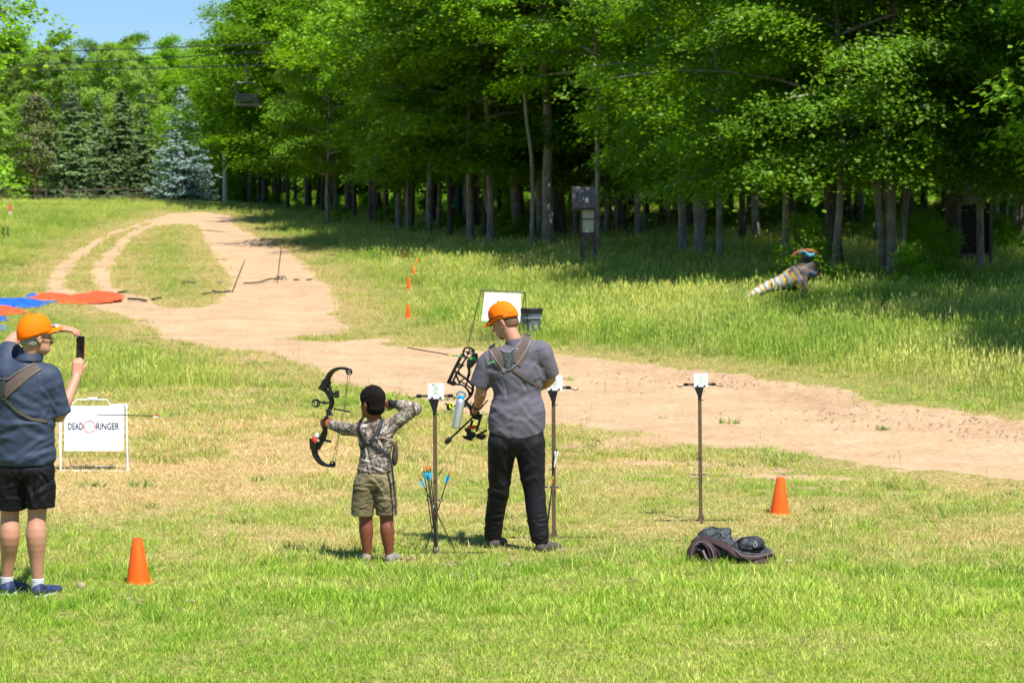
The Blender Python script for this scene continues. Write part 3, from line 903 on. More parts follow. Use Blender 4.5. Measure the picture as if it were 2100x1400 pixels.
tree(p, .12, PINEC, 'thin pine with a bare reddish trunk at the left end of the conifers', sc=(s, s, s), H=9.2, bark=BARKR, name='pine_tree', mat=leaf_material('pine_needles', (.07, .09, .03), (.16, .17, .07), (1, 1, 1), .15, .7))
for u, vt, d, ci, w, lab in ((35, 120, 236, 0, .8, 'rounded broadleaved tree behind the pine at the left'),
                             (112, 74, 232, 1, .75, 'tall bright broadleaved tree behind the twin topped spruce'),
                             (178, 104, 240, 2, .8, 'lower broadleaved tree between the two tallest ones on the hill'),
                             (238, 66, 232, 3, .72, 'tallest broadleaved tree behind the conifers, under the lift cables'),
                             (290, 108, 226, 4, .7, 'airy broadleaved tree behind the hanging lift chair'),
                             (330, 205, 230, 0, .7, 'rounded tree filling the gap left of the blue spruce'),
                             (5, 200, 215, 2, .9, 'tree behind the fence at the left edge')):
    p, s = px_tree(u, vt, d, 14.8)
    tree(p, .25, DENSEC, lab, rz=u, sc=(s * w * 1.12, s * w * 1.12, s * .95), bark=BARK, mat=None if vt != 205 else MAPLE, name='broadleaved_tree')
# near maple reaching in from the left edge
for x, y, s, ci, lab in ((-19.3, 72, 1.1, 4, 'near maple reaching into the picture from the left edge'), (-26, 92, 1.0, 1, 'second maple at the left edge behind the near one'),):
    tree(Vector((x, y, float(terr(x, y)))), .25, CROWNS[ci], lab, rz=x, sc=(s, s, s * 1.05))
# bright bushes beyond the crest of the road
for i, (u, v, s, lab) in enumerate(((430, 428, .75, 'sunlit bush right behind the blue spruce'), (492, 430, .85, 'sunlit bush right of the weathered pole'), (455, 424, 1.2, 'taller bush behind the weathered pole'), (520, 424, 1.0, 'bush beside the corner of the forest'))):
    p = onground(u, 168 + 4 * i)
    root = empty('bush', p, i, lab, 'bush'); c = link('foliage', SAPC[0], parent=root); c.scale = (s * 1.3, s * 1.3, s * .8); c.location = (0, 0, -.6)
    link('stem', SHT[0], parent=root).scale = (.3, .3, .08)
# ------------------------------------------------------------------ organic modelling: smooth unions of rounded cones and ellipsoids, meshed
def A3(p): return np.asarray(p, dtype=np.float64)
def unit(v): v = A3(v); return v / (np.linalg.norm(v) + 1e-12)
def cmr(pts, n):
    m = len(pts); out = []
    for t in np.linspace(0, m - 1, n):
        i = min(int(t), m - 2); f = t - i; p1, p2 = pts[i], pts[i + 1]; p0 = pts[i - 1] if i else 2 * p1 - p2; p3 = pts[i + 2] if i + 2 < m else 2 * p2 - p1
        out.append(.5 * (2 * p1 + (p2 - p0) * f + (2 * p0 - 5 * p1 + 4 * p2 - p3) * f * f + (3 * p1 - p0 - 3 * p2 + p3) * f ** 3))
    return np.array(out)
class SDF:
    def __init__(s): s.p = []
    def cone(s, a, b, ra, rb, k=.03, cut=False, flat=None, op='u'):
        """rounded cone; flat=(axis, factor) squashes distances along a world axis"""
        s.p.append(('c', A3(a), A3(b), ra, rb, k, cut, flat, op)); return s
    def ell(s, c, r, k=.03, R=None, op='u'):
        s.p.append(('e', A3(c), A3(r), None if R is None else A3(R), k, op)); return s
    def chain(s, pts, rads, k=.03, **kw):
        if len(pts) > 2:      # round the bends and the swelling of a limb
            q = cmr(np.c_[np.array([A3(p) for p in pts]), rads], 4 * (len(pts) - 1) + 1); pts, rads = q[:, :3], q[:, 3]; k = .0004
        for i in range(len(pts) - 1): s.cone(pts[i], pts[i + 1], rads[i], rads[i + 1], k, **kw)
        return s
    def plane(s, c, n, op='i'):
        s.p.append(('p', A3(c), unit(n), 0, op)); return s
    def one(s, q, P):
        if q[0] == 'c':
            _, a, b, ra, rb, k, cut, flat, op = q
            X = P - a; d = b - a; L2 = d @ d
            t = np.clip((X @ d) / L2, 0, 1.35 if cut else 1)
            Y = X - t[..., None] * d
            if flat is not None:
                Y = Y.copy(); Y[..., flat[0]] = Y[..., flat[0]] * flat[1]
            r = np.sqrt((Y * Y).sum(-1)) - (ra + (rb - ra) * np.minimum(t, 1))
            if cut: r = np.maximum(r, (X @ d) / math.sqrt(L2) - math.sqrt(L2))
            return r
        if q[0] == 'e':
            _, c, rr, R, k, op = q
            X = P - c
            if R is not None: X = X @ R.T       # rows of R are the local axes
            k0 = np.sqrt(((X / rr) ** 2).sum(-1)); k1 = np.sqrt(((X / (rr * rr)) ** 2).sum(-1))
            return k0 * (k0 - 1) / (k1 + 1e-9)
        _, c, n, k, op = q
        return (P - c) @ n
    def bb(s, q):
        if q[0] == 'c':
            r = max(q[3], q[4]) * 1.0 / (min(1, q[7][1]) if q[7] else 1) * 1.4
            return np.minimum(q[1], q[2]) - r, np.maximum(q[1], q[2]) + r
        m = max(q[2]) * 1.02
        return q[1] - (q[2] if q[3] is None else m), q[1] + (q[2] if q[3] is None else m)
    @staticmethod
    def comb(D, d, k, op):
        if op == 'u':
            h = np.clip(.5 + .5 * (D - d) / max(k, 1e-6), 0, 1)
            return D * (1 - h) + d * h - k * h * (1 - h)
        if op == 's':
            return np.maximum(D, -d)
        return np.maximum(D, d)
    def eval(s, P):
        D = np.full(P.shape[:-1], 1.0)
        for q in s.p:
            D = s.comb(D, s.one(q, P), q[-2] if q[0] != 'c' else q[5], q[-1])
        return D
    def mesh(s, h=.006, disp=None, relax=1):
        lo = np.min([s.bb(q)[0] for q in s.p if q[0] != 'p' and q[-1] == 'u'], 0) - 2 * h
        hi = np.max([s.bb(q)[1] for q in s.p if q[0] != 'p' and q[-1] == 'u'], 0) + 2 * h
        n = np.ceil((hi - lo) / h).astype(int) + 1
        ax = [lo[i] + h * np.arange(n[i]) for i in range(3)]
        D = np.full(n, .5, dtype=np.float32)
        for q in s.p:
            k = q[-2] if q[0] != 'c' else q[5]
            if q[0] == 'p':
                sl = (slice(None),) * 3
            else:
                a, b = s.bb(q); m = max(k, 0) * 1.2 + 3 * h if q[-1] != 'i' else 99
                i0 = np.clip(((a - m - lo) / h).astype(int), 0, n - 1); i1 = np.clip(((b + m - lo) / h).astype(int) + 2, 1, n)
                sl = tuple(slice(i0[i], i1[i]) for i in range(3))
            G = np.stack(np.meshgrid(*[ax[i][sl[i]] for i in range(3)], indexing='ij'), -1)
            D[sl] = s.comb(D[sl], s.one(q, G), k, q[-1])
        V, F = surface_nets(D, lo, h)
        for _ in range(relax): V = relaxv(V, F)
        if disp is not None:
            N = vnormals(V, F)
            V = V + N * disp(V, N)[:, None]
        return V, F
def surface_nets(D, lo, h):
    S = D < 0
    nx, ny, nz = D.shape
    c = [S[i:nx - 1 + i, j:ny - 1 + j, k:nz - 1 + k] for i in (0, 1) for j in (0, 1) for k in (0, 1)]
    cnt = sum(x.astype(np.int8) for x in c)
    I = np.argwhere((cnt > 0) & (cnt < 8))
    off = np.array([(i, j, k) for i in (0, 1) for j in (0, 1) for k in (0, 1)])
    vals = np.stack([D[I[:, 0] + o[0], I[:, 1] + o[1], I[:, 2] + o[2]] for o in off], 1).astype(np.float64)
    acc = np.zeros((len(I), 3)); w = np.zeros(len(I))
    for a in range(8):
        for b in range(a + 1, 8):
            if abs(off[a] - off[b]).sum() != 1: continue
            va, vb = vals[:, a], vals[:, b]; m = (va < 0) != (vb < 0)
            t = np.where(m, va / np.where(m, va - vb, 1), 0)
            acc += np.where(m[:, None], off[a] + t[:, None] * (off[b] - off[a]), 0); w += m
    V = lo + h * (I + acc / w[:, None])
    ids = np.full((nx, ny, nz), -1, np.int32); ids[I[:, 0], I[:, 1], I[:, 2]] = np.arange(len(I))
    F = []
    for axn in range(3):
        sl0 = [slice(None)] * 3; sl1 = [slice(None)] * 3
        sl0[axn] = slice(0, -1); sl1[axn] = slice(1, None)
        a = S[tuple(sl0)]; b = S[tuple(sl1)]
        E = np.argwhere(a != b)
        u, v = [x for x in range(3) if x != axn]
        E = E[(E[:, u] > 0) & (E[:, v] > 0)]
        inside = a[E[:, 0], E[:, 1], E[:, 2]]
        eu = np.zeros(3, int); eu[u] = 1; ev = np.zeros(3, int); ev[v] = 1
        q = [E, E - eu, E - eu - ev, E - ev]
        Q = np.stack([ids[x[:, 0], x[:, 1], x[:, 2]] for x in q], 1)
        flip = inside if axn != 1 else ~inside
        Q = np.where(flip[:, None], Q, Q[:, ::-1])
        F.append(Q[(Q >= 0).all(1)])
    return V, np.concatenate(F)
def relaxv(V, F):
    acc = np.zeros_like(V); n = np.zeros(len(V))
    for i in range(4):
        j = (i + 1) % 4
        np.add.at(acc, F[:, i], V[F[:, j]]); np.add.at(n, F[:, i], 1)
        np.add.at(acc, F[:, j], V[F[:, i]]); np.add.at(n, F[:, j], 1)
    return V * .5 + .5 * acc / n[:, None]
def vnormals(V, F):
    n = np.cross(V[F[:, 2]] - V[F[:, 0]], V[F[:, 3]] - V[F[:, 1]])
    N = np.zeros_like(V)
    for i in range(4): np.add.at(N, F[:, i], n)
    return N / (np.linalg.norm(N, axis=1)[:, None] + 1e-12)
def sdf_obj(name, sd, mat, parent, h=.006, disp=None, relax=1, attrs=None):
    if name in ('body', 'trousers', 'shirt'): relax = 4 if h < .01 else 1
    V, F = sd.mesh(h, disp, relax)
    me = npmesh(name, V, [F], [mat], True, attrs(V) if attrs else None)
    return link(name, me, parent=parent)
def n3(V, f, seed=0):
    """smooth 3D noise -1..1; f = frequencies per axis (x,y,z)"""
    r = np.random.RandomState(seed); o = 0
    for i in range(6):
        d = r.normal(size=3); d /= np.linalg.norm(d); d2 = r.normal(size=3); d2 /= np.linalg.norm(d2)
        W = V * np.asarray(f)
        o = o + np.sin(W @ d + r.uniform(0, 6.28) + 1.5 * np.sin(W @ d2 * .8 + r.uniform(0, 6.28)))
    return o / 3.2
def ridge(V, f, seed=0, sharp=2.0):
    a = 1 - np.abs(n3(V, f, seed)); return np.clip(a, 0, 1) ** sharp
def add_hand(sd, wrist, f, n, side=1, curl=(40, 50, 35), sc=1.0, spread=.0, thumb=35, thumb_curl=25, kk=.006, fingers=(0, 1, 2, 3), straight=None):
    """palm, four fingers of unequal length bent at three joints and a thumb from the side of the palm"""
    wrist = A3(wrist); f = unit(f); n = unit(A3(n) - f * (A3(n) @ f)); s = np.cross(f, n) * side
    sc *= 1.0
    for q in (-.026, -.009, .009, .026):
        sd.cone(wrist + s * q * .8 * sc + f * .01 * sc, wrist + f * .088 * sc + s * q * sc, .018 * sc, .0125 * sc, .014)
    lens = (.074, .082, .076, .060)
    for i in fingers:
        b = wrist + f * (.088 - .004 * abs(i - 1)) * sc + s * (.029 - .0195 * i) * sc
        d = unit(f + s * spread * (1.5 - i)); p = b; rad = .0098 - .0008 * (i == 3)
        cc = curl if not (straight and i in straight) else straight[i]
        ang = 0
        for j, fr in enumerate((.46, .30, .24)):
            ang += math.radians(cc[j])
            dj = d * math.cos(ang) + n * math.sin(ang)
            e = p + dj * lens[i] * fr * sc
            sd.cone(p, e, rad * sc, (rad - .0009) * sc, kk); p = e; rad -= .0009
    tb = wrist + f * .03 * sc + s * .028 * sc + n * .006 * sc
    a = math.radians(thumb)
    d1 = unit(f * math.cos(a) + s * math.sin(a) * .8 + n * .35)
    p1 = tb + d1 * .038 * sc
    d2 = unit(d1 * math.cos(math.radians(thumb_curl)) + n * math.sin(math.radians(thumb_curl)))
    p2 = p1 + d2 * .03 * sc
    d3 = unit(d2 * .9 + n * .3); p3 = p2 + d3 * .022 * sc
    sd.chain([tb, p1, p2, p3], [.015 * sc, .0125 * sc, .0112 * sc, .0095 * sc], .009)
def frame3(f, up):
    f = unit(f); s = unit(np.cross(f, up)); u = np.cross(s, f); return s, f, u     # side(right), forward, up
def add_head(sd, c, f, up, sc=1.0, ears=(1, -1), child=False):
    s, f, u = frame3(f, up); R = np.stack([s, f, u]); c = A3(c)
    E = lambda o, r, k=.02: sd.ell(c + (s * o[0] + f * o[1] + u * o[2]) * sc, A3(r) * sc, k, R)
    E((0, -.008, .012), (.076, .096, .090), .02)
    E((0, .030, -.050), (.056, .062, .062), .03)      # face
    E((0, .052, -.092), (.030, .030, .022), .03)      # chin
    for q in (-1, 1):
        E((q * .038, .040, -.072), (.018, .040, .022), .03)   # jaw
        E((q * .040, .064, -.028), (.020, .018, .016), .02)   # cheek
    E((0, .082, .012), (.050, .014, .010), .015)      # brow
    sd.cone(c + (f * .088 + u * -.002) * sc, c + (f * .108 - u * .034) * sc, .009 * sc, .0135 * sc, .010)
    for q in (-1, 1): sd.ell(c + (f * .098 - u * .036 + s * q * .010) * sc, A3((.008, .010, .007)) * sc, .006, R)
    E((0, .087, -.058), (.022, .010, .006), .006); E((0, .085, -.069), (.020, .010, .007), .006)   # lips
    for q in ears:
        ec = c + (s * q * .078 - f * .012 - u * .018) * sc
        sd.ell(ec, A3((.009, .020, .031)) * sc, .006, R)
        sd.ell(ec + s * q * .006 * sc - f * .006 * sc + u * .004 * sc, A3((.006, .017, .027)) * sc, .004, R)
        sd.ell(ec + s * q * .009 * sc + f * .004 * sc, A3((.006, .009, .014)) * sc, 0, R, op='s')
def eyes(parent, c, f, up, sc, iris):
    s, f, u = frame3(f, up); c = A3(c)
    for q in (-1, 1):
        g = Geo(); e = c + (s * q * .031 + f * .074 - u * .012) * sc
        g.lathe([(0.0001, .012), (.006, .0104), (.0104, .006), (.012, 0), (.0104, -.006), (.006, -.0104), (.0001, -.012)], k=12)
        V = np.concatenate(g.V) * sc + e; g.V = [V]
        g.build('eye', iris, parent, True)
def cap(parent, c, f, up, sc, mat, text=None, brim_len=.072, brim_drop=.25, tilt=0, dark=None):
    """baseball cap in the head's frame: crown (six panels, seams), button, brim"""
    s, f, u = frame3(f, up); c = A3(c)
    a = math.radians(tilt); f2 = f * math.cos(a) + u * math.sin(a); u2 = u * math.cos(a) - f * math.sin(a); f, u = f2, u2
    M = np.stack([s, f, u], 1)
    na, nb = 72, 14
    V = []
    for j in range(nb + 1):
        ph = j / nb * math.pi / 2
        for i in range(na):
            t = i / na * 2 * math.pi
            seam = 1 - .018 * math.exp(-(((t * 6 / (2 * math.pi)) % 1 - .5) / (.05)) ** 2)
            rx = .0865 * math.cos(ph) ** .72; ry = .107 * math.cos(ph) ** .78
            z = .120 * math.sin(ph) ** .92 - .014
            front = max(0, math.sin(t)) * .010 * math.sin(ph * 2)
            V.append((rx * math.cos(t) * seam, ry * math.sin(t) * seam - .006 + front, z * seam + .016 - (.018 * max(0, -math.sin(t)) * (1 - j / nb))))
    V = np.array(V); V = V + V / (np.linalg.norm(V, axis=1)[:, None] + .02) * (.0016 * n3(V, (60, 60, 60), 5) + .002 * n3(V, (25, 25, 30), 6))[:, None]; V = V * sc
    I = np.arange((nb + 1) * na).reshape(nb + 1, na); J = np.roll(I, -1, 1)
    F = np.stack([I[:-1], J[:-1], J[1:], I[1:]], -1).reshape(-1, 4)
    # inner lining a little smaller so that the rim has thickness
    Vi = V * np.array([.965, .97, .97]); n = len(V)
    rim = np.stack([J[0], I[0], I[0] + n, J[0] + n], -1)
    me = npmesh('cap', np.concatenate([V, Vi]) @ M.T + c, [np.concatenate([F, F[:, ::-1] + n, rim])], [mat], True)
    o = link('cap', me, parent=parent)
    g = Geo(); g.lathe([(.0001, .006), (.006, .005), (.009, 0), (.009, -.004)], k=12); g.V = [(g.V[0] + np.array((0, -.006, .126))) * sc @ M.T + c]
    g.build('button', mat, o, True)
    # brim
    nu, nv = 18, 9; top = []
    for i in range(nu + 1):
        t = -1 + 2 * i / nu
        for j in range(nv + 1):
            q = j / nv
            x0 = .078 * math.sin(t * 1.25) / math.sin(1.25); y0 = .107 * math.cos(math.asin(min(1, abs(x0) / .0865))) - .010
            ext = brim_len * math.sqrt(max(0, 1 - (abs(t)) ** 2.6))
            y = y0 + ext * q; x = x0 * (1 + .02 * q)
            z = .020 - .24 * x * x / .08 - brim_drop * (y - y0)
            top.append((x, y, z))
    top = np.array(top) * sc; n = len(top); bot = top - np.array([0, 0, .0035])
    I = np.arange(n).reshape(nu + 1, nv + 1)
    F = np.stack([I[:-1, :-1], I[1:, :-1], I[1:, 1:], I[:-1, 1:]], -1).reshape(-1, 4)
    edge = np.concatenate([I[:, -1], I[::-1, 0]]); e2 = np.roll(edge, -1)
    side = np.stack([edge, e2, e2 + n, edge + n], -1)
    me = npmesh('brim', np.concatenate([top, bot]) @ M.T + c, [np.concatenate([F, F[:, ::-1] + n, side])], [mat], True)
    link('brim', me, parent=o)
    if text:
        word, ang, w = text
        cu = bpy.data.curves.new('lettering', 'FONT'); cu.body = word; cu.size = .011; cu.extrude = .0004; cu.align_x = 'CENTER'; cu.offset = .0003; cu.resolution_u = 2
        tmp = bpy.data.objects.new('lettering', cu); me = bpy.data.meshes.new_from_object(tmp)
        me.name = 'lettering'
        for v in me.vertices:
            t = ang + v.co.x / .095
            rx, ry = .0885, .109
            P_ = np.array([rx * math.cos(t), ry * math.sin(t) - .006, v.co.y + .014 + .016 - .018 * max(0, -math.sin(t))]) * sc
            v.co = Vector(M @ P_ + c)
        me.materials.clear(); me.materials.append(dark); link('lettering', me, parent=o)
    return o
def ribbon(name, sd, path, width, mat, parent, P, thick=.004, d0=-.5, off=.004, n=40, edge=None, ymax=.35):
    """strap lying on a body surface, found by looking along +y from behind the person"""
    path = np.array(path, float)
    L = np.r_[0, np.cumsum(np.hypot(*np.diff(path, axis=0).T))]; t = np.linspace(0, L[-1], n)
    from_ = np.stack([np.interp(t, L, path[:, i]) for i in (0, 1)], 1)
    for _ in range(3): from_[1:-1] = from_[1:-1] * .5 + .25 * (from_[:-2] + from_[2:])
    T = np.gradient(from_, axis=0); T /= np.linalg.norm(T, axis=1)[:, None]
    N = np.stack([-T[:, 1], T[:, 0]], 1)
    width = np.interp(t / L[-1], np.linspace(0, 1, len(np.atleast_1d(width))) if np.ndim(width) else [0, 1], width if np.ndim(width) else [width, width])
    k = 7; rows = []
    for j in range(k):
        q = (j / (k - 1) - .5)
        uv = from_ + N * width[:, None] * q
        X = np.array([A3(P(a, b, 0)) for a, b in uv])
        y = np.full(n, d0)
        for _ in range(50):
            X[:, 1] = y; d = sd.eval(X); y = np.where(d > .0005, y + np.maximum(d, .0008) * .9, y); y = np.minimum(y, ymax)
        X[:, 1] = y - off
        rows.append(X)
    R = np.stack(rows, 1)                    # n,k,3
    # pull missed samples to their neighbours
    ymed = np.minimum.accumulate(np.stack([np.where(R[:, j, 1] > ymax - .01, 9, R[:, j, 1]) for j in range(k)], 1), 1)
    for i in range(n):
        good = R[i, :, 1] < ymax - .012
        if good.any():
            R[i, ~good, 1] = R[i, good, 1].max() + .01
    V = np.concatenate([R.reshape(-1, 3), (R + np.array([0, thick * 1.5, 0])).reshape(-1, 3)]); m = n * k
    I = np.arange(m).reshape(n, k)
    F = np.stack([I[:-1, :-1], I[:-1, 1:], I[1:, 1:], I[1:, :-1]], -1).reshape(-1, 4)
    e = np.concatenate([I[:, -1], I[-1, ::-1][1:], I[::-1, 0][1:], I[0][1:-1]]); e2 = np.roll(e, -1)
    me = npmesh(name, V, [np.concatenate([F[:, ::-1], F + m, np.stack([e, e2, e2 + m, e + m], -1)])], [mat], True)
    me.set_sharp_from_angle(angle=math.radians(50))
    return link(name, me, parent=parent)

# ------------------------------------------------------------------ materials of people and kit
def skin_material(name, base, red):
    m = NM(name); n = m.noise(25, 5); n2 = m.noise(6, 3)
    c = m.mix(m.ramp(n, [(.3, (0, 0, 0)), (.7, (.8, .8, .8))]), base, red); c = m.mix(m.ramp(n2, [(.4, (0, 0, 0)), (.65, (.35, .35, .35))]), c, tuple(x * .8 for x in base))
    m.set(c, .48, spec=.4); m.b.inputs['Subsurface Weight'].default_value = .12; m.b.inputs['Subsurface Radius'].default_value = (.02, .008, .004)
    m.b.inputs['Subsurface Scale'].default_value = .5
    m.bump(m.noise(120, 4), .15, .003); return m.m
SKIN = skin_material('fair_tanned_skin', (.50, .27, .17), (.52, .22, .14))
SKIND = skin_material('dark_brown_skin', (.19, .060, .032), (.24, .07, .038))
def cloth_material(name, c, var=.16, rough=.75, weave=600, sheen=.2, crease=.35, two=None):
    m = NM(name); n = m.noise(7, 5, rough=.65); w = m.noise(weave, 2)
    lo = tuple(x * (1 - var) for x in c); hi = tuple(min(1, x * (1 + var)) for x in c)
    m.set(m.ramp(n, [(.3, lo), (.7, hi)]), rough, spec=.18, sheen=0)
    h = m.math('ADD', m.math('MULTIPLY', w, .25), m.math('MULTIPLY', m.noise(26, 5, dist=.8, stretch=(1, 1, 1.9)), 1.0))
    m.bump(h, crease, .012); return m.m
ORANGE_CAP = cloth_material('blaze_orange_cotton', (.98, .175, .0), .04, .7, 700, .3, .12)
GREY_SHIRT = cloth_material('grey_shirt_cloth', (.125, .118, .142))
NAVY_SHIRT = cloth_material('slate_blue_sport_fabric', (.040, .056, .092), .12, .5, 900, .2, .3)
BLACK_CLOTH = cloth_material('black_shorts_fabric', (.007, .007, .009), .2, .6)
DARK_PANTS = cloth_material('charcoal_trousers', (.012, .012, .015), .18, .65)
BROWN_STRAP = cloth_material('taupe_harness_webbing', (.115, .085, .072), .15, .8, 300, .1, .2)
GREY_PIPE = cloth_material('light_grey_piping', (.20, .195, .19), .1, .7, 300, .1, .1)
DARK_PATCH = cloth_material('dark_slate_patch', (.05, .06, .06), .15, .7)
STRAPBLK = cloth_material('black_webbing', (.03, .031, .035), .15, .6, 300, .1, .2)
SOCKG = cloth_material('light_grey_sock', (.55, .55, .57), .08, .9)
SOCKB = cloth_material('black_sock', (.02, .02, .022), .1, .9)
HAIRB = cloth_material('black_curly_hair', (.008, .005, .004), .5, .9, 200, .1, 1.0)
HAIRG = cloth_material('short_grey_hair', (.28, .25, .22), .35, .9, 400, .1, .5)
HAIRBR = cloth_material('clipped_brown_hair', (.16, .09, .062), .3, .9, 400, .1, .5)
BLACKP = simple('black_plastic', (.018, .018, .02), .38, var=.2, scale=60)
BLACKM = simple('black_metal', (.022, .022, .025), .32, .4, var=.2, scale=40, bump=.05)
LENS = simple('dark_lens', (.012, .014, .018), .08, 0, spec=.8)
STEEL = simple('brushed_steel', (.72, .72, .72), .38, .75, var=.06, scale=20)
WHITEP = simple('white_plastic', (.80, .81, .82), .45, var=.03, scale=10)
ORANGEP = simple('orange_plastic', (.92, .115, .0), .5, var=.06, scale=12, bump=.05)
REDP = simple('red_plastic', (.75, .06, .03), .4)
GREENP = simple('green_plastic', (.10, .75, .10), .4)
LIME = simple('lime_plastic', (.62, .85, .02), .4)
CYANP = simple('cyan_vane_plastic', (.01, .48, .78), .4)
BLUEP = simple('blue_plastic', (.01, .35, .85), .35)
TEALP = simple('teal_plastic', (.0, .20, .26), .4)
BROWNM = simple('brown_painted_steel', (.13, .085, .05), .5, .1, var=.15, scale=40, bump=.05)
INK = simple('black_print', (.015, .015, .018), .6)
NAVYINK = simple('slate_blue_print', (.03, .075, .14), .6)
REDINK = simple('red_print', (.75, .05, .05), .6)
GREENINK = simple('green_print', (.18, .52, .09), .6)
GREYINK = simple('grey_print', (.35, .36, .37), .6)
def camo_material(name, cols, scale, stretch, bump=.3, twig=None, leafc=None):
    m = NM(name); P = m.coord('Object')
    n1 = m.noise(scale, 4, P, dist=.6, stretch=stretch); n2 = m.noise(scale * 1.5, 4, P, dist=.9, stretch=stretch)
    c = m.ramp(n1, [(0, cols[0]), (.42, cols[1]), (.5, cols[2]), (.6, cols[3])], 'CONSTANT')
    c = m.mix(m.ramp(n2, [(.52, (0, 0, 0)), (.56, (.85, .85, .85))]), c, cols[1])
    if twig:
        for st_, th in (((3.0, 3.0, .55), .030), ((.7, .7, 2.6), .022), ((2.2, 2.2, 1.6), .016)):
            nn = m.noise(scale * .8, 2, P, dist=.4, stretch=st_)
            ln = m.math('ABSOLUTE', m.math('SUBTRACT', nn, .5))
            c = m.mix(m.ramp(ln, [(th * .5, (.9, .9, .9)), (th, (0, 0, 0))]), c, twig)
    if leafc:
        n4 = m.noise(scale * .55, 3, P, dist=.5)
        c = m.mix(m.ramp(n4, [(.63, (0, 0, 0)), (.67, (1, 1, 1))]), c, leafc)
    m.set(c, .8, spec=.2)
    m.bump(m.math('ADD', m.noise(28, 5, P, dist=.8, stretch=(1, 1, 2)), m.math('MULTIPLY', m.noise(500, 2, P), .2)), bump, .012)
    return m.m
CAMO = camo_material('branch_camouflage', ((.10, .075, .06), (.26, .20, .16), (.46, .40, .35), (.62, .56, .50)), 17, (1, 1, .7), .35, (.055, .04, .032), (.08, .22, .06))
CAMOS = camo_material('olive_camouflage', ((.055, .045, .032), (.16, .135, .07), (.24, .20, .11), (.11, .085, .055)), 15, (.6, .6, 1.7), .35)
CAMOP = camo_material('slate_and_maroon_camouflage', ((.010, .008, .008), (.026, .032, .036), (.060, .075, .082), (.035, .020, .021)), 14, (1, 1, 1), .4)

def wrist_band(name, parent, a, b, r, w, mat, oval=1.15):
    a, b = A3(a), A3(b); d = unit(b - a); g = Geo(); m = (a + b) / 2
    s = unit(np.cross(d, (0, 0, 1) if abs(d[2]) < .9 else (1, 0, 0))); u = np.cross(s, d)
    g.lathe([(r, -w / 2), (r + .003, -w / 2), (r + .0045, 0), (r + .003, w / 2), (r, w / 2)], k=20)
    V = g.V[0] * np.array([oval, 1, 1]); g.V = [V @ np.stack([s, u, d]) + m]
    return g.build(name, mat, parent, True), s, u, d, m
def shoe(parent, heel, f, sc, mat, sole, name='shoe', laces=None):
    f = unit(f); up = np.array((0, 0, 1.0)); s, f, u = frame3(f, up); R = np.stack([s, f, u]); c = A3(heel)
    X = lambda a, b, z: c + (s * a + f * b + u * z) * sc
    sd = SDF()
    sd.ell(X(0, .02, .045), A3((.037, .045, .042)) * sc, .02, R).ell(X(0, .10, .042), A3((.042, .075, .036)) * sc, .03, R)
    sd.ell(X(0, .19, .034), A3((.047, .065, .030)) * sc, .03, R).cone(X(0, .012, .05), X(0, .03, .095), .036 * sc, .036 * sc, .02, cut=True)
    sd.plane(X(0, 0, .012), -u)
    o = sdf_obj(name, sd, mat, parent, .005)
    g = Geo(); n = 28; pts = []
    for i in range(n):
        t = i / n * 2 * math.pi; w = .043 + .006 * math.sin(t); yy = .105 + .148 * math.sin(t)
        pts.append((w * math.cos(t), yy))
    g.prism(pts, .024, lambda q: np.array([X(a, b, .012 + z) for a, b, z in q]) )
    g.build('sole', sole, o, False)
    return o
# ------------------------------------------------------------------ people
def folds(sd_amp=.004, f=(14, 14, 30), seed=1, more=None):
    def fn(V, N):
        d = sd_amp * (ridge(V, f, seed, 1.6) - .45) + sd_amp * .6 * n3(V, (9, 9, 14), seed + 5)
        if more: d = d + more(V, N)
        return d
    return fn

def creaseset(seed, n, xr, zr, ang, sd, Lr, wr, ar, xc=None):
    """separate cloth folds: each a bent ridge with a trough beside it, in the (x, z) plane of the garment"""
    r = np.random.RandomState(seed)
    L = [(r.uniform(*xr), r.uniform(*zr), math.radians(r.normal(ang if r.uniform() < .5 else -ang, sd)), r.uniform(*Lr), r.uniform(*wr), r.uniform(*ar), r.normal() * 2.0, r.uniform(-1, 1)) for _ in range(n)]
    def fn(V):
        d = np.zeros(len(V)); x, z, y = V[:, 0], V[:, 2], V[:, 1]
        for cx, cz, a, ll, w, am, bend, fb in L:
            if xc is not None: aa = a if cx < xc else -a
            else: aa = a
            u = (x - cx) * math.cos(aa) + (z - cz) * math.sin(aa); v = -(x - cx) * math.sin(aa) + (z - cz) * math.cos(aa) - bend * u * u
            side = .35 + .65 * sst(-.05, .03, -y * (1 if fb > -.6 else -1))
            e = np.exp(-(u / ll) ** 2)
            d += am * e * side * (np.exp(-(v / w) ** 2) - .75 * np.exp(-((v - 1.7 * w) / (1.1 * w)) ** 2))
        return np.clip(d, -.014, .016)
    return fn

# ---- archer in the grey shirt, in the middle
D1 = gnd(1060, 1131).y
R1 = onground(1060, D1)
def P1(u, v, y=0.0): return A3(at(u, v, D1 + y) - R1)
man = empty('person', R1, 0, 'man in grey shirt and orange cap bending over a bow between two bow stands', 'person')
HC = P1(1034, 657, .05); HF = (-.82, .42, -.42); HU = (-.28, .10, .95)
sd = SDF()
add_head(sd, HC, HF, HU, 1.04)
nk = P1(1062, 716, .0)
sd.cone(HC + A3((.03, -.03, -.05)), nk, .054, .060, .025)
torso = [(P1(1064, 722), (.11, .07, .05)), (P1(1060, 765), (.175, .105, .19)), (P1(1060, 850), (.165, .105, .17)), (P1(1059, 900), (.155, .10, .10))]
for c, r in torso: sd.ell(c, r, .06)
sd.cone(P1(1012, 742), P1(1108, 726), .05, .05, .04)
EL, WL = P1(986, 806, .02), P1(979, 832, .21)
ER, WR = P1(1127, 776, .07), P1(1088, 800, .30)
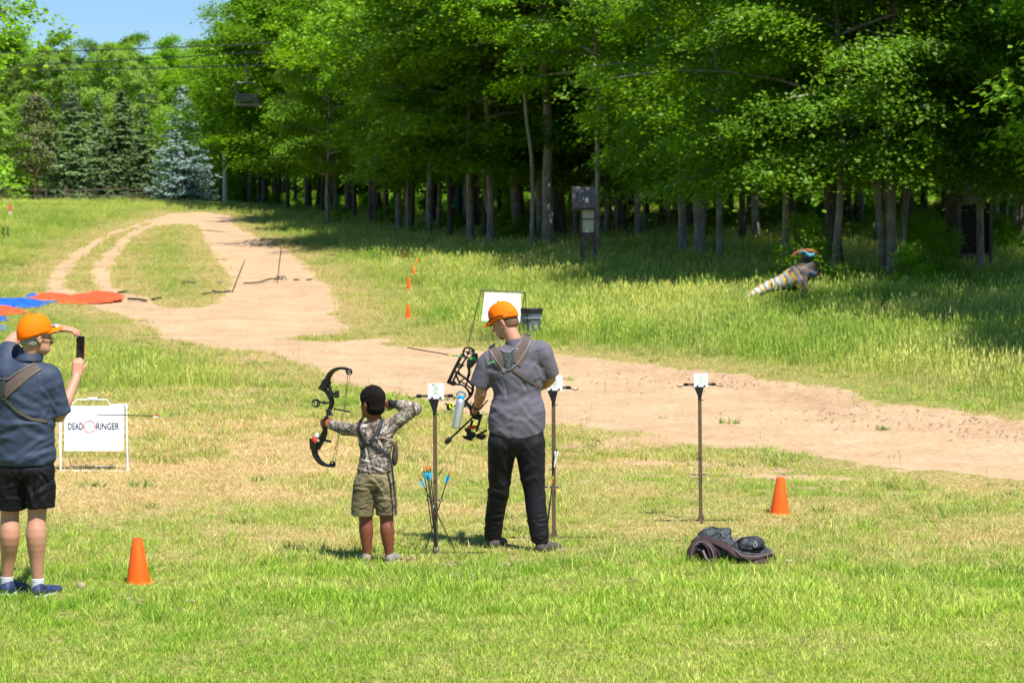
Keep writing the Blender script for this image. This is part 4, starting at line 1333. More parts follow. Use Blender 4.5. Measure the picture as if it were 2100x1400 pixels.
sd.chain([P1(998, 742), EL, WL], [.050, .042, .029], .005).cone(EL, EL + (WL - EL) * .35, .042, .043, .004)
sd.chain([P1(1112, 726), ER, WR], [.052, .046, .030], .005)
add_hand(sd, WL + A3((-.01, .02, -.01)), (-.45, .85, -.45), (.85, .35, -.1), side=1, curl=(70, 60, 40), sc=1.0, thumb=30)
add_hand(sd, WR, (-.7, .6, -.1), (0, .3, -1), side=-1, curl=(35, 45, 30))
AL, AR = P1(1012, 1098, .22), P1(1107, 1106, .0)
KL, KR = P1(1023, 1005, .10), P1(1096, 1005, .02)
sd.chain([P1(1034, 925), KL, AL], [.078, .055, .042]).chain([P1(1086, 925), KR, AR], [.078, .055, .042])
body = sdf_obj('body', sd, SKIN, man, .0058)
eyes(man, HC, HF, HU, 1.0, LENS)
# clipped hair under the cap and the beard
s_, f_, u_ = frame3(HF, HU); RH = np.stack([s_, f_, u_])
hs = SDF(); hs.ell(HC + (-.010) * f_ + .010 * u_, (.0815, .1005, .096), .01, RH).ell(HC - .035 * f_ - .045 * u_, (.070, .064, .055), .02, RH)
hs.plane(HC - .072 * u_, -u_).plane(HC + .02 * f_ - .02 * u_, unit(f_ + .25 * u_)).plane(HC + .06 * u_, u_)
sdf_obj('hair', hs, HAIRBR, man, .005)
bs = SDF(); bs.ell(HC + .034 * f_ - .058 * u_, (.062, .066, .058), .02, RH).ell(HC + .056 * f_ - .098 * u_, (.034, .034, .028), .03, RH)
bs.plane(HC - .045 * u_ + .0 * f_, unit(u_ - .15 * f_)).plane(HC + .0 * f_, -f_)
bs.cone(HC + .07 * f_ - .062 * u_, HC + .13 * f_ - .062 * u_, .024, .024, 0, op='s')
sdf_obj('beard', bs, HAIRBR, man, .005)
g = Geo(); g.lathe([(.0001, .004), (.003, .0028), (.004, 0), (.003, -.0028), (.0001, -.004)], c=HC + (-s_) * .092 - u_ * .052 - f_ * .006, k=10); g.build('earring', STEEL, man, True)
cp = cap(man, HC + u_ * .012, HF, HU, 1.08, ORANGE_CAP, ('Phone Skope', math.radians(-125), .08) if False else ('Fire Tec', math.radians(236), .06), dark=INK, tilt=4)
# sunglasses worn above the brim
def sunglasses(parent, c, f, up, sc, lift=0., fwd=0., label=None):
    s, f, u = frame3(f, up); c = A3(c) + u * lift + f * fwd
    root = Geo(); X = lambda a, b, z: c + (s * a + f * b + u * z) * sc
    for q in (-1, 1):
        root.tube([X(q * .070, .075, 0), X(q * .082, .03, .002), X(q * .084, -.02, .0), X(q * .080, -.05, -.012)], [.0035, .003, .003, .003], 6)
    root.tube([X(-.070, .075, 0), X(-.03, .102, .006), X(0, .108, .006), X(.03, .102, .006), X(.070, .075, 0)], .003, 6)
    o = root.build('sunglasses', BLACKP, parent, True)
    for q in (-1, 1):
        g = Geo(); n = 16; V = []
        for rr in (0, .6, 1):
            for i in range(n):
                t = i / n * 2 * math.pi
                a = q * .038 + rr * .030 * math.cos(t); z = -.014 + rr * .019 * math.sin(t)
                V.append(X(a, .112 - (abs(a) / .075) ** 2 * .036, z))
        V = np.array(V); I = np.arange(3 * n).reshape(3, n); J = np.roll(I, -1, 1)
        V2 = V - f * .002
        F = np.stack([I[:-1], J[:-1], J[1:], I[1:]], -1).reshape(-1, 4)
        g.add(np.concatenate([V, V2]), [np.concatenate([F, F[:, ::-1] + 3 * n, np.stack([J[2], I[2], I[2] + 3 * n, J[2] + 3 * n], -1)])])
        g.build('lens', LENS, o, True)
    return o
sunglasses(man, HC, HF, HU, 1.12, lift=.038, fwd=.004)
# shirt
sh = SDF()
sh.cone(P1(1014, 737, .0), P1(1106, 719, .0), .082, .080, .04)
sh.cone(P1(1052, 716, .0), P1(1076, 712, .0), .064, .066, .03)
sh.ell(P1(1060, 768), (.205, .122, .21), .05)
sh.ell(P1(1061, 845, .0), (.205, .135, .23), .06).ell(P1(1059, 880, .01), (.208, .135, .22), .05)
sh.cone(P1(1001, 745, .0), P1(982, 792, .02), .082, .073, .035, cut=True)
sh.cone(P1(1112, 728, .0), P1(1128, 771, .05), .082, .074, .035, cut=True)
sh.ell(P1(1059, 760), (.43, 1.2, .50), 0, op='i')        # curved shirt tail
sh
def creases(V, seed, w, amp, sharp=3.0):
    """thin raised folds in drifting directions; w = wavelength scale in metres"""
    k = 2 * math.pi / w
    a = np.sin(k * (V[:, 2] * .9 + V[:, 0] * .55) + 2.6 * n3(V, (5, 5, 5), seed))
    b = np.sin(k * .8 * (V[:, 2] * .8 - V[:, 0] * .7) + 2.6 * n3(V, (5, 5, 6), seed + 1))
    m = np.clip(n3(V, (6, 6, 6), seed + 2) * .9 + .4, 0, 1)
    r = lambda q: np.clip((q + 1) / 2, 0, 1) ** sharp
    return amp * (r(a) * m + r(b) * (1 - m) - .3) * np.clip(.45 + .7 * n3(V, (7, 7, 8), seed + 3), .05, 1)
cs1 = creaseset(5, 40, (-.22, .20), (.88, 1.42), 24, 14, (.06, .16), (.013, .024), (.0015, .0048), xc=.0)
cs1b = creaseset(6, 14, (-.24, .24), (1.20, 1.45), 60, 18, (.05, .10), (.010, .015), (.002, .005))
def shirt_fold(V, N): return cs1(V) + cs1b(V) + .0018 * n3(V, (14, 14, 18), 8)
SHIRT1 = sh
shirt = sdf_obj('shirt', sh, GREY_SHIRT, man, .0065, shirt_fold)
# collar stand
col = SDF(); cc = P1(1053, 700, .005)
col.cone(P1(1060, 716, .0), P1(1054, 695, .008), .078, .070, .0, cut=True).cone(P1(1062, 724, .0), P1(1052, 688, .012), .070, .061, 0, op='s').plane(P1(1060, 716), (0, 0, -1)).plane(P1(1054, 694), (-.15, 0, 1))
sdf_obj('collar', col, GREY_SHIRT, man, .004)
# yoke seam and print
ribbon('yoke_seam', sh, [(1006, 718), (1030, 728), (1080, 724), (1122, 712)], .6, simple('dark_grey_stitching', (.06, .056, .07), .8), man, P1, thick=.001, off=.002, n=26)
ribbon('shirt_lettering', sh, [(1001, 743.5), (1010, 740.5), (1019, 737.5)], 2.6, simple('green_shirt_print', (.05, .42, .14), .6), man, P1, thick=.001, off=.009, n=14)
# harness
har = ribbon('harness_yoke', sh, [(1008, 712), (1020, 733), (1034, 746)], (15, 24, 26), BROWN_STRAP, man, P1, off=.009)
ribbon('harness_strap', sh, [(1084, 690), (1074, 716), (1056, 742)], (13, 22, 28), BROWN_STRAP, man, P1, off=.009)
ribbon('harness_patch', sh, [(1044, 721), (1043, 755)], (25, 13), DARK_PATCH, man, P1, off=.014, n=18)
for pth in ([(1001, 709), (1016, 734), (1031, 755), (1046, 756), (1062, 742), (1080, 715), (1091, 690)], [(1017, 700), (1030, 718), (1046, 720), (1064, 705), (1077, 686)]):
    ribbon('harness_piping', sh, pth, 2.2, GREY_PIPE, man, P1, off=.014, n=60)
ribbon('waist_strap', sh, [(1052, 755), (1080, 775), (1106, 792)], 6, BROWN_STRAP, man, P1, off=.009)
ribbon('waist_strap', sh, [(1033, 754), (1018, 768), (1004, 782)], 5.5, BROWN_STRAP, man, P1, off=.009)
ribbon('buckle', sh, [(1030, 752), (1036, 760)], 7, GREY_PIPE, man, P1, off=.013, n=8)
g = Geo()   # little emblem on the patch
Pz = lambda u, v: P1(u, v, 0)
for pth in ([(1038.5, 731), (1040, 738), (1043, 741), (1046, 738), (1047.5, 731)], [(1043, 741), (1040.5, 746), (1043, 752), (1045.5, 746), (1043, 741)]):
    ribbon('patch_emblem', sh, pth, .9, GREY_PIPE, man, P1, off=.018, n=14, thick=.001)
# trousers
pt = SDF()
pt.ell(P1(1059, 893, .0), (.204, .125, .16), .04).chain([P1(1031, 908, .0), P1(1026, 960, .06), KL, P1(1015, 1055, .17), P1(1011, 1096, .22)], [.112, .093, .080, .072, .066], .004)
pt.chain([P1(1087, 908, .0), P1(1091, 965, .02), KR, P1(1101, 1055, .01), P1(1107, 1098, .0)], [.114, .098, .081, .077, .071], .004)
pt.plane(P1(1010, 1108, .22), (0, 0, -1))
cp1 = creaseset(15, 26, (-.24, .24), (.40, .66), 28, 22, (.04, .10), (.013, .022), (.002, .006))
cp2 = creaseset(16, 26, (-.26, .24), (.07, .30), 12, 20, (.04, .09), (.008, .014), (.002, .007))
cp3 = creaseset(17, 16, (-.22, .22), (.66, .85), 50, 20, (.05, .10), (.013, .022), (.0015, .0035))
def pfold(V, N): return cp1(V) + cp2(V) + cp3(V)
sdf_obj('trousers', pt, DARK_PANTS, man, .0065, pfold)
SHOEG = simple('grey_brown_suede', (.075, .062, .055), .8, var=.3, scale=50); SOLEG = simple('dark_rubber_sole', (.03, .03, .03), .8)
zg = float(terr(R1.x, D1 + .22)) - R1.z
shoe(man, (AL[0], AL[1] - .03, zg - .012), (.25, .95, 0), 1.08, SHOEG, SOLEG); shoe(man, (AR[0], AR[1] - .03, -.012), (.55, .8, 0), 1.02, SHOEG, SOLEG)
wb, *_ = wrist_band('wristwatch', man, WL - (WL - EL) * .10, WL + (WL - EL) * .05, .032, .022, BLACKP)

# ---- boy drawing the bow
D2 = gnd(772, 1153).y
R2 = onground(772, D2)
def P2(u, v, y=0.0): return A3(at(u, v, D2 + y) - R2)
boy = empty('person', R2, 0, 'boy in camouflage shirt and shorts aiming a small compound bow', 'person')
BC = P2(764, 825, .0); BF = (-.62, .76, -.08); BU = (-.05, .04, 1)
sd = SDF(); add_head(sd, BC, BF, BU, .97)
sd.cone(BC + A3((.01, -.01, -.06)), P2(770, 868), .047, .05, .02)
for c, r in ((P2(770, 888), (.09, .05, .05)), (P2(770, 905), (.115, .075, .12)), (P2(768, 950), (.105, .075, .09)), (P2(767, 982), (.10, .068, .06))): sd.ell(c, r, .04)
SL, SRr = P2(742, 880), P2(797, 872)
WLb = P2(672, 868, .24)
sd.chain([SL, P2(706, 880, .12), WLb], [.036, .030, .021], .015)
ERb, WRb = P2(851, 838, -.02), P2(812, 829, .02)
sd.chain([SRr, ERb, WRb], [.036, .031, .022], .015)
add_hand(sd, WLb + A3((-.008, .012, 0)), (-.62, .78, .05), (.78, .62, 0), side=-1, curl=(75, 70, 45), sc=.74, thumb=45, thumb_curl=50)
add_hand(sd, WRb, (-1, .15, -.05), (0, .9, .1), side=1, curl=(70, 80, 50), sc=.74)
KLb, KRb, ALb, ARb = P2(750, 1066, .02), P2(793, 1066, .0), P2(753, 1140, .03), P2(799, 1140, .0)
sd.chain([P2(748, 1000), KLb, P2(751, 1088, .02), ALb], [.062, .049, .051, .029], .003)
sd.chain([P2(789, 1000), KRb, P2(794, 1088, -.01), ARb], [.062, .049, .051, .029], .003)
sdf_obj('body', sd, SKIND, boy, .005)
eyes(boy, BC, BF, BU, .95, LENS)
s_, f_, u_ = frame3(BF, BU); RH = np.stack([s_, f_, u_])
hs = SDF(); hs.ell(BC - .006 * f_ + .030 * u_, (.0850, .101, .096), .01, RH).ell(BC - .03 * f_ - .040 * u_, (.068, .068, .058), .02, RH)
hs.plane(BC - .088 * u_, -u_).plane(BC + .045 * f_ - .0 * u_, unit(f_ - .55 * u_))
hs.ell(BC - f_ * .004 - u_ * .035 + s_ * .085, (.028, .026, .036), 0, RH, op='s').ell(BC - f_ * .004 - u_ * .035 - s_ * .085, (.028, .026, .036), 0, RH, op='s')
sdf_obj('hair', hs, HAIRB, boy, .004, lambda V, N: .0022 * n3(V, (130, 130, 130), 4) + .0015 * n3(V, (260, 260, 260), 7), relax=1)
sh2 = SDF()
sh2.cone(P2(748, 880), P2(792, 874), .050, .052, .04).ell(P2(771, 903), (.128, .088, .13), .04).ell(P2(769, 945, .0), (.112, .085, .13), .04).ell(P2(768, 965), (.124, .09, .10), .03)
sh2.cone(P2(769, 872), P2(768, 858, .01), .056, .050, .03)
sh2.chain([P2(744, 882), P2(706, 879, .12)], [.052, .046], .025).cone(P2(706, 879, .12), P2(676, 869, .225), .046, .037, .015, cut=True)
sh2.chain([P2(798, 876), P2(851, 838, -.02)], [.055, .047], .03).cone(P2(851, 838, -.02), P2(815, 829, .015), .047, .038, .015, cut=True)
sh2.plane(P2(768, 967), (0, 0, -1))
cb1 = creaseset(25, 34, (-.14, .12), (.66, .98), 35, 25, (.03, .08), (.006, .010), (.003, .009)); cb2 = creaseset(26, 26, (-.40, .32), (.92, 1.15), 75, 25, (.03, .06), (.005, .009), (.003, .008))
sdf_obj('shirt', sh2, CAMO, boy, .0055, lambda V, N: cb1(V) + cb2(V) + .0015 * n3(V, (18, 18, 30), 43))
ss = SDF()
ss.ell(P2(767, 980), (.130, .10, .098), .03)
ss.chain([P2(749, 995), P2(744, 1035, .01)], [.088, .081], .02).cone(P2(744, 1035, .01), P2(743, 1057, .01), .081, .080, .01, cut=True)
ss.chain([P2(788, 995), P2(792, 1035)], [.086, .078], .02).cone(P2(792, 1035), P2(793, 1055), .078, .077, .01, cut=True)
ss.plane(P2(767, 962), (0, 0, 1))
sdf_obj('shorts', ss, CAMOS, boy, .0055, (lambda V, N, f=creaseset(27, 26, (-.17, .17), (.34, .66), 30, 30, (.03, .08), (.006, .010), (.003, .007)): f(V)))
# harness straps of the boy
ribbon('harness_strap', sh2, [(740, 858), (735, 880), (742, 898), (754, 906), (785, 925), (800, 935)], 7, STRAPBLK, boy, P2, off=.006)
ribbon('harness_strap', sh2, [(784, 858), (779, 878), (767, 898), (752, 908), (741, 920)], (9, 9, 7), STRAPBLK, boy, P2, off=.009)
ribbon('harness_ring', sh2, [(753, 902), (758, 906)], 4, GREY_PIPE, boy, P2, off=.013, n=8)
g = Geo()
g.tube([P2(800, 934, -.07), P2(804, 955, -.10), P2(807, 990, -.10), P2(811, 1030, -.095), P2(812, 1058, -.09)], [.007, .009, .008, .0035, .003], 6); g.build('hanging_strap', STRAPBLK, boy, True)
hp = SDF(); hp.ell(P2(811, 926, .03), (.018, .05, .075), .02).ell(P2(809, 940, .02), (.018, .05, .055), .02)
sdf_obj('hip_pouch', hp, simple('dark_brown_pouch', (.05, .035, .028), .8), boy, .006); 
wrist_band('wristband', boy, P2(679, 868, .21), P2(674, 868, .23), .030, .016, ORANGEP)
gl = SDF(); gl.cone(WRb + A3((.012, 0, 0)), WRb + A3((-.022, .004, 0)), .030, .028, .01).ell(WRb + A3((-.04, .01, .012)), (.024, .020, .024), .01)
sdf_obj('release_strap', gl, BLACKP, boy, .004)
for a, t in ((ALb, 0), (ARb, 0)):
    k = SDF(); k.cone(a + A3((0, 0, -.01)), a + A3((0, 0, .012)), .033, .034, .01, cut=True); sdf_obj('sock', k, SOCKB, boy, .005)
SHB = simple('grey_sneaker_mesh', (.24, .21, .20), .7, var=.25, scale=60); SHBS = simple('pale_sneaker_sole', (.42, .36, .34), .7)
for a, fx in ((ALb, -.25), (ARb, .22)):
    o = shoe(boy, (a[0], a[1] - .02, -.010), (fx, .95, 0), .84, SHB, SHBS)
    g = Geo(); g.tube([a + A3((-.022, -.027, -.028)), a + A3((0, -.038, -.022)), a + A3((.022, -.027, -.028))], .0055, 6); g.build('heel_trim', REDP, o, True)

# ---- man filming with a telephone at the left edge
D3 = gnd(60, 1222).y
R3 = onground(50, D3)
def P3(u, v, y=0.0): return A3(at(u, v, D3 + y) - R3)
fil = empty('person', R3, 0, 'man in slate blue polo, black shorts and orange cap filming with a phone', 'person')
FC = P3(74, 690, .0); FF = (.78, .60, -.10); FU = (.08, .10, 1)
sd = SDF(); add_head(sd, FC, FF, FU, 1.03)
sd.cone(FC + A3((-.02, -.02, -.06)), P3(58, 738), .055, .060, .02)
for c, r in ((P3(58, 762), (.09, .06, .05)), (P3(55, 790), (.17, .11, .17)), (P3(52, 870), (.17, .12, .17)), (P3(52, 950), (.17, .12, .12))): sd.ell(c, r, .06)
E3R, W3R = P3(120, 852, .05), P3(157, 772, .30)
sd.chain([P3(104, 775), E3R, W3R], [.055, .044, .029], .005).cone(E3R, E3R + (W3R - E3R) * .35, .044, .043, .004)
E3L, W3L = P3(30, 694, .20), P3(120, 673, .36)
sd.chain([P3(10, 760), E3L, W3L], [.055, .045, .029], .02)
PH0, PH1 = P3(165, 690, .37), P3(164, 735, .37)
add_hand(sd, W3R + A3((0, 0, .005)), (.10, .15, 1), (-.2, .9, .0), side=-1, curl=(38, 55, 40), sc=1.0, thumb=32, thumb_curl=10)
add_hand(sd, W3L, (1, .0, -.10), (0, .25, -1), side=1, curl=(22, 34, 30), sc=1.0, thumb=38, thumb_curl=12, straight={0: (16, 14, 4)})
K3L, K3R, A3L, A3R = P3(20, 1055, .04), P3(76, 1055, .0), P3(14, 1188, .08), P3(77, 1192, .0)
sd.chain([P3(24, 985), K3L, P3(20, 1098, .02), P3(17, 1145, .06), A3L], [.088, .060, .066, .048, .035], .004)
sd.chain([P3(80, 985), K3R, P3(74.5, 1098, -.025), P3(75.5, 1145, -.01), A3R], [.088, .060, .067, .049, .036], .004)
sdf_obj('body', sd, SKIN, fil, .0058)
eyes(fil, FC, FF, FU, 1.0, LENS)
s_, f_, u_ = frame3(FF, FU); RH = np.stack([s_, f_, u_])
hs = SDF(); hs.ell(FC - .010 * f_ + .010 * u_, (.0815, .1005, .096), .01, RH).ell(FC - .035 * f_ - .045 * u_, (.070, .064, .050), .02, RH)
hs.plane(FC - .065 * u_, -u_).plane(FC + .015 * f_, unit(f_ + .2 * u_)).plane(FC + .06 * u_, u_)
for q in (-1, 1): hs.ell(FC - f_ * .008 - u_ * .02 + s_ * q * .088, (.026, .028, .036), 0, RH, op='s')
sdf_obj('hair', hs, HAIRG, fil, .005)
cap(fil, FC + u_ * .014 - f_ * .006, FF, FU, 1.11, ORANGE_CAP, ('Tec', math.radians(240), .03), dark=INK, tilt=14, brim_drop=.02, brim_len=.080)
sunglasses(fil, FC, FF, FU, 1.03, lift=-.006, fwd=.004)
s3 = SDF()
s3.cone(P3(20, 768, .0), P3(96, 772, .0), .088, .086, .05).cone(P3(56, 752), P3(62, 729, .01), .088, .064, .03)
s3.ell(P3(53, 800), (.205, .135, .19), .05).ell(P3(52, 870), (.195, .145, .22), .06).ell(P3(52, 930), (.20, .145, .18), .05)
s3.cone(P3(100, 778), P3(121, 850, .04), .086, .082, .03, cut=True)
s3.cone(P3(10, 765), P3(22, 712, .14), .082, .072, .03, cut=True)
s3.plane(P3(53, 953), (0.02, 0, -1))
cf1 = creaseset(35, 44, (-.24, .22), (.90, 1.40), 22, 14, (.07, .18), (.013, .024), (.002, .0058), xc=.30); cf2 = creaseset(36, 12, (.10, .28), (1.15, 1.45), 60, 15, (.05, .10), (.010, .015), (.002, .005))
def sf(V, N): return cf1(V) + cf2(V) + .0018 * n3(V, (9, 9, 12), 66)
sdf_obj('shirt', s3, NAVY_SHIRT, fil, .0065, sf)
c3 = SDF(); c3.cone(P3(60, 742, .0), P3(66, 717, .02), .090, .074, 0, cut=True).cone(P3(59, 750, .0), P3(68, 707, .026), .082, .063, 0, op='s').plane(P3(60, 740), (0, 0, -1))
sdf_obj('collar', c3, NAVY_SHIRT, fil, .0045)
st3 = SDF()
st3.ell(P3(52, 962), (.188, .128, .09), .04)
st3.chain([P3(27, 965, .0), P3(22, 1015, .03)], [.108, .106], .02).cone(P3(22, 1015, .03), P3(21, 1041, .04), .106, .104, .01, cut=True)
st3.chain([P3(78, 965), P3(81, 1015)], [.106, .100], .02).cone(P3(81, 1015), P3(82, 1040), .100, .098, .01, cut=True)
st3.plane(P3(52, 942), (0, 0, 1))
sdf_obj('shorts', st3, BLACK_CLOTH, fil, .0065, lambda V, N, f=creaseset(37, 24, (-.2, .2), (.60, .85), 65, 20, (.05, .12), (.008, .014), (.003, .008)): f(V) * sst(.86, .80, V[:, 2]))
# harness: wide taupe strap from the right shoulder to the middle of the back, patch, lower strap
ribbon('harness_strap', s3, [(84, 750), (60, 765), (30, 790), (14, 806)], (17, 22, 24, 22), BROWN_STRAP, fil, P3, off=.008)
ribbon('harness_strap', s3, [(-10, 742), (-2, 770), (4, 798)], 18, BROWN_STRAP, fil, P3, off=.008)
ribbon('harness_patch', s3, [(8, 779), (8, 814)], (24, 12), DARK_PATCH, fil, P3, off=.013, n=16)
for pth in ([(90, 753), (62, 772), (34, 797), (16, 817), (4, 812)], [(76, 742), (50, 756), (24, 774), (4, 774)]):
    ribbon('harness_piping', s3, pth, 2.0, simple('tan_piping', (.16, .13, .09), .7), fil, P3, off=.012, n=40)
ribbon('waist_strap', s3, [(18, 816), (42, 838), (70, 854), (104, 862)], 5, simple('olive_webbing', (.07, .065, .03), .7), fil, P3, off=.008)
wr3, *_ = wrist_band('wristwatch', fil, W3L - (W3L - E3L) * .12, W3L - (W3L - E3L) * .02, .031, .024, STEEL)
g = Geo(); wm = W3L - (W3L - E3L) * .07; g.box(wm + A3((-.004, -.034, .004)), (.032, .010, .034)); g.build('watch_face', BLACKP, wr3)
ZS = {}
for a, b in ((A3L, .08), (A3R, 0)):
    k = SDF(); k.cone(a + A3((0, 0, -.045)), a + A3((0, 0, .022)), .042, .043, .01, cut=True); sdf_obj('sock', k, SOCKG, fil, .005, lambda V, N: .0012 * np.sin(V[:, 2] * 500))
SH3 = simple('navy_running_mesh', (.02, .035, .10), .6, var=.8, scale=45); SH3S = simple('white_sneaker_sole', (.75, .77, .80), .5)
shoe(fil, (A3L[0], A3L[1] - .03, -.012), (.25, .9, 0), 1.06, SH3, SH3S); shoe(fil, (A3R[0], A3R[1] - .03, -.012), (.42, .88, 0), 1.0, SH3, SH3S)
# the telephone
ph = empty('smartphone', R3 + Vector(P3(165, 713, .375)), 0, 'black smartphone with a red side key held upright by the man at left', 'phone')
phr = Matrix.Rotation(math.radians(-12), 3, 'Z')
g = Geo(); g.box((0, 0, 0), (.066, .009, .158)); o = g.build('case', BLACKP, ph); o.modifiers.new('bevel', 'BEVEL').width = .003
g = Geo(); g.box((0, -.0052, 0), (.060, .001, .148)); g.build('screen', LENS, ph)
g = Geo(); g.box((.0335, 0, -.02), (.003, .006, .075)); g.build('side_strip', REDP, ph)
ph.rotation_euler = (0, math.radians(2), math.radians(-28))
# ------------------------------------------------------------------ archery stands, arrows, bows
def shift(geo, M, off=(0, 0, 0)):
    geo.V = [v @ np.asarray(M).T + A3(off) for v in geo.V]; return geo
def make_stand(u, v, lean, label, hooks_rot=0, strong=True, scale=1.0):
    p = gnd(u, v)
    root = empty('bow_stand', p, hooks_rot, label, 'bow stand', 'bow stands along the shooting line')
    root.rotation_euler = (0, lean, hooks_rot)
    H = 1.14; PX = .010; root.scale = (scale,) * 3
    g = Geo(); g.beam((0, 0, .0), (0, 0, H + .02), .030, .026, up=(0, 1, 0)); o = g.build('post', BROWNM, root); o.modifiers.new('bevel', 'BEVEL').width = .002
    g = Geo(); g.prism([(-.048, H + .005), (.034, H + .005), (.012, H - .085), (-.008, H - .10)], .016, lambda q: np.c_[q[:, 0], q[:, 2] - .018, q[:, 1]]); g.build('top_gusset', BLACKM, root)
    g = Geo(); g.prism([(-.008, .09), (.010, .09), (.036, .0), (-.034, .0)], .014, lambda q: np.c_[q[:, 0], q[:, 2] - .018, q[:, 1]]); g.build('foot_gusset', BROWNM, root)
    g = Geo(); g.beam((-.40, .012, .008), (.38, -.01, .010), .024, .006); g.beam((0, -.16, .004), (0, .20, .004), .022, .006)
    g.tube([(.0, 0, .05), (0, 0, -.1)], .006, 6); g.build('ground_bar', BLACKM, root)
    g = Geo(); g.beam((-.122, 0, H + .025), (.122, 0, H + .025), .016, .020); o = g.build('crossbar', BROWNM, root); o.modifiers.new('bevel', 'BEVEL').width = .002
    for q in (-1, 1):
        g = Geo(); g.beam((q * .098, -.001, H + .025), (q * .134, -.001, H + .025), .021, .024)
        g.tube([(q * .13, 0, H + .023), (q * .145, 0, H + .016), (q * .155, 0, H + .008), (q * .176, 0, H + .006), (q * .188, 0, H + .012), (q * .190, 0, H + .022)], [.004, .004, .0038, .0038, .0038, .0045], 7)
        g.build('hook', BLACKM, root)
    g = Geo(); g.box((PX, -.017, H + .062), (.119, .004, .117)); plate = g.build('plate', WHITEP, root)
    yy = -.0200
    def flat(pts, mat, name):
        gg = Geo(); gg.prism(pts, .0006, lambda q: np.c_[q[:, 0], yy + q[:, 2] * .3, q[:, 1]]); return gg.build(name, mat, plate)
    def arc(rx, ry, a0, a1, w, cx=.010, cz=H + .070):
        n = 14; o_ = [(cx + rx * math.cos(t), cz + ry * math.sin(t)) for t in np.linspace(a0, a1, n)]
        i_ = [(cx + (rx - w) * math.cos(t), cz + (ry - w) * math.sin(t)) for t in np.linspace(a1, a0, n)]
        return o_ + i_
    gm = GREENINK if strong else simple('faded_green_print', (.42, .66, .38), .6)
    for a0, a1 in ((math.radians(12), math.radians(168)), (math.radians(192), math.radians(348))):
        flat(arc(.0165, .028, a0, a1, .0035), gm, 'printed_ring')
    for a0, a1 in ((math.radians(35), math.radians(145)), (math.radians(215), math.radians(325))):
        flat(arc(.0085, .016, a0, a1, .0045), gm, 'printed_ring')
    g = Geo()
    for i in range(9): g.box((-.020 + i * .0055, yy, H + .070), (.0028, .0006, .0022 + .001 * (i % 3)))
    for i in range(10): g.box((-.024 + i * .0054, yy, H + .034), (.0030, .0006, .0022))
    for i in range(8 if strong else 6): g.box((-.008 + i * .0052, yy, H + .1075), (.0028, .0006, .0020))
    shift(g, np.eye(3), (.010, 0, 0)); g.build('fine_print', GREYINK, plate)['kind'] = 'stuff'
    if strong:
        g = Geo()
        for i in range(3): g.box((-.0265 + i * .0062, yy, H + .108), (.0050, .0006, .0058))
        shift(g, np.eye(3), (.010, 0, 0)); g.build('bold_print', INK, plate)['kind'] = 'stuff'
    for q in (-.018, .042):
        g = Geo(); g.lathe([(.0001, .006), (.005, .005), (.0065, 0)], c=(0, 0, 0), k=10)
        g.box((0, 0, .004), (.017, .006, .004)); g.box((0, -.006, .004), (.005, .010, .004))
        shift(g, [[1, 0, 0], [0, 0, -1], [0, 1, 0]], (q, -.019, H + .014)); g.build('screw', BLACKP, plate)
    g = Geo()   # ring that holds arrows
    zr = .40
    g.tube([(-.062, -.012, zr), (.048, -.012, zr)], .0032, 6)
    g.tube([(-.045 + .024 * math.cos(t), -.030 + .022 * math.sin(t), zr) for t in np.linspace(0, 6.283, 17)], .003, 5)
    g.tube([(.036 + .016 * math.cos(t), -.025 + .016 * math.sin(t), zr) for t in np.linspace(0, 6.283, 13)], .0045, 5)
    g.build('arrow_holder', BLACKP, root); g = Geo()
    g.tube([(-.012, -.012, zr + .135), (-.030, -.022, zr + .128), (-.028, -.03, zr + .140)], .0042, 6); g.box((-.004, -.006, zr + .135), (.012, .014, .014)); g.tube([(.014, 0, H - .11), (.030, -.006, H - .11)], .0045, 6)
    g.build('clip', BLACKP, root)
    return root, p
ST1, SP1 = make_stand(894, 1135, -.006, 'left bow stand, arrows leaning on its post and a bottle hanging from it')
ST2, SP2 = make_stand(1136, 1103, -.004, 'middle bow stand, half hidden by the man in the grey shirt')
ST3, SP3 = make_stand(1437, 1068, -.012, 'right bow stand with nothing hanging on it, by the dirt road', strong=False, scale=.955)

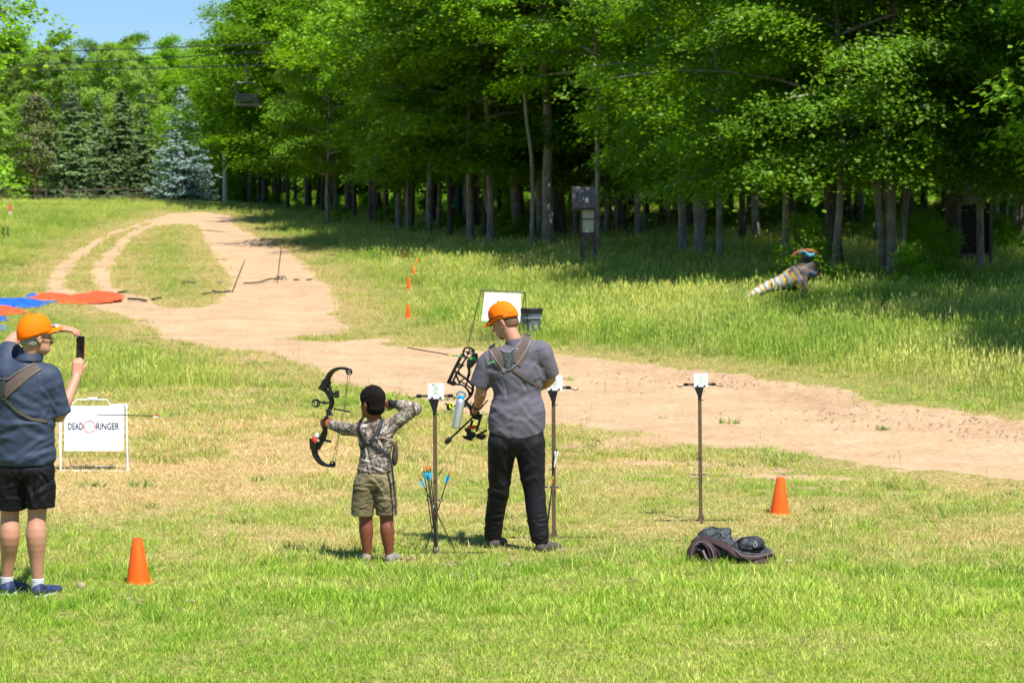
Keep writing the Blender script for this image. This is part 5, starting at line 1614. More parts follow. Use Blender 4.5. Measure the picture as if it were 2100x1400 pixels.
def make_arrow(tip, nock, label, vanes=(CYANP, CYANP, WHITEP), nockm=ORANGEP, wrap=None, shaft=BLACKP, r=.0040, roll=0, loc=None, group='arrows resting in the left bow stand', vh=.017, bands=None):
    tip, nock = A3(tip), A3(nock); L = np.linalg.norm(nock - tip); d = (nock - tip) / L
    root = empty('arrow', Vector(tip), 0, label, 'arrow', group)
    s = unit(np.cross(d, (0, 1, 0))); u = np.cross(s, d); M = np.stack([s, u, d], 1)
    def part(name, g, mat, par=root): shift(g, M); return g.build(name, mat, par, True)
    g = Geo(); g.lathe([(.0001, .018), (r, .02), (r, L - .012), (.0001, L - .011)], k=8); part('shaft', g, shaft)
    g = Geo(); g.lathe([(.0001, 0), (r * .7, .008), (r * 1.1, .022), (r * 1.1, .03), (.0001, .031)], k=8); part('point', g, STEEL)
    g = Geo(); g.lathe([(.0001, L - .014), (r * 1.05, L - .012), (r * 1.15, L + .004), (.0001, L + .005)], k=8)
    for q in (-1, 1): g.box((q * r * .8, 0, L + .008), (r * .6, r * 1.6, .010))
    part('nock', g, nockm)
    for i, vm in enumerate(vanes):
        a = roll + i * 2.094; c, sn = math.cos(a), math.sin(a); z1 = L - .032; z0 = z1 - .062
        P_ = lambda q: np.stack([c * (r + q[:, 0]) - sn * q[:, 2], sn * (r + q[:, 0]) + c * q[:, 2], q[:, 1]], 1)
        g = Geo(); g.prism([(-.001, z0), (vh * .45, z0 + .022), (vh, z1 - .012), (vh * .85, z1), (-.001, z1)], .0016, P_); part('vane', g, vm)
    for z0, z1, m in bands or ():
        g = Geo(); g.lathe([(r, z0), (r * 1.12, z0), (r * 1.12, z1), (r, z1)], k=8); part('wrap', g, m)
    return root
def SPX(u, v, p, y=0): return A3(at(u, v, p.y + y))
for (tu, tv, ty), (nu, nv, ny), lab, roll, vn in (
    ((892, 1131, -.05), (869, 960, -.06), 'leftmost of the upright arrows in the bunch at the left bow stand', 2.8, (CYANP, CYANP, WHITEP)),
    ((895, 1129, -.04), (874.5, 959, -.05), 'second of the upright arrows in the bunch, orange nock close to the first', .3, (CYANP, CYANP, WHITEP)),
    ((897, 1131, -.06), (878, 961, -.06), 'third of the upright arrows in the bunch, white vane facing out', 4.7, (WHITEP, CYANP, CYANP)),
    ((898, 1128, -.03), (882, 958, -.04), 'upright arrow of the bunch nearest to the stand post', .1, (CYANP, CYANP, WHITEP)),
    ((939, 1142, .03), (860, 977, -.08), 'arrow slanting across the stand with its point far out on the right', 3.4, (WHITEP, CYANP, CYANP)),
    ((871, 1133, .0), (922, 968, -.03), 'arrow slanting the other way, blue vanes right of the post', 0.2, (CYANP, CYANP, CYANP))):
    bd = [(.42, .445, STEEL)] if 'slanting across' in lab else None
    make_arrow(SPX(tu, tv, SP1, ty), SPX(nu, nv, SP1, ny), lab, vanes=vn, roll=roll, bands=bd)
make_arrow(SPX(1119, 1096, SP2, -.03), SPX(1142, 916, SP2, -.05), 'arrow with white vanes and a green nock at the middle bow stand', vanes=(WHITEP, WHITEP, WHITEP), nockm=GREENP, roll=3.3, group='arrows resting in the middle bow stand', bands=[(.40, .44, ORANGEP), (.44, .46, LIME), (.53, .61, WHITEP)])
make_arrow(SPX(1121, 1098, SP2, -.01), SPX(1139, 932, SP2, -.03), 'shorter arrow with a red wrap beside the white vaned one', vanes=(REDP, WHITEP, WHITEP), nockm=REDP, roll=1, group='arrows resting in the middle bow stand', bands=[(.36, .40, ORANGEP), (.50, .57, REDP)], vh=.010)
fly = at(194.5, 849.8, 20.9); fl2 = at(331, 852.8, 20.5)
make_arrow(A3(fly), A3(fl2), 'arrow in flight before the white sign, orange vane and green nock', vanes=(ORANGEP, WHITEP, WHITEP), nockm=GREENP, roll=0, vh=.014, group=None, r=.0042)

# ---- generic tools for the bows: a drawing plane turned about the vertical
class Plane:
    def __init__(s, org, d, yaw, root):
        """maps photograph-measured (u, v) to the bow's own plane; yaw turns it away from the picture"""
        s.d = d; s.a = yaw; s.root = A3(root); s.o = A3(at(*org, d))
        s.ex = np.array([math.cos(yaw), math.sin(yaw), 0]); s.ey = np.array([-math.sin(yaw), math.cos(yaw), 0])
        s.u0, s.v0 = org; s.px = d / FPX
    def __call__(s, u, v, w=0.0):
        a = (u - s.u0) * s.px / math.cos(s.a); b = -(v - s.v0) * s.px
        return s.o + s.ex * a + np.array([0, 0, b]) + s.ey * w - s.root
    def arr(s, pts, w=0.0): return np.array([s(p[0], p[1], w if len(p) < 3 else p[2]) for p in pts])
    def prism(s, g, pts, t, w=0.0):
        pts = np.asarray(pts, float)
        g.prism(pts, t, lambda q: np.array([s(a, b, w + c) for a, b, c in q]))
    def limb(s, g, pts, widths, t=.03, w=0.0):
        """flat tapering band following pts (a bow limb or riser bar)"""
        pts = np.asarray(pts, float); T = np.gradient(pts, axis=0); T /= np.linalg.norm(T, axis=1)[:, None]; N = np.c_[-T[:, 1], T[:, 0]]
        wd = np.interp(np.linspace(0, 1, len(pts)), np.linspace(0, 1, len(widths)), widths)[:, None] / 2
        o = np.concatenate([pts + N * wd, (pts - N * wd)[::-1]]); s.prism(g, o, t, w)
def curve(pts, n=16):
    pts = np.asarray(pts, float); m = len(pts); out = []
    for t in np.linspace(0, m - 1, n):
        i = min(int(t), m - 2); f = t - i; p0 = pts[max(i - 1, 0)]; p1 = pts[i]; p2 = pts[i + 1]; p3 = pts[min(i + 2, m - 1)]
        out.append(.5 * (2 * p1 + (p2 - p0) * f + (2 * p0 - 5 * p1 + 4 * p2 - p3) * f * f + (3 * p1 - p0 - 3 * p2 + p3) * f ** 3))
    return np.array(out)
def Zm(sx, ox, oy): return lambda L: [(ox + x / sx, oy + y / sx) for x, y in L]
def cam_wheel(pl, c, r, w, root, name='cam'):
    g = Geo(); n = 22
    for rr0, rr1 in ((r * .72, r), (0.0, r * .28)):
        o_ = [(c[0] + rr1 * math.cos(t), c[1] + rr1 * 1.05 * math.sin(t)) for t in np.linspace(0, 2 * math.pi, n, endpoint=False)]
        if rr0 == 0: pl.prism(g, o_, .014, w)
        else:
            V = []
            for t in np.linspace(0, 2 * math.pi, n, endpoint=False):
                for rr in (rr1, rr0):
                    for ww in (-.006, .006): V.append(pl(c[0] + rr * math.cos(t), c[1] + rr * 1.05 * math.sin(t), w + ww))
            I = np.arange(n * 4).reshape(n, 4); J = np.roll(I, -1, 0)
            F = np.concatenate([np.stack([I[:, a], I[:, b], J[:, b], J[:, a]], -1) for a, b in ((0, 1), (1, 3), (3, 2), (2, 0))])
            g.add(np.array(V), F)
    for k in range(4):
        a = k * 1.57 + .4; g.tube([pl(c[0], c[1], w), pl(c[0] + r * .85 * math.cos(a), c[1] + r * .85 * math.sin(a), w)], r * pl.px * .10, 5)
    return g.build(name, BLACKM, root)

# ---- the boy's bow: coordinates measured on the enlarged photograph
Bz = Zm(5.8333, 600, 720)
bow1 = empty('compound_bow', R2 + Vector(P2(668, 868, .25)), 0, 'small black compound bow held by the boy, orange patch on its lower end', 'bow')
pl = Plane((668, 868), D2 + .26, math.radians(-38), bow1.location)
g = Geo()
pl.limb(g, curve(Bz([(470, 560), (478, 600), (462, 660), (440, 720), (432, 770)]), 10), (6.5, 7, 6, 6, 5), .022)
pl.limb(g, curve(Bz([(345, 440), (400, 470), (440, 520), (474, 580)]), 8), (7, 5, 5, 6), .024)
pl.limb(g, curve(Bz([(400, 345), (445, 420), (470, 500), (495, 545)]), 8), (5, 3.5, 3.5, 5), .020)
pl.limb(g, curve(Bz([(430, 800), (420, 860), (385, 940), (350, 1010), (300, 1100)]), 10), (6, 5, 5, 4, 7), .022)
pl.limb(g, curve(Bz([(400, 925), (395, 1000), (345, 1100), (290, 1180)]), 8), (3, 3, 4, 6), .020)
g.build('riser', BLACKM, bow1)
g = Geo(); pl.limb(g, curve(Bz([(420, 790), (400, 830), (392, 880), (372, 930)]), 8), (5.5, 6, 6, 5), .030); g.build('grip', BLACKP, bow1)
for nm, pts in (('limb_pocket', [(322, 440), (352, 400), (385, 330), (455, 360), (430, 420), (395, 455), (345, 462)]), ('limb_pocket', [(205, 1058), (270, 1045), (300, 1100), (290, 1190), (262, 1205), (215, 1180)])):
    g = Geo(); pl.prism(g, Bz(pts), .038); g.build(nm, BLACKM, bow1)
for pts, wd in (([(410, 360), (440, 290), (490, 230), (560, 196), (620, 188), (680, 200)], (8, 6.5, 6, 5, 4)), ([(245, 1175), (262, 1250), (310, 1320), (370, 1358), (430, 1368), (500, 1370)], (8, 7, 6, 4.5, 4))):
    g = Geo(); pl.limb(g, curve(Bz(pts), 20), wd, .030); g.build('limb', BLACKM, bow1)
c1 = Bz([(695, 226)])[0]; c2 = Bz([(482, 1345)])[0]
cam_wheel(pl, c1, 6.2, 0, bow1); cam_wheel(pl, c2, 5.8, 0, bow1)
for a, b, rr, ww in (((712, 250), (590, 850), .0017, .0), ((590, 850), (512, 1330), .0017, 0), ((664, 250), (620, 720), .0013, .012), ((620, 720), (465, 1330), .0013, .012), ((700, 255), (560, 1000), .0012, -.012), ((560, 1000), (505, 1330), .0012, -.012)):
    (x0, y0), (x1, y1) = Bz([a, b]); g = Geo(); g.tube([pl(x0, y0, ww), pl(x1, y1, ww)], rr, 5); g.build('bowstring', BLACKP, bow1)
g = Geo(); x = Bz([(480, 684), (685, 708)]); g.tube(pl.arr(x, .02), .0055, 7); x = Bz([(360, 1062), (460, 1078)]); g.tube(pl.arr(x, .0), .009, 7); g.build('cable_rod', BLACKP, bow1)
sx = Geo()    # round pin sight
cx, cy = Bz([(262, 628)])[0]
def ring_at(c, r, t, squash=1.0, w=.0, tilt=0): return [pl(c[0] + r * squash * math.cos(a), c[1] + r * math.sin(a), w + tilt * math.cos(a)) for a in np.linspace(0, 6.283, 21)]
sx.tube(ring_at((cx, cy), 7.4, 0, .85), .0052, 7, False); sx.tube([p + A3((.012, .012, 0)) for p in ring_at((cx, cy), 7.4, 0, .85)], .0045, 7, False)
sx.tube(pl.arr(Bz([(300, 600), (350, 615), (400, 622), (455, 600)])), [.007, .006, .008, .006], 7); sx.box(pl(*Bz([(375, 612)])[0]), (.022, .02, .022))
so = sx.build('sight', BLACKP, bow1, True)
g = Geo(); g.tube(ring_at((cx, cy), 5.4, 0, .85), .0016, 5, False); g.build('sight_ring', simple('pale_green_ring', (.5, .75, .45), .4), so)
g = Geo(); g.tube(pl.arr(Bz([(542, 462), (542, 545)])), .016, 12); g.tube(pl.arr(Bz([(500, 470), (500, 520)]), -.02), .012, 8); g.tube(pl.arr(Bz([(470, 500), (545, 500)])), .009, 7); g.build('arrow_rest', BLACKP, bow1, True)
g = Geo(); g.tube(pl.arr(Bz([(440, 690), (450, 770)]), -.015), .016, 10); g.tube(pl.arr(Bz([(470, 690), (505, 760)]), -.015), .007, 7); g.build('rest_mount', BLACKP, bow1, True)
g = Geo(); pl.prism(g, Bz([(245, 1035), (262, 1030), (305, 1080), (290, 1110), (240, 1068)]), .042); g.build('orange_band', simple('orange_red_band', (.85, .10, .02), .5), bow1)
g = Geo(); pl.prism(g, Bz([(262, 995), (285, 985), (300, 1030), (280, 1045)]), .03); g.build('white_tag', WHITEP, bow1)
g = Geo(); pl.limb(g, Bz([(300, 1065), (320, 1090)]), (1.2, 1.2), .026); pl.limb(g, Bz([(312, 1055), (328, 1078)]), (.8, .8), .026); g.build('riser_lettering', WHITEP, bow1)

# ---- the man's bow
Cz = Zm(6.3636, 900, 700)
bow2 = empty('compound_bow', R1 + Vector(P1(968, 836, .27)), 0, 'larger black compound bow with skeleton riser and long stabilizer beside the steel bottle', 'bow')
pm = Plane((968, 836), D1 + .27, math.radians(-14), bow2.location)
g = Geo()
for pts, wd in (([(195, 385), (290, 440), (370, 500), (450, 590), (420, 700)], (4, 3.4, 3.4, 4.5, 5)), ([(180, 560), (290, 565), (350, 600), (395, 660), (410, 710)], (4.5, 2.6, 2.6, 3.5, 5)),
                ([(215, 420), (270, 540)], (2.4, 2.4)), ([(335, 480), (285, 520), (265, 550)], (2.4, 2.4)), ([(290, 440), (255, 380), (330, 300)], (2.2, 2.2)), ([(270, 515), (350, 560), (430, 620)], (1.8, 2.2)), ([(385, 480), (345, 600)], (2.4, 2.4)),
                ([(420, 700), (350, 790), (340, 860)], (4.5, 4, 4)), ([(560, 800), (500, 900), (440, 1000)], (4, 4, 5)), ([(640, 760), (540, 880)], (2.2, 2.2)), ([(555, 950), (530, 1050), (490, 1170)], (5, 4, 5)), ([(440, 1030), (400, 1150)], (4, 5))):
    pm.limb(g, curve(Cz(pts), 8), wd, .022)
g.build('riser', BLACKM, bow2)
for w in (-.016, .016):
    g = Geo(); pm.limb(g, curve(Cz([(125, 535), (200, 370), (280, 215), (310, 165)]), 10), (4.6, 4, 3.6), .012, w)
    g.build('limb', BLACKM, bow2)
    g = Geo(); pm.limb(g, curve(Cz([(620, 1155), (560, 1190), (450, 1245), (330, 1250)]), 10), (3.6, 4, 4.6), .012, w); g.build('limb', BLACKM, bow2)
g = Geo(); pm.limb(g, curve(Cz([(170, 520), (260, 350), (345, 210)]), 8), (3.5, 3, 3), .014, .03); pm.limb(g, Cz([(250, 285), (300, 320)]), (3, 3), .03); pm.limb(g, Cz([(235, 320), (285, 350)]), (3, 3), .03); g.build('limb_brace', BLACKM, bow2)
for pts in ([(108, 515), (150, 520), (205, 520), (222, 560), (195, 580), (115, 545)], [(310, 1235), (370, 1240), (440, 1262), (435, 1300), (340, 1270)], [(500, 1215), (615, 1215), (615, 1250), (560, 1270), (500, 1262)]):
    g = Geo(); pm.prism(g, Cz(pts), .044); g.build('limb_pocket', BLACKM, bow2)
g = Geo(); pm.prism(g, Cz([(445, 160), (490, 145), (510, 200), (500, 260), (415, 345), (368, 330), (375, 240), (440, 200)]), .035); g.build('bow_quiver', BLACKP, bow2)
cam_wheel(pm, Cz([(385, 145)])[0], 12.2, 0, bow2); cam_wheel(pm, Cz([(420, 130)])[0], 6.5, .02, bow2); cam_wheel(pm, Cz([(560, 1235)])[0], 7.0, 0, bow2)
for a, b, w in (((455, 170), (640, 620), .012), ((465, 300), (410, 360), 0), ((350, 230), (430, 430), .02), ((640, 960), (600, 1220), .012)):
    g = Geo(); g.tube(pm.arr(Cz([a, b]), w), .0016, 5); g.build('bowstring', BLACKP, bow2)
g = Geo(); g.tube(pm.arr(Cz([(440, 1000), (165, 1265)]), -.02), .0075, 8); o = g.build('stabilizer', BLACKM, bow2, True)
g = Geo(); g.tube(pm.arr(Cz([(165, 1262), (148, 1278), (112, 1315), (92, 1330)]), -.02), [.012, .020, .020, .015], 14); g.build('stabilizer_weight', BLACKP, o, True)
g = Geo(); pm.prism(g, Cz([(382, 1098), (495, 1095), (480, 1135), (440, 1145), (395, 1128)]), .034, -.012); g.build('red_bow_holder', simple('red_orange_rubber', (.80, .07, .03), .5), bow2)
g = Geo(); pm.prism(g, Cz([(345, 1130), (400, 1130), (420, 1175), (480, 1190), (470, 1235), (370, 1235), (365, 1180), (345, 1170)]), .030); pm.prism(g, Cz([(430, 955), (475, 940), (572, 945), (560, 985), (520, 1020), (460, 1010)]), .032); g.build('lower_mount', BLACKM, bow2)
g = Geo(); pm.prism(g, Cz([(372, 310), (405, 320), (410, 440), (385, 490), (365, 470), (385, 400)]), .02); g.tube(pm.arr(Cz([(385, 400), (410, 405)])), .010, 8); g.build('arrow_rest', BLACKM, bow2)
# sight housing with a lime ring, held forward of the riser
def ring2(c, r, w, sq): return [pm(c[0] + r * sq * math.cos(a), c[1] + r * math.sin(a), w) for a in np.linspace(0, 6.283, 21)]
c = Cz([(168, 838)])[0]
g = Geo(); g.tube(ring2(c, 5.0, -.02, .72), .0058, 8, False); so = g.build('sight_ring', LIME, bow2, True)
g = Geo(); g.tube([p + A3((-.012, .02, -.01)) for p in ring2(c, 5.6, -.02, .72)], .006, 8, False); pm.prism(g, Cz([(105, 850), (140, 840), (165, 895), (130, 905)]), .03, -.02); g.tube(pm.arr(Cz([(90, 808), (120, 835)]), -.02), .007, 8)
g.tube([pm(*Cz([(185, 860)])[0], -.01), pm(*Cz([(260, 800)])[0], .02), pm(*Cz([(350, 770)])[0], .02)], .006, 7); g.build('sight', BLACKP, bow2, True)
g = Geo(); g.tube([P1(966, 822, .20) - (A3(bow2.location) - A3(R1)), P1(964, 838, .18) - (A3(bow2.location) - A3(R1)), P1(965, 852, .2) - (A3(bow2.location) - A3(R1))], .004, 6); g.build('wrist_sling', BLACKP, bow2, True)
g = Geo(); pm.limb(g, curve(Cz([(350, 790), (400, 850), (440, 900), (450, 960)]), 8), (6, 6.5, 6.5, 5), .030); g.build('grip', BLACKP, bow2)
# its long arrow, laid across the upper wheel
a0 = at(831, 712, D1 + .42); a1 = at(984, 738, D1 + .20)
make_arrow(A3(a0), A3(a1), 'long black arrow with green vanes lying across the top of the larger bow', vanes=(GREENP, GREENP, GREENP), nockm=GREENP, group=None, vh=.010, bands=[(.36, .385, simple('yellow_wrap', (.8, .6, .02), .5)), (.385, .47, simple('green_wrap', (.03, .30, .08), .5))])

# ---- water bottle hanging from the right hook of the left stand
bp = Vector(SPX(940, 846, SP1, -.02)); bt = empty('water_bottle', bp, 0, 'brushed steel water bottle with blue cap hanging from the left bow stand', 'bottle')
bt.rotation_euler = (0, math.radians(10), 0)
g = Geo(); g.lathe([(.0001, -.118), (.026, -.118), (.031, -.113), (.0325, -.10), (.0330, .06), (.032, .085), (.026, .098), (.020, .104), (.0001, .104)], k=36); g.build('flask', STEEL, bt, True)
g = Geo(); g.lathe([(.0001, .104), (.0215, .104), (.0225, .108), (.0225, .124), (.019, .129), (.0001, .129)], k=28); lid = g.build('lid', BLUEP, bt, True)
g = Geo(); g.tube([(.031 * math.cos(t) - .002, 0, .130 + .026 * math.sin(t)) for t in np.linspace(-.5, math.pi + .5, 16)], [.0055] * 16, 8); g.build('carry_loop', TEALP, lid, True)

# ------------------------------------------------------------------ cones
def make_cone(u, v, h, label, tilt=0, group='orange marker cones'):
    p = gnd(u, v); k = h / .305
    root = empty('traffic_cone', p, u, label, 'cone', group); root.rotation_euler = (0, tilt, u * .01); root.scale = (k, k, k)
    g = Geo(); g.lathe([(.082, -.02), (.080, .012), (.036, .290), (.0315, .303), (.027, .303), (.027, .298), (.032, .280), (.074, .010)], k=36); g.build('body', ORANGEP, root, True)
    g = Geo(); g.box((0, 0, -.002), (.172, .172, .006)); o = g.build('base', ORANGEP, root); o.modifiers.new('bevel', 'BEVEL').width = .003
    if h != .305: root.scale = (k * .72, k * .72, k)
    return root
make_cone(284, 1194, .305, 'orange cone nearest to the camera, right of the filming man', .02)
make_cone(1599, 1053, .305, 'orange cone at the right, beyond the backpack', -.02)
make_cone(837, 652, .312, 'distant orange cone beside the sandy road, nearest of the row')
make_cone(838, 592, .32, 'distant orange cone, second of the row along the meadow')
make_cone(848, 564, .30, 'third small orange cone of the distant row')
make_cone(854, 549, .30, 'fourth tiny orange cone of the distant row, farthest right')
make_cone(829, 535, .34, 'farthest tiny red orange cone in the tree shade')

# ------------------------------------------------------------------ folding sign with lettering
p = gnd(193, 966); sg = empty('sidewalk_sign', p, 0, 'white folding sign with DEAD RINGER lettering beside the filming man', 'sign')
px = p.y / FPX; X = lambda u: (u - 193) * px; Zv = lambda v: (966 - v) * px
lean = .16
def sgp(u, v, off=0): z = Zv(v); return (X(u), z * lean * 1.0 - off, z)
g = Geo(); g.tube([sgp(122, 856), sgp(124, 965)], .008, 8); g.tube([sgp(124, 965), sgp(262, 966)], .008, 8); g.tube([sgp(262, 966), sgp(257, 830)], .008, 8)
g.tube([sgp(118, 830), sgp(124, 965)], .008, 8); g.tube([sgp(118, 830), sgp(145, 830), sgp(155, 820), sgp(217, 820), sgp(224, 831), sgp(257, 830)], .007, 8); g.build('front_frame', WHITEP, sg, True)
top = Zv(830) * lean
g = Geo(); g.tube([sgp(120, 832, -.012), (X(128), top + .34, .0), (X(252), top + .34, 0), sgp(255, 832, -.012)], .007, 8); g.build('rear_frame', WHITEP, sg, True)
for u in (119, 258):
    g = Geo(); g.box(sgp(u, 834), (.02, .035, .05)); g.build('hinge', WHITEP, sg)
g = Geo(); g.box(sgp(188, 817), (.085, .02, .018)); g.build('handle', WHITEP, sg)
zc = (Zv(832.5) + Zv(924.5)) / 2
nrm = unit((0, -1, lean)); upv = unit((0, lean, 1)); Rm = np.stack([(1, 0, 0), -nrm, upv], 1)
g = Geo(); cpt = A3((X(192), zc * lean - .012, zc)); g.box(cpt, ((253 - 131) * px, .006, (924.5 - 832.5) * px * 1.01), Rm); panel = g.build('panel', WHITEP, sg)
def text_mesh(word, size, cx, cz, mat, parent, org, xs=1.0, rows=Rm, depth=.0045, bold=.0):
    cu = bpy.data.curves.new('lettering', 'FONT'); cu.body = word; cu.size = size; cu.align_x = 'CENTER'; cu.align_y = 'CENTER'; cu.extrude = .0003; cu.offset = bold; cu.resolution_u = 3
    tmp = bpy.data.objects.new('lettering', cu); me = bpy.data.meshes.new_from_object(tmp); me.name = 'lettering'
    for v in me.vertices:
        v.co = Vector(A3(org) + rows @ A3((cx + v.co.x * xs, -depth, cz + v.co.y)))
    me.materials.clear(); me.materials.append(mat); return link('lettering', me, parent=parent)
zt = (878.5 - 875) * px
text_mesh('DEAD', .092, X(153.5) - X(192), zt, NAVYINK, panel, cpt, .62, bold=.0022); text_mesh('RINGER', .092, X(219.5) - X(192), zt, NAVYINK, panel, cpt, .70, bold=.0022)
g = Geo(); rr = 12 * px
pts = [A3(cpt) + Rm @ A3((X(182.5) - X(192) + rr * math.cos(t), -.0045, zt + rr * math.sin(t))) for t in np.linspace(0, 6.283, 41)]
g.tube(pts, .0034, 6, False)
for q in (-1, 1): g.tube([A3(cpt) + Rm @ A3((X(182.5) - X(192) + q * rr * .8, -.0045, zt)), A3(cpt) + Rm @ A3((X(182.5) - X(192) + q * rr * 1.2, -.0045, zt))], .004, 5)
g.build('printed_reticle', REDINK, panel)
g = Geo(); g.lathe([(.0001, .001), (.007, .001), (.007, -.001), (.0001, -.001)], k=16); shift(g, Rm @ np.array([[1, 0, 0], [0, 0, -1], [0, 1, 0]]), A3(cpt) + Rm @ A3((X(182.5) - X(192), -.004, zt))); g.build('printed_dot', GREENINK, panel)
g = Geo(); g.box(A3(cpt) + Rm @ A3((X(248.5) - X(192), -.005, Zv(837) - zc)), (.006, .004, .006)); g.build('rivet', BLACKM, panel)

# ------------------------------------------------------------------ white target board on a thin frame, and the bin behind it
p = gnd(1012, 702); tb = empty('target_board', p, 0, 'blank white board hung in a thin dark wire frame beyond the archers', 'target'); px = p.y / FPX
Q = lambda u, v, y=0: ((u - 1012) * px, y, (702 - v) * px)
g = Geo()
g.tube([Q(960, 706, -.10), Q(987, 595, .15)], .010, 6); g.tube([Q(987, 595, .15), Q(1077, 600, .15)], .012, 6); g.tube([Q(989, 596, .15), Q(1010, 694, .60)], .008, 6)
g.tube([Q(1077, 600, .15), Q(1060, 706, -.10)], .009, 6); g.tube([Q(1077, 600, .15), Q(1085, 694, .6)], .008, 6); g.build('frame', BLACKM, tb, True)
g = Geo(); n = 10; V = []
for j in range(n + 1):
    for i in range(n + 1):
        a, b = i / n, j / n
        u = (994 + a * 74) * (1 - b) + (987.5 + a * 79.5) * b; v = (600 + a * 2) * (1 - b) + (657 + a * 3) * b + 2.0 * math.sin(a * 3.14) * b
        V.append(Q(u, v, .13 - .10 * b + .012 * math.sin(a * 7 + b * 3)))
V = np.array(V); I = np.arange((n + 1) ** 2).reshape(n + 1, n + 1); F = np.stack([I[:-1, :-1], I[1:, :-1], I[1:, 1:], I[:-1, 1:]], -1).reshape(-1, 4); m = len(V)
e = np.concatenate([I[0, :-1], I[:-1, -1], I[-1, :0:-1], I[:0:-1, 0]]); e2 = np.roll(e, -1)
g.add(np.concatenate([V, V + np.array([0, .02, 0])]), [F, F[:, ::-1] + m, np.stack([e, e2, e2 + m, e + m], -1)]); g.build('board', WHITEP, tb)
p = gnd(1090, 692); bn = empty('trash_bin', p, .2, 'grey blue plastic bin with a dark rim half sunk in the tall grass', 'bin'); px = p.y / FPX
BINM = simple('grey_blue_bin_plastic', (.10, .13, .17), .5); h = (692 - 636) * px; w = 46 * px / 2
g = Geo(); g.lathe([(w * .78, 0), (w * .95, h * .9), (w * .99, h * .9), (w * .99, h * .93), (w * .9, h * .93), (w * .74, .05), (.001, .04)], k=32); g.build('body', BINM, bn, True)
g = Geo(); g.lathe([(w * 1.03, h * .93), (w * 1.05, h * 1.05), (w * 1.0, h * 1.07), (w * .93, h * 1.05), (w * .92, h * .93)], k=32); g.build('bag_rim', simple('black_bag', (.012, .012, .014), .4, bump=.4, bdist=.02), bn, True)
g = Geo(); g.lathe([(w * .97, h * .70), (w * 1.0, h * .71), (w * 1.0, h * .74), (w * .97, h * .75)], k=32); g.build('band', simple('pale_bin_band', (.20, .24, .29), .5), bn, True)

# ------------------------------------------------------------------ backpack with a cap on it
p = gnd(1500, 1149); bk = empty('backpack', p, 0, 'slate and maroon camouflage backpack lying on the lawn', 'backpack'); px = p.y / FPX
Q = lambda u, v, y=0: A3(((u - 1500) * px, y, (1149 - v) * px))
b = SDF(); b.ell(Q(1475, 1126, .06), (.170, .17, .095), .05).ell(Q(1440, 1128, .02), (.09, .14, .075), .05).ell(Q(1535, 1136, .05), (.17, .15, .055), .05).ell(Q(1462, 1112, .12), (.12, .10, .075), .04).cone(Q(1490, 1100, .16), Q(1445, 1104, .18), .05, .04, .04)
b.ell(Q(1418, 1140, .0), (.035, .08, .03), .03)
b.ell(Q(1424, 1134, -.15), (.045, .07, .045), 0, op='s').plane((0, 0, -.02), (0, 0, -1))
sdf_obj('pack', b, CAMOP, bk, .007, lambda V, N: .018 * (ridge(V, (15, 15, 22), 91, 2.6) - .35) + .006 * n3(V, (34, 34, 34), 92))
MAR = cloth_material('maroon_brown_webbing', (.050, .030, .030), .2, .75, 300); LAV = cloth_material('mauve_piping', (.14, .11, .125), .15, .7, 300)
def strap3(name, pts, rx, mat, flat=.35):
    pts = curve(np.array([tuple(q) for q in pts]), 26); V, F = tube_np(pts, rx, 10); c = np.repeat(pts, 10, 0); VV = V.copy()
    T = np.gradient(pts, axis=0); T /= np.linalg.norm(T, axis=1)[:, None]; out = np.cross(T, np.cross((0, -.7, .7), T)); out /= np.linalg.norm(out, axis=1)[:, None] + 1e-9; oo = np.repeat(out, 10, 0)
    D = V[:len(c)] - c; dd = (D * oo).sum(1)[:, None]; VV[:len(c)] = c + D - oo * dd * (1 - flat)
    return link(name, npmesh(name, VV, F, [mat], True), parent=bk)
strap3('shoulder_strap', [Q(1412, 1144, -.10), Q(1416, 1122, -.10), Q(1432, 1105, -.08), Q(1450, 1112, -.13), Q(1458, 1135, -.15), Q(1460, 1150, -.13)], .030, MAR)
strap3('shoulder_strap', [Q(1438, 1101, .0), Q(1462, 1106, -.08), Q(1490, 1118, -.13), Q(1510, 1132, -.15), Q(1545, 1138, -.13), Q(1580, 1132, -.08)], .028, MAR)
strap3('piping', [Q(1412, 1140, -.125), Q(1422, 1112, -.12), Q(1440, 1106, -.12), Q(1455, 1120, -.165), Q(1461, 1146, -.165)], .005, LAV, 1)
strap3('piping', [Q(1500, 1118, -.13), Q(1515, 1130, -.175), Q(1545, 1134, -.165), Q(1580, 1129, -.11), Q(1588, 1142, -.08)], .005, LAV, 1)
strap3('lower_strap', [Q(1500, 1140, -.13), Q(1530, 1146, -.15), Q(1565, 1143, -.14), Q(1590, 1146, -.05)], .022, MAR)
strap3('hanging_strap', [Q(1438, 1122, -.14), Q(1444, 1136, -.20), Q(1456, 1149, -.20)], .009, LAV, .4)
strap3('lacing', [Q(1480, 1092, .05), Q(1486, 1102, -.02), Q(1498, 1098, .02), Q(1506, 1108, -.03), Q(1512, 1098, .03)], .007, LAV, .6)
ch = empty('cap', Vector(A3(p) + Q(1538, 1113, .02)), 0, 'maroon and slate patterned cap resting on top of the backpack', 'cap')
hc = SDF(); hc.ell((0, 0, -.03), (.102, .095, .078), .02).ell((.045, .01, -.002), (.060, .075, .046), .03).ell((-.050, 0, -.02), (.05, .08, .052), .02).plane((0, 0, -.04), (.1, 0, -1))
sdf_obj('crown', hc, CAMOP, ch, .005, lambda V, N: .003 * n3(V, (22, 22, 22), 95))
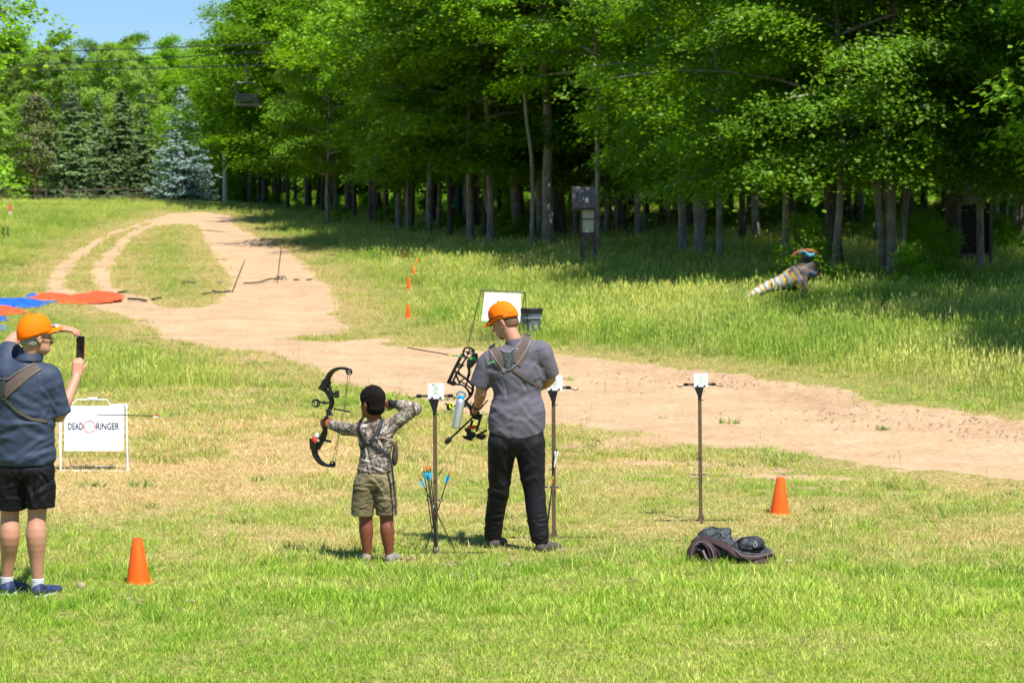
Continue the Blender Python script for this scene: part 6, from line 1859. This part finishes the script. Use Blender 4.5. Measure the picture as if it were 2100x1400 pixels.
g = Geo(); g.prism([(-.085, -.02), (-.06, -.075), (0, -.10), (.07, -.085), (.095, -.02)], .005, lambda q: np.c_[q[:, 0], q[:, 1] - .005, q[:, 2] - .036 + q[:, 1] * .15]); g.build('brim', BLACK_CLOTH, ch)
sdv = lambda X: (X[:, 0])
g = Geo(); em = [(.030 + .013 * math.cos(t), .0 + .014 * math.sin(t)) for t in np.linspace(2.2, 6.6, 12)] + [(.034, .020), (.026, .028)]
def onhat(x, z):
    y = -math.sqrt(max(0, 1 - (x / .102) ** 2 - (z / .078) ** 2)) * .098; return (x, y - .002, z)
g.tube([onhat(a, b_) for a, b_ in em], .0022, 5); g.build('emblem', simple('pale_grey_thread', (.5, .5, .52), .7), ch)

# ------------------------------------------------------------------ tarps and the two straps-and-stakes sets
def tarp(name, poly, mat, h, label, seed, cat='tarp'):
    pg = gpoly(poly); xs = [q[0] for q in pg]; ys = [q[1] for q in pg]; c = (sum(xs) / len(xs), sum(ys) / len(ys)); nx, ny = 90, 60
    gx = np.linspace(min(xs) - .2, max(xs) + .2, nx); gy = np.linspace(min(ys) - .2, max(ys) + .2, ny); X_, Y_ = np.meshgrid(gx, gy, indexing='ij')
    sdd = poly_sd(X_.ravel(), Y_.ravel(), pg).reshape(X_.shape) + .12 * wnoise(X_, Y_, 5, seed)
    P_ = np.stack([X_.ravel(), Y_.ravel(), np.zeros(X_.size)], 1)
    hh = h * sst(0, -.5, sdd) * (.35 + .65 * ridge(P_, (2.2, 1.1, 1), seed, 1.8).reshape(X_.shape)) + .03 * ridge(P_, (7, 4, 1), seed + 1, 2).reshape(X_.shape) * sst(.05, -.2, sdd)
    Z_ = terr(X_, Y_) + .02 + hh
    base = float(terr(*c)); V = np.stack([X_ - c[0], Y_ - c[1], Z_ - base], -1).reshape(-1, 3); I = np.arange(nx * ny).reshape(nx, ny)
    Qd = np.stack([I[:-1, :-1], I[1:, :-1], I[1:, 1:], I[:-1, 1:]], -1).reshape(-1, 4); keep = (sdd.ravel()[Qd] < .02).all(1); f = Qd[keep]; used = np.unique(f); rm = np.zeros(len(V), int); rm[used] = np.arange(len(used))
    o = link(name, npmesh(name, V[used], [rm[f]], [mat], True)); o.location = (c[0], c[1], base); md = o.modifiers.new('thickness', 'SOLIDIFY'); md.thickness = .012
    return tag(o, label, cat)
ORT = simple('orange_red_tarp', (.85, .085, .008), .5, var=.12, scale=2, bump=.3, bdist=.03); BLT = simple('blue_tarp', (.012, .10, .50), .4, var=.35, scale=3, bump=.3, bdist=.03)
tarp('orange_tarp', [(45, 614), (85, 603), (112, 601), (135, 609), (190, 606), (232, 602), (260, 612), (232, 620), (180, 624), (130, 624), (112, 616), (60, 620)], ORT, .13, 'crumpled orange tarp spread where the wheel tracks meet the sand', 3)
tarp('blue_tarp', [(-60, 618), (40, 616), (112, 618), (106, 626), (60, 633), (0, 634), (-60, 632)], BLT, .14, 'crumpled blue tarp lying in front of the orange one', 5)
tarp('blue_tarp', [(48, 611), (66, 604), (84, 603), (70, 609)], BLT, .18, 'small corner of blue sheet sticking out behind the orange tarp', 8)
tarp('orange_tarp', [(-60, 634), (0, 630), (12, 635), (50, 636), (60, 642), (12, 647), (-60, 652)], ORT, .10, 'smaller heap of orange tarp at the left edge in front of the blue one', 9)
tarp('blue_tarp', [(-50, 650), (12, 650), (15, 656), (2, 661), (-50, 662)], BLT, .12, 'small blue scrap of tarp at the left edge, below the orange heap', 12)
tarp('blue_tarp', [(-30, 673), (12, 671), (10, 678), (-30, 682)], BLT, .07, 'lowest small blue scrap beside the filming man', 14)
def stake_set(u, v, tu, tv, cords, label, arch=False):
    p = gnd(u, v); root = empty('ground_stake', p, 0, label, 'stake'); px = p.y / FPX; t = ((tu - u) * px, 0, (v - tv) * px)
    a = A3((0, 0, -.1)); tt = A3(t)
    g = Geo(); g.tube([a, tt * .86], .014, 7); g.build('pole', BLACKM, root, True)
    g = Geo(); g.tube([tt * .84, tt], .018, 7); g.build('pole_tip', simple('tan_wood_tip', (.35, .20, .08), .7), root, True)
    for c in cords:
        pts = [A3(gnd(*q)) - A3(p) + A3((0, 0, .02)) for q in c]; g = Geo(); g.tube(curve(pts, 14), .022, 6); g.build('strap', BLACKP, root, True)
    if arch:
        for k in range(3):
            g = Geo(); g.tube([((-5 + 6 * k) * px + x * 12 * px, .05 * k, .02 + .12 * math.sin(x * math.pi)) for x in np.linspace(0, 1, 9)], .016, 6); g.build('loop', BLACKP, root, True)
    return root
stake_set(568, 576, 578, 502, [[(500, 582), (530, 580), (555, 573), (568, 574)], [(602, 575), (614, 575)], [(628, 575), (640, 574)]], 'upright thin stake with looped black straps standing on the sand road', True)
stake_set(473, 599, 503, 533, [[(414, 605), (430, 602), (450, 601), (473, 598)], [(436, 597), (446, 600), (460, 600)]], 'slanting thin stake with a black strap left of the sand road')
for i, c in enumerate(([(262, 615), (285, 616), (300, 619)], [(242, 602), (262, 599)], [(312, 616), (330, 613)], [(445, 581), (458, 581)], [(375, 582), (385, 580), (400, 583)])):
    p = gnd(*c[0]); g = Geo(); g.tube(curve([A3(gnd(*q)) - A3(p) + A3((0, 0, .03)) for q in c], 8), .028, 6); o = g.build('strap', BLACKP, None, True); o.location = p
    tag(o, ('thick black strap running from the right end of the orange tarp', 'short black strap behind the orange tarp', 'black strap end on the grass right of the orange tarp', 'short black strap at the edge of the sand', 'curled black strap on the grass island between the tracks')[i], 'strap')
p = gnd(21, 446); mk = empty('marker_post', p, 0, 'small red topped white marker post on the left slope', 'marker'); px = p.y / FPX
g = Geo(); g.beam((0, 0, -.1), (0, 0, 12 * px), 5 * px, .03, up=(0, 1, 0)); g.build('lower_post', WHITEP, mk); g = Geo(); g.beam((0, 0, 12 * px), (0, 0, 27 * px), 5 * px, .032, up=(0, 1, 0)); g.build('red_top', simple('faded_red_paint', (.70, .10, .08), .6), mk)
for u, lab, m in ((6.5, 'small dark curved target on the left slope, left one of two', BLACKM), (16, 'small green curved target on the left slope, right one of two', simple('dark_green_paint', (.02, .12, .04), .5))):
    p = gnd(u, 491); px = p.y / FPX; root = empty('curved_target', p, 0, lab, 'target'); g = Geo()
    g.tube([(-2 * px, 0, 0), (2 * px, 0, 6 * px), (-1 * px, 0, 13 * px), (1.5 * px, 0, 21 * px), (-2 * px, 0, 25 * px)], .03, 6); g.build('frame', m, root, True); g = Geo(); g.beam((-2 * px, 0, 14 * px), (4 * px, 0, 9 * px), .05, .05); g.build('arm', m, root)
# ------------------------------------------------------------------ shingled kiosk
WOODG = bark_material('weathered_wood', (.09, .07, .06), (.24, .20, .18)); WOODR = bark_material('reddish_weathered_wood', (.15, .085, .07), (.32, .21, .18)); SHING = bark_material('cedar_shingle', (.12, .10, .09), (.34, .29, .27))
p = gnd(1206, 549); kk = empty('kiosk', p, 0, 'weathered wooden kiosk with a shingled roof and two pale glazed panels', 'kiosk'); px = p.y / FPX
Q = lambda u, v, y=0: A3(((u - 1206) * px, y, (549 - v) * px))
for u0, v0, v1, y, m in ((1196, 480, 551, -.12, WOODG), (1222, 485, 551, -.12, WOODR), (1193, 480, 549, .45, WOODG), (1218, 480, 549, .45, WOODG)):
    g = Geo(); g.beam(Q(u0, v1, y), Q(u0, v0, y), .085, .085, up=(0, 1, 0)); g.build('leg', m, kk)
g = Geo(); g.beam(Q(1199, 512, -.13), Q(1220, 484, -.13), .06, .05, up=(0, 1, 0)); g.build('brace', WOODG, kk)
g = Geo(); g.tube([Q(1215.5, 497, .0), Q(1216.5, 549, .0)], .02, 8); g.build('pipe', simple('pale_green_pipe', (.25, .34, .33), .5), kk)
g = Geo(); g.box(Q(1208, 484, .14), (25 * px, .60, 9 * px)); g.build('shelf_beam', WOODR, kk)
g = Geo(); g.box(Q(1206, 453, .16), (28 * px, .62, 54 * px)); cab = g.build('cabinet', WOODR, kk)
fy = -.165
g = Geo()
for a, b_ in (((1191, 424), (1191, 481)), ((1219.5, 424), (1219.5, 481)), ((1190, 479), (1221, 479)), ((1190, 426.5), (1221, 426.5)), ((1190, 450), (1221, 449))):
    g.beam(Q(*a, fy), Q(*b_, fy), .05, 4.2 * px if a[1] != 450 else 1.6 * px, up=(1, 0, 0) if a[0] == b_[0] else (0, 0, 1))
g.build('window_frame', WOODG, kk)
for v0, v1 in ((429, 448), (451, 476)):
    g = Geo(); g.box(Q(1205, (v0 + v1) / 2, fy + .012), (25 * px, .012, (v1 - v0) * px)); g.build('panel', simple('yellowed_paper', (.80, .76, .52), .5, var=.06), kk)
# roof: two slopes, ridge along x, each shingle its own piece
apex, eave = Q(1195, 385, .28), Q(1195, 430, -.42)
g = Geo()
for sgn in (1, -1):
    yA, zA, yE, zE = .2, Q(0, 386)[2], .2 - sgn * .56, Q(0, 428)[2]
    V = []
    for x in (Q(1173, 0)[0], Q(1220, 0)[0]):
        V += [(x, yA, zA), (x, yE, zE), (x, yE, zE - .05), (x, yA, zA - .06)]
    g.add(np.array(V), np.array([(0, 1, 5, 4), (1, 2, 6, 5), (2, 3, 7, 6), (3, 0, 4, 7), (0, 3, 2, 1), (4, 5, 6, 7)]))
rf = g.build('roof', WOODG, kk)
rr = random.Random(5); smesh = []
for k in range(4):
    w = (9.2 + rr.uniform(-1, 1)) * px; hgt = 14.5 * px; g = Geo(); g.box((0, 0, -hgt / 2), (w, .016, hgt)); g.box((w * .1, -.006, -hgt * .52), (w * .7, .012, hgt * .93)); smesh.append(g.mesh('shingle', SHING))
ang = math.atan2(.56, Q(0, 386)[2] - Q(0, 428)[2])
for sgn in (1, -1):
    for row in range(4):
        for cI in range(5):
            t = row / 4; y = .2 - sgn * (.56 * t + .03); z = Q(0, 386)[2] * (1 - t) + Q(0, 428)[2] * t + .035
            o = link('shingle', rr.choice(smesh), parent=rf); x = Q(1173 + 3.5 * (row % 2) * .6 + (cI + .5) * 9.3 - 1, 0)[0] + rr.uniform(-.01, .01)
            o.location = (x, y - sgn * .02, z); o.rotation_euler = (-sgn * (ang - .06) + rr.uniform(-.03, .03), rr.uniform(-.03, .03), 0)
            if sgn < 0: o.rotation_euler = (ang - .06, 0, 0)
g = Geo(); g.beam((Q(1172, 0)[0], .2, Q(0, 384)[2]), (Q(1221, 0)[0], .2, Q(0, 384)[2]), .10, .04); g.build('ridge_board', WOODG, rf)

# ------------------------------------------------------------------ striped creature statue
p = gnd(1640, 622); dn = empty('creature_statue', p, 0, 'orange crested reptile target statue with striped back and tail by the trees', 'statue'); px = p.y / FPX
Q = lambda u, v, y=0: A3(((u - 1640) * px, y, (622 - v) * px))
m = NM('painted_reptile_hide'); P_ = m.coord('Object')
at_ = m.attr('along'); dors = m.attr('dors')
w_ = m.N('TexNoise'); w_.inputs['Scale'].default_value = 6; m.L(P_, w_.inputs[0])
ph_ = m.math('FRACT', m.math('MULTIPLY', m.math('ADD', at_, m.math('MULTIPLY', w_.outputs[0], .11)), 15.0))
wht = m.ramp(at_, [(.25, (.62, .72, .66)), (.55, (.30, .44, .52)), (.85, (.10, .13, .20))])
org = m.ramp(at_, [(.2, (.75, .26, .02)), (.7, (.62, .36, .02)), (.9, (.30, .14, .03))])
st = m.mix(m.ramp(ph_, [(0, (0, 0, 0)), (.42, (0, 0, 0)), (.46, (1, 1, 1)), (.78, (1, 1, 1)), (.82, (0, 0, 0))]), wht, org)
st = m.mix(m.ramp(ph_, [(.80, (0, 0, 0)), (.84, (1, 1, 1)), (.97, (1, 1, 1)), (1, (0, 0, 0))]), st, m.ramp(at_, [(.2, (.20, .22, .20)), (.5, (.02, .03, .05))]))
dk_ = m.mix(m.ramp(at_, [(.3, (0, 0, 0)), (.5, (1, 1, 1))]), (.34, .30, .20), (.05, .042, .04))
c_ = m.mix(m.ramp(dors, [(.28, (0, 0, 0)), (.40, (1, 1, 1))]), dk_, st)
c_ = m.mix(m.ramp(at_, [(.93, (0, 0, 0)), (.955, (1, 1, 1))]), c_, (.06, .05, .045))
m.set(c_, .6, spec=.3); m.bump(m.noise(20, 4, P_), .3, .01); HIDE = m.m
spine = [Q(1518, 628, -.10), Q(1530, 611, -.08), Q(1553, 598, -.05), Q(1580, 586, 0), Q(1605, 579, .02), Q(1628, 569, .05), Q(1646, 558, .06), Q(1657, 548, .06)]
rad = [.012, .06, .095, .13, .17, .23, .22, .17]
b = SDF(); b.chain(spine, rad, .02)
b.chain([Q(1657, 550, .06), Q(1655, 536, .05), Q(1656, 528, .03)], [.15, .115, .10], .03)
b.chain([Q(1660, 556, -.05), Q(1672, 562, -.12), Q(1680, 552, -.14)], [.08, .05, .03], .02); b.chain([Q(1660, 556, .2), Q(1670, 562, .26), Q(1676, 556, .28)], [.08, .05, .03], .02)
b.chain([Q(1640, 575, -.08), Q(1646, 597, -.10), Q(1636, 612, -.08), Q(1640, 626, -.10), Q(1652, 628, -.14)], [.15, .10, .055, .045, .03], .02)
b.chain([Q(1632, 575, .2), Q(1626, 596, .22), Q(1618, 612, .22), Q(1620, 626, .22), Q(1630, 628, .2)], [.14, .09, .05, .04, .03], .02)
b.ell(Q(1656, 525, .0), (.14, .14, .09), .03)
SPN = np.array(spine); LEN = np.r_[0, np.cumsum(np.linalg.norm(np.diff(SPN, axis=0), axis=1))]; LEN = LEN / LEN[-1]
def hattr(V):
    best = np.full(len(V), 9.0); al = np.zeros(len(V)); do = np.zeros(len(V))
    for i in range(len(SPN) - 1):
        d = SPN[i + 1] - SPN[i]; t = np.clip((V - SPN[i]) @ d / (d @ d), 0, 1); c = SPN[i] + t[:, None] * d; D_ = np.linalg.norm(V - c, axis=1)
        r_ = rad[i] + (rad[i + 1] - rad[i]) * t; q = D_ / (r_ + .02); mm = q < best; best[mm] = q[mm]; al[mm] = (LEN[i] + t * (LEN[i + 1] - LEN[i]))[mm]; do[mm] = (.5 + .5 * ((V - c)[:, 2] * 1.0 - (V - c)[:, 1] * .55) / (D_ + 1e-6))[mm]
    up = (V[:, 2] > Q(0, 545)[2]) | (best > 1.6); al[up] = 1; do[up] = 0
    return {'along': al, 'dors': do}
sdf_obj('body', b, HIDE, dn, .018, attrs=hattr)
b = SDF(); b.chain([Q(1622, 527, -.05), Q(1632, 519, -.04), Q(1650, 514, -.02), Q(1668, 516, .02), Q(1680, 523, .05)], [.022, .040, .050, .042, .02], .01)
cr = sdf_obj('crest', b, simple('orange_brown_paint', (.34, .10, .015), .6), dn, .014)
b = SDF(); b.chain([Q(1636, 519, -.085), Q(1648, 516, -.09), Q(1658, 524, -.125), Q(1668, 520, -.10)], [.02, .024, .042, .024], .01).ell(Q(1659, 526, -.10), (.05, .03, .04), .01)
sdf_obj('face_patch', b, simple('turquoise_paint', (.02, .26, .36), .6), dn, .012)

# ------------------------------------------------------------------ dark board, box on a post, pipe, drum, teal netting, pale stone, weathered pole
p = gnd(1998, 556); bd = empty('notice_board', p, 0, 'dark weathered board on short posts in deep shade at the right', 'board'); px = p.y / FPX
Q = lambda u, v, y=0: A3(((u - 1998) * px, y, (556 - v) * px))
g = Geo(); g.box(Q(1998, 470, .05), (66 * px, .05, 102 * px)); pb = g.build('panel', simple('mossy_black_board', (.022, .022, .014), .85, var=.5, scale=8), bd)
for u in (1966, 2031):
    g = Geo(); g.beam(Q(u, 560, 0), Q(u, 416, 0), .09, .09, up=(0, 1, 0)); g.build('post', WOODG, bd)
g = Geo(); g.beam(Q(1963, 419, 0), Q(2034, 417, 0), .07, .06); g.beam(Q(1963, 521, 0), Q(2034, 521, 0), .07, .06); g.build('rail', WOODG, bd)
p = gnd(1800, 512); bx = empty('utility_box', p, 0, 'grey metal box on a green post behind the sunlit forking maple', 'box'); px = p.y / FPX
Q = lambda u, v, y=0: A3(((u - 1800) * px, y, (512 - v) * px))
g = Geo(); g.beam(Q(1794, 514), Q(1794, 456), 8 * px, .1, up=(0, 1, 0)); g.build('post', simple('grey_green_post', (.16, .22, .18), .6), bx); g = Geo(); g.box(Q(1803, 474, -.08), (15 * px, .2, 26 * px)); g.build('box', simple('grey_metal_box', (.26, .30, .32), .5), bx)
g = Geo(); g.box(Q(1803, 461, -.09), (17 * px, .24, 2 * px)); g.build('lid', simple('grey_metal_box_lid', (.34, .38, .40), .5), bx)
p = gnd(1988, 505); g = Geo(); px = p.y / FPX; g.tube([(0, 0, -.2), (0, 0, 85 * px), (.01, 0, 120 * px)], .09, 10); o = g.build('pipe', simple('pale_blue_pipe', (.42, .48, .55), .5), None, True); o.location = p; tag(o, 'pale vertical pipe rising behind the dark notice board', 'pipe')
p = gnd(1521, 471); px = p.y / FPX; dr = empty('drum', p, 0, 'small dark rounded drum in the sunlit clearing of the forest', 'drum'); g = Geo(); w = 10.5 * px; g.lathe([(.001, 0), (w * .8, 0), (w, .12), (w, .32), (w * .8, .44), (.001, .46)], k=20); g.build('body', simple('dark_blue_drum', (.02, .028, .035), .5), dr, True); g = Geo(); g.lathe([(w * .84, .43), (w * .88, .45), (w * .6, .475), (.001, .475)], k=20); g.build('lid', BLACKP, dr, True)
p = gnd(944, 464); px = p.y / FPX; nt = empty('netting', p, 0, 'teal netting draped round a trunk inside the left forest', 'netting'); g = Geo(); n = 26; V = []
for j in range(20):
    t = j / 19; z = 150 * px * t - .1
    for i in range(n):
        a = i / n * 6.283; r_ = (13 * px * (1 - t) ** .8 + 4 * px) * (1 + .18 * math.sin(a * 6 + t * 3)); V.append((r_ * math.cos(a) + .12 * t, r_ * math.sin(a), z))
I = np.arange(20 * n).reshape(20, n); J = np.roll(I, -1, 1); g.add(np.array(V), np.stack([I[:-1], J[:-1], J[1:], I[1:]], -1).reshape(-1, 4)); g.build('drape', simple('teal_net', (.004, .075, .075), .7, var=.4, scale=12), nt, True)
g = Geo(); g.tube([(.12, 0, -.2), (.12, 0, 9)], .10, 8); g.build('pole', BARKD, nt, True)
p = gnd(1170, 494); b = SDF(); b.ell((0, 0, .06), (.20, .15, .12), .03).ell((.12, 0, .02), (.16, .12, .08), .03).ell((-.04, 0, .18), (.09, .08, .07), .03); o = sdf_obj('stone', b, simple('pale_stone', (.42, .42, .40), .8), None, .02); o.location = p; tag(o, 'small pale stone on the grass left of the kiosk', 'stone')
p = onground(463, 150); top = at(463, 313, 150).z - p.z; g = Geo(); g.tube([(0, 0, -1), (0, 0, top * .5), (-.03, 0, top)], [.16, .145, .13], 12); o = g.build('wooden_pole', bark_material('bleached_pole', (.45, .43, .38), (.72, .69, .62)), None, True); o.location = p; tag(o, 'bleached bare wooden pole between the blue spruce and the forest', 'pole')

# ------------------------------------------------------------------ split rail fence in front of the conifers
f0, f1 = -30, 345
fence = empty('rail_fence', onground(160, 166), 0, 'old split rail fence running in front of the spruces', 'fence'); FL = A3(fence.location)
us = np.linspace(f0, f1, 10); pts = [onground(u, 166 + 3 * math.sin(i)) for i, u in enumerate(us)]; rr = random.Random(9)
for q in pts:
    g = Geo(); g.beam(A3(q) - FL + A3((0, 0, -.3)), A3(q) - FL + A3((rr.uniform(-.05, .05), 0, rr.uniform(1.0, 1.15))), .13, .13, up=(0, 1, 0)); g.build('post', BARKD, fence)
for a, b_ in zip(pts[:-1], pts[1:]):
    for z in (.42, .82):
        g = Geo(); g.tube([A3(a) - FL + A3((-.1, 0, z + rr.uniform(-.07, .07))), A3(b_) - FL + A3((.1, 0, z + rr.uniform(-.07, .07)))], .045, 6); g.build('rail', BARKD, fence, True)

# ------------------------------------------------------------------ ski lift: cables and hanging chairs
lift = empty('lift_cables', (0, 0, 0), 0, 'three thin lift cables crossing the sky above the conifers', 'cables')
CB = simple('dark_cable', (.03, .03, .035), .5)
def cable_pts(a, b, da, db, n=12): return [A3(at(a[0] + (b[0] - a[0]) * t, a[1] + (b[1] - a[1]) * t + 2.5 * math.sin(t * math.pi), da + (db - da) * t)) for t in np.linspace(0, 1, n)]
for a, b_ in (((-120, 112), (640, 85)), ((-120, 142), (640, 100)), ((-120, 148), (640, 130))):
    g = Geo(); g.tube(cable_pts(a, b_, 158, 120), .032, 5); g.build('cable', CB, lift)
LM = simple('dark_lift_metal', (.035, .04, .05), .4, .3)
def chair(u, vtop, vseat, d, w, label, bail=1, rz=0):
    s = d / FPX; root = empty('lift_chair', at(u, vseat, d), rz, label, 'lift chair', 'chairs hanging from the lift cables'); H = (vseat - vtop) * s; w = w * s
    g = Geo(); g.tube([(-w * .02, .1, H), (-w * .02, .08, H * .72), (w * .12, .05, H * .6), (0, .05, H * .48)], .022, 6)
    g.tube([(-w / 2, .05, 0), (-w / 2, .05, H * .42), (-w * .42, .05, H * .48), (w * .42, .05, H * .48), (w / 2, .05, H * .42), (w / 2, .05, 0)], .019, 6); g.build('hanger', LM, root, True)
    g = Geo(); g.box((0, -.12, .02), (w, .45, .07)); g.build('seat', LM, root)
    g = Geo()
    for k in (.12, .22, .32): g.beam((-w / 2, .12, H * .05 + k * 1.1), (w / 2, .12, H * .05 + k * 1.1), .03, .06)
    g.build('backrest', LM, root)
    return root
chair(147, 128, 226, 147, 44, 'left lift chair hanging before the twin topped spruce', rz=.9)
chair(305, 118, 212, 140, 42, 'middle lift chair hanging left of the blue spruce', rz=.8)
chair(507, 120, 216, 104, 48, 'right lift chair hanging in front of the forest foliage', rz=.5)

# ------------------------------------------------------------------ shrubs, clods and litter
def shrub(u, v, s, label, mat=None, hs=1):
    p = gnd(u, v); root = empty('shrub', p, u, label, 'shrub'); c = link('foliage', SAPC[0], parent=root); c.scale = (s, s, s * hs); c.location = (0, 0, -.75 * s * hs)
    g = Geo(); g.tube([(0, 0, -.1), (.02, 0, 1.6 * s)], [.03, .012], 6); g.build('stem', BARKD, root, True)
    if mat: c.material_slots[0].link = 'OBJECT'; c.material_slots[0].material = mat
if 'SAPC' in globals():
    shrub(1655, 590, .42, 'dark leafy shrub behind the crest of the striped statue')
    shrub(1890, 566, .40, 'broad shrub at the foot of the massive dark trunk'); shrub(1930, 585, .36, 'lower shrub in front of the massive dark trunk'); shrub(1865, 600, .28, 'small shrub right of the sunlit forking maple')
    shrub(1590, 470, .5, 'sunlit shrub in the forest clearing behind the statue'); shrub(1480, 462, .4, 'sunlit shrub left of the dark drum'); shrub(2065, 470, .5, 'sunlit shrub behind the thin stems at the right edge'); shrub(1020, 445, .5, 'sunlit shrub deep behind the leaning pale tree')
cl = []; lc = []
rgn = np.random.default_rng(77)
g = Geo(); r_ = np.random.RandomState(4)
CLOD = []
for k in range(3):
    b = SDF(); b.ell((0, 0, .004), (.020, .015, .009), .004).ell((.010 + .004 * k, .006, .006), (.011, .010, .008), .003).ell((-.014, -.006 * k, .004), (.009, .008, .007), .002)
    V, F = b.mesh(.004, lambda V, N, k=k: .004 * n3(V, (160, 160, 160), k))
    CLOD.append(npmesh('dirt_clod', V, [F], [simple('dry_earth_clod', (.33, .235, .165), .95, var=.35, scale=60)], True))
spots = [(845, 1150, 14, 26), (925, 1160, 16, 30), (1155, 1130, 12, 24), (395, 1235, 8, 18), (270, 1235, 8, 30), (165, 1207, 3, 6), (135, 1262, 3, 10), (1045, 1160, 14, 50), (950, 1185, 10, 26), (1320, 1190, 8, 60), (1420, 985, 10, 40), (1290, 1120, 6, 40), (1560, 770, 10, 90), (1750, 840, 90, 260), (1900, 862, 90, 240), (1480, 782, 60, 200), (1650, 960, 20, 90), (1300, 770, 40, 200), (2050, 885, 40, 140)]
P_ = []
for u, v, n, w in spots:
    for i in range(n):
        q = gnd(u + rgn.normal() * w * .45, v + rgn.normal() * min(w * .10, 9)); P_.append((q.x, q.y, gz(q.x, q.y) + .012))
scatter('dirt_clods', np.array(P_), np.ones((len(P_), 3)), rgn.uniform(.25, 1.0, len(P_)), CLOD, rgn.integers(0, 3, len(P_)))
for u, v, lab in ((1618, 1155, 'scrap of white paper in the grass right of the backpack'),):
    p = gnd(u, v); n = 5; V = [((i / 4 - .5) * .035, (j / 4 - .5) * .03, .02 + .012 * math.sin(i * 1.7 + j)) for i in range(n) for j in range(n)]; I = np.arange(25).reshape(5, 5)
    o = link('paper_scrap', npmesh('paper_scrap', V, [np.stack([I[:-1, :-1], I[1:, :-1], I[1:, 1:], I[:-1, 1:]], -1).reshape(-1, 4)], [WHITEP], True)); o.location = p; o.modifiers.new('thickness', 'SOLIDIFY').thickness = .001; tag(o, lab, 'paper')
b = SDF(); b.ell((0, 0, .02), (.034, .028, .026), .01); o = sdf_obj('stone', b, simple('tan_stone', (.34, .26, .20), .85), None, .006, lambda V, N: .004 * n3(V, (60, 60, 60), 3)); o.location = gnd(166, 1207); tag(o, 'small tan stone in the grass between the filming man and the cone', 'stone')
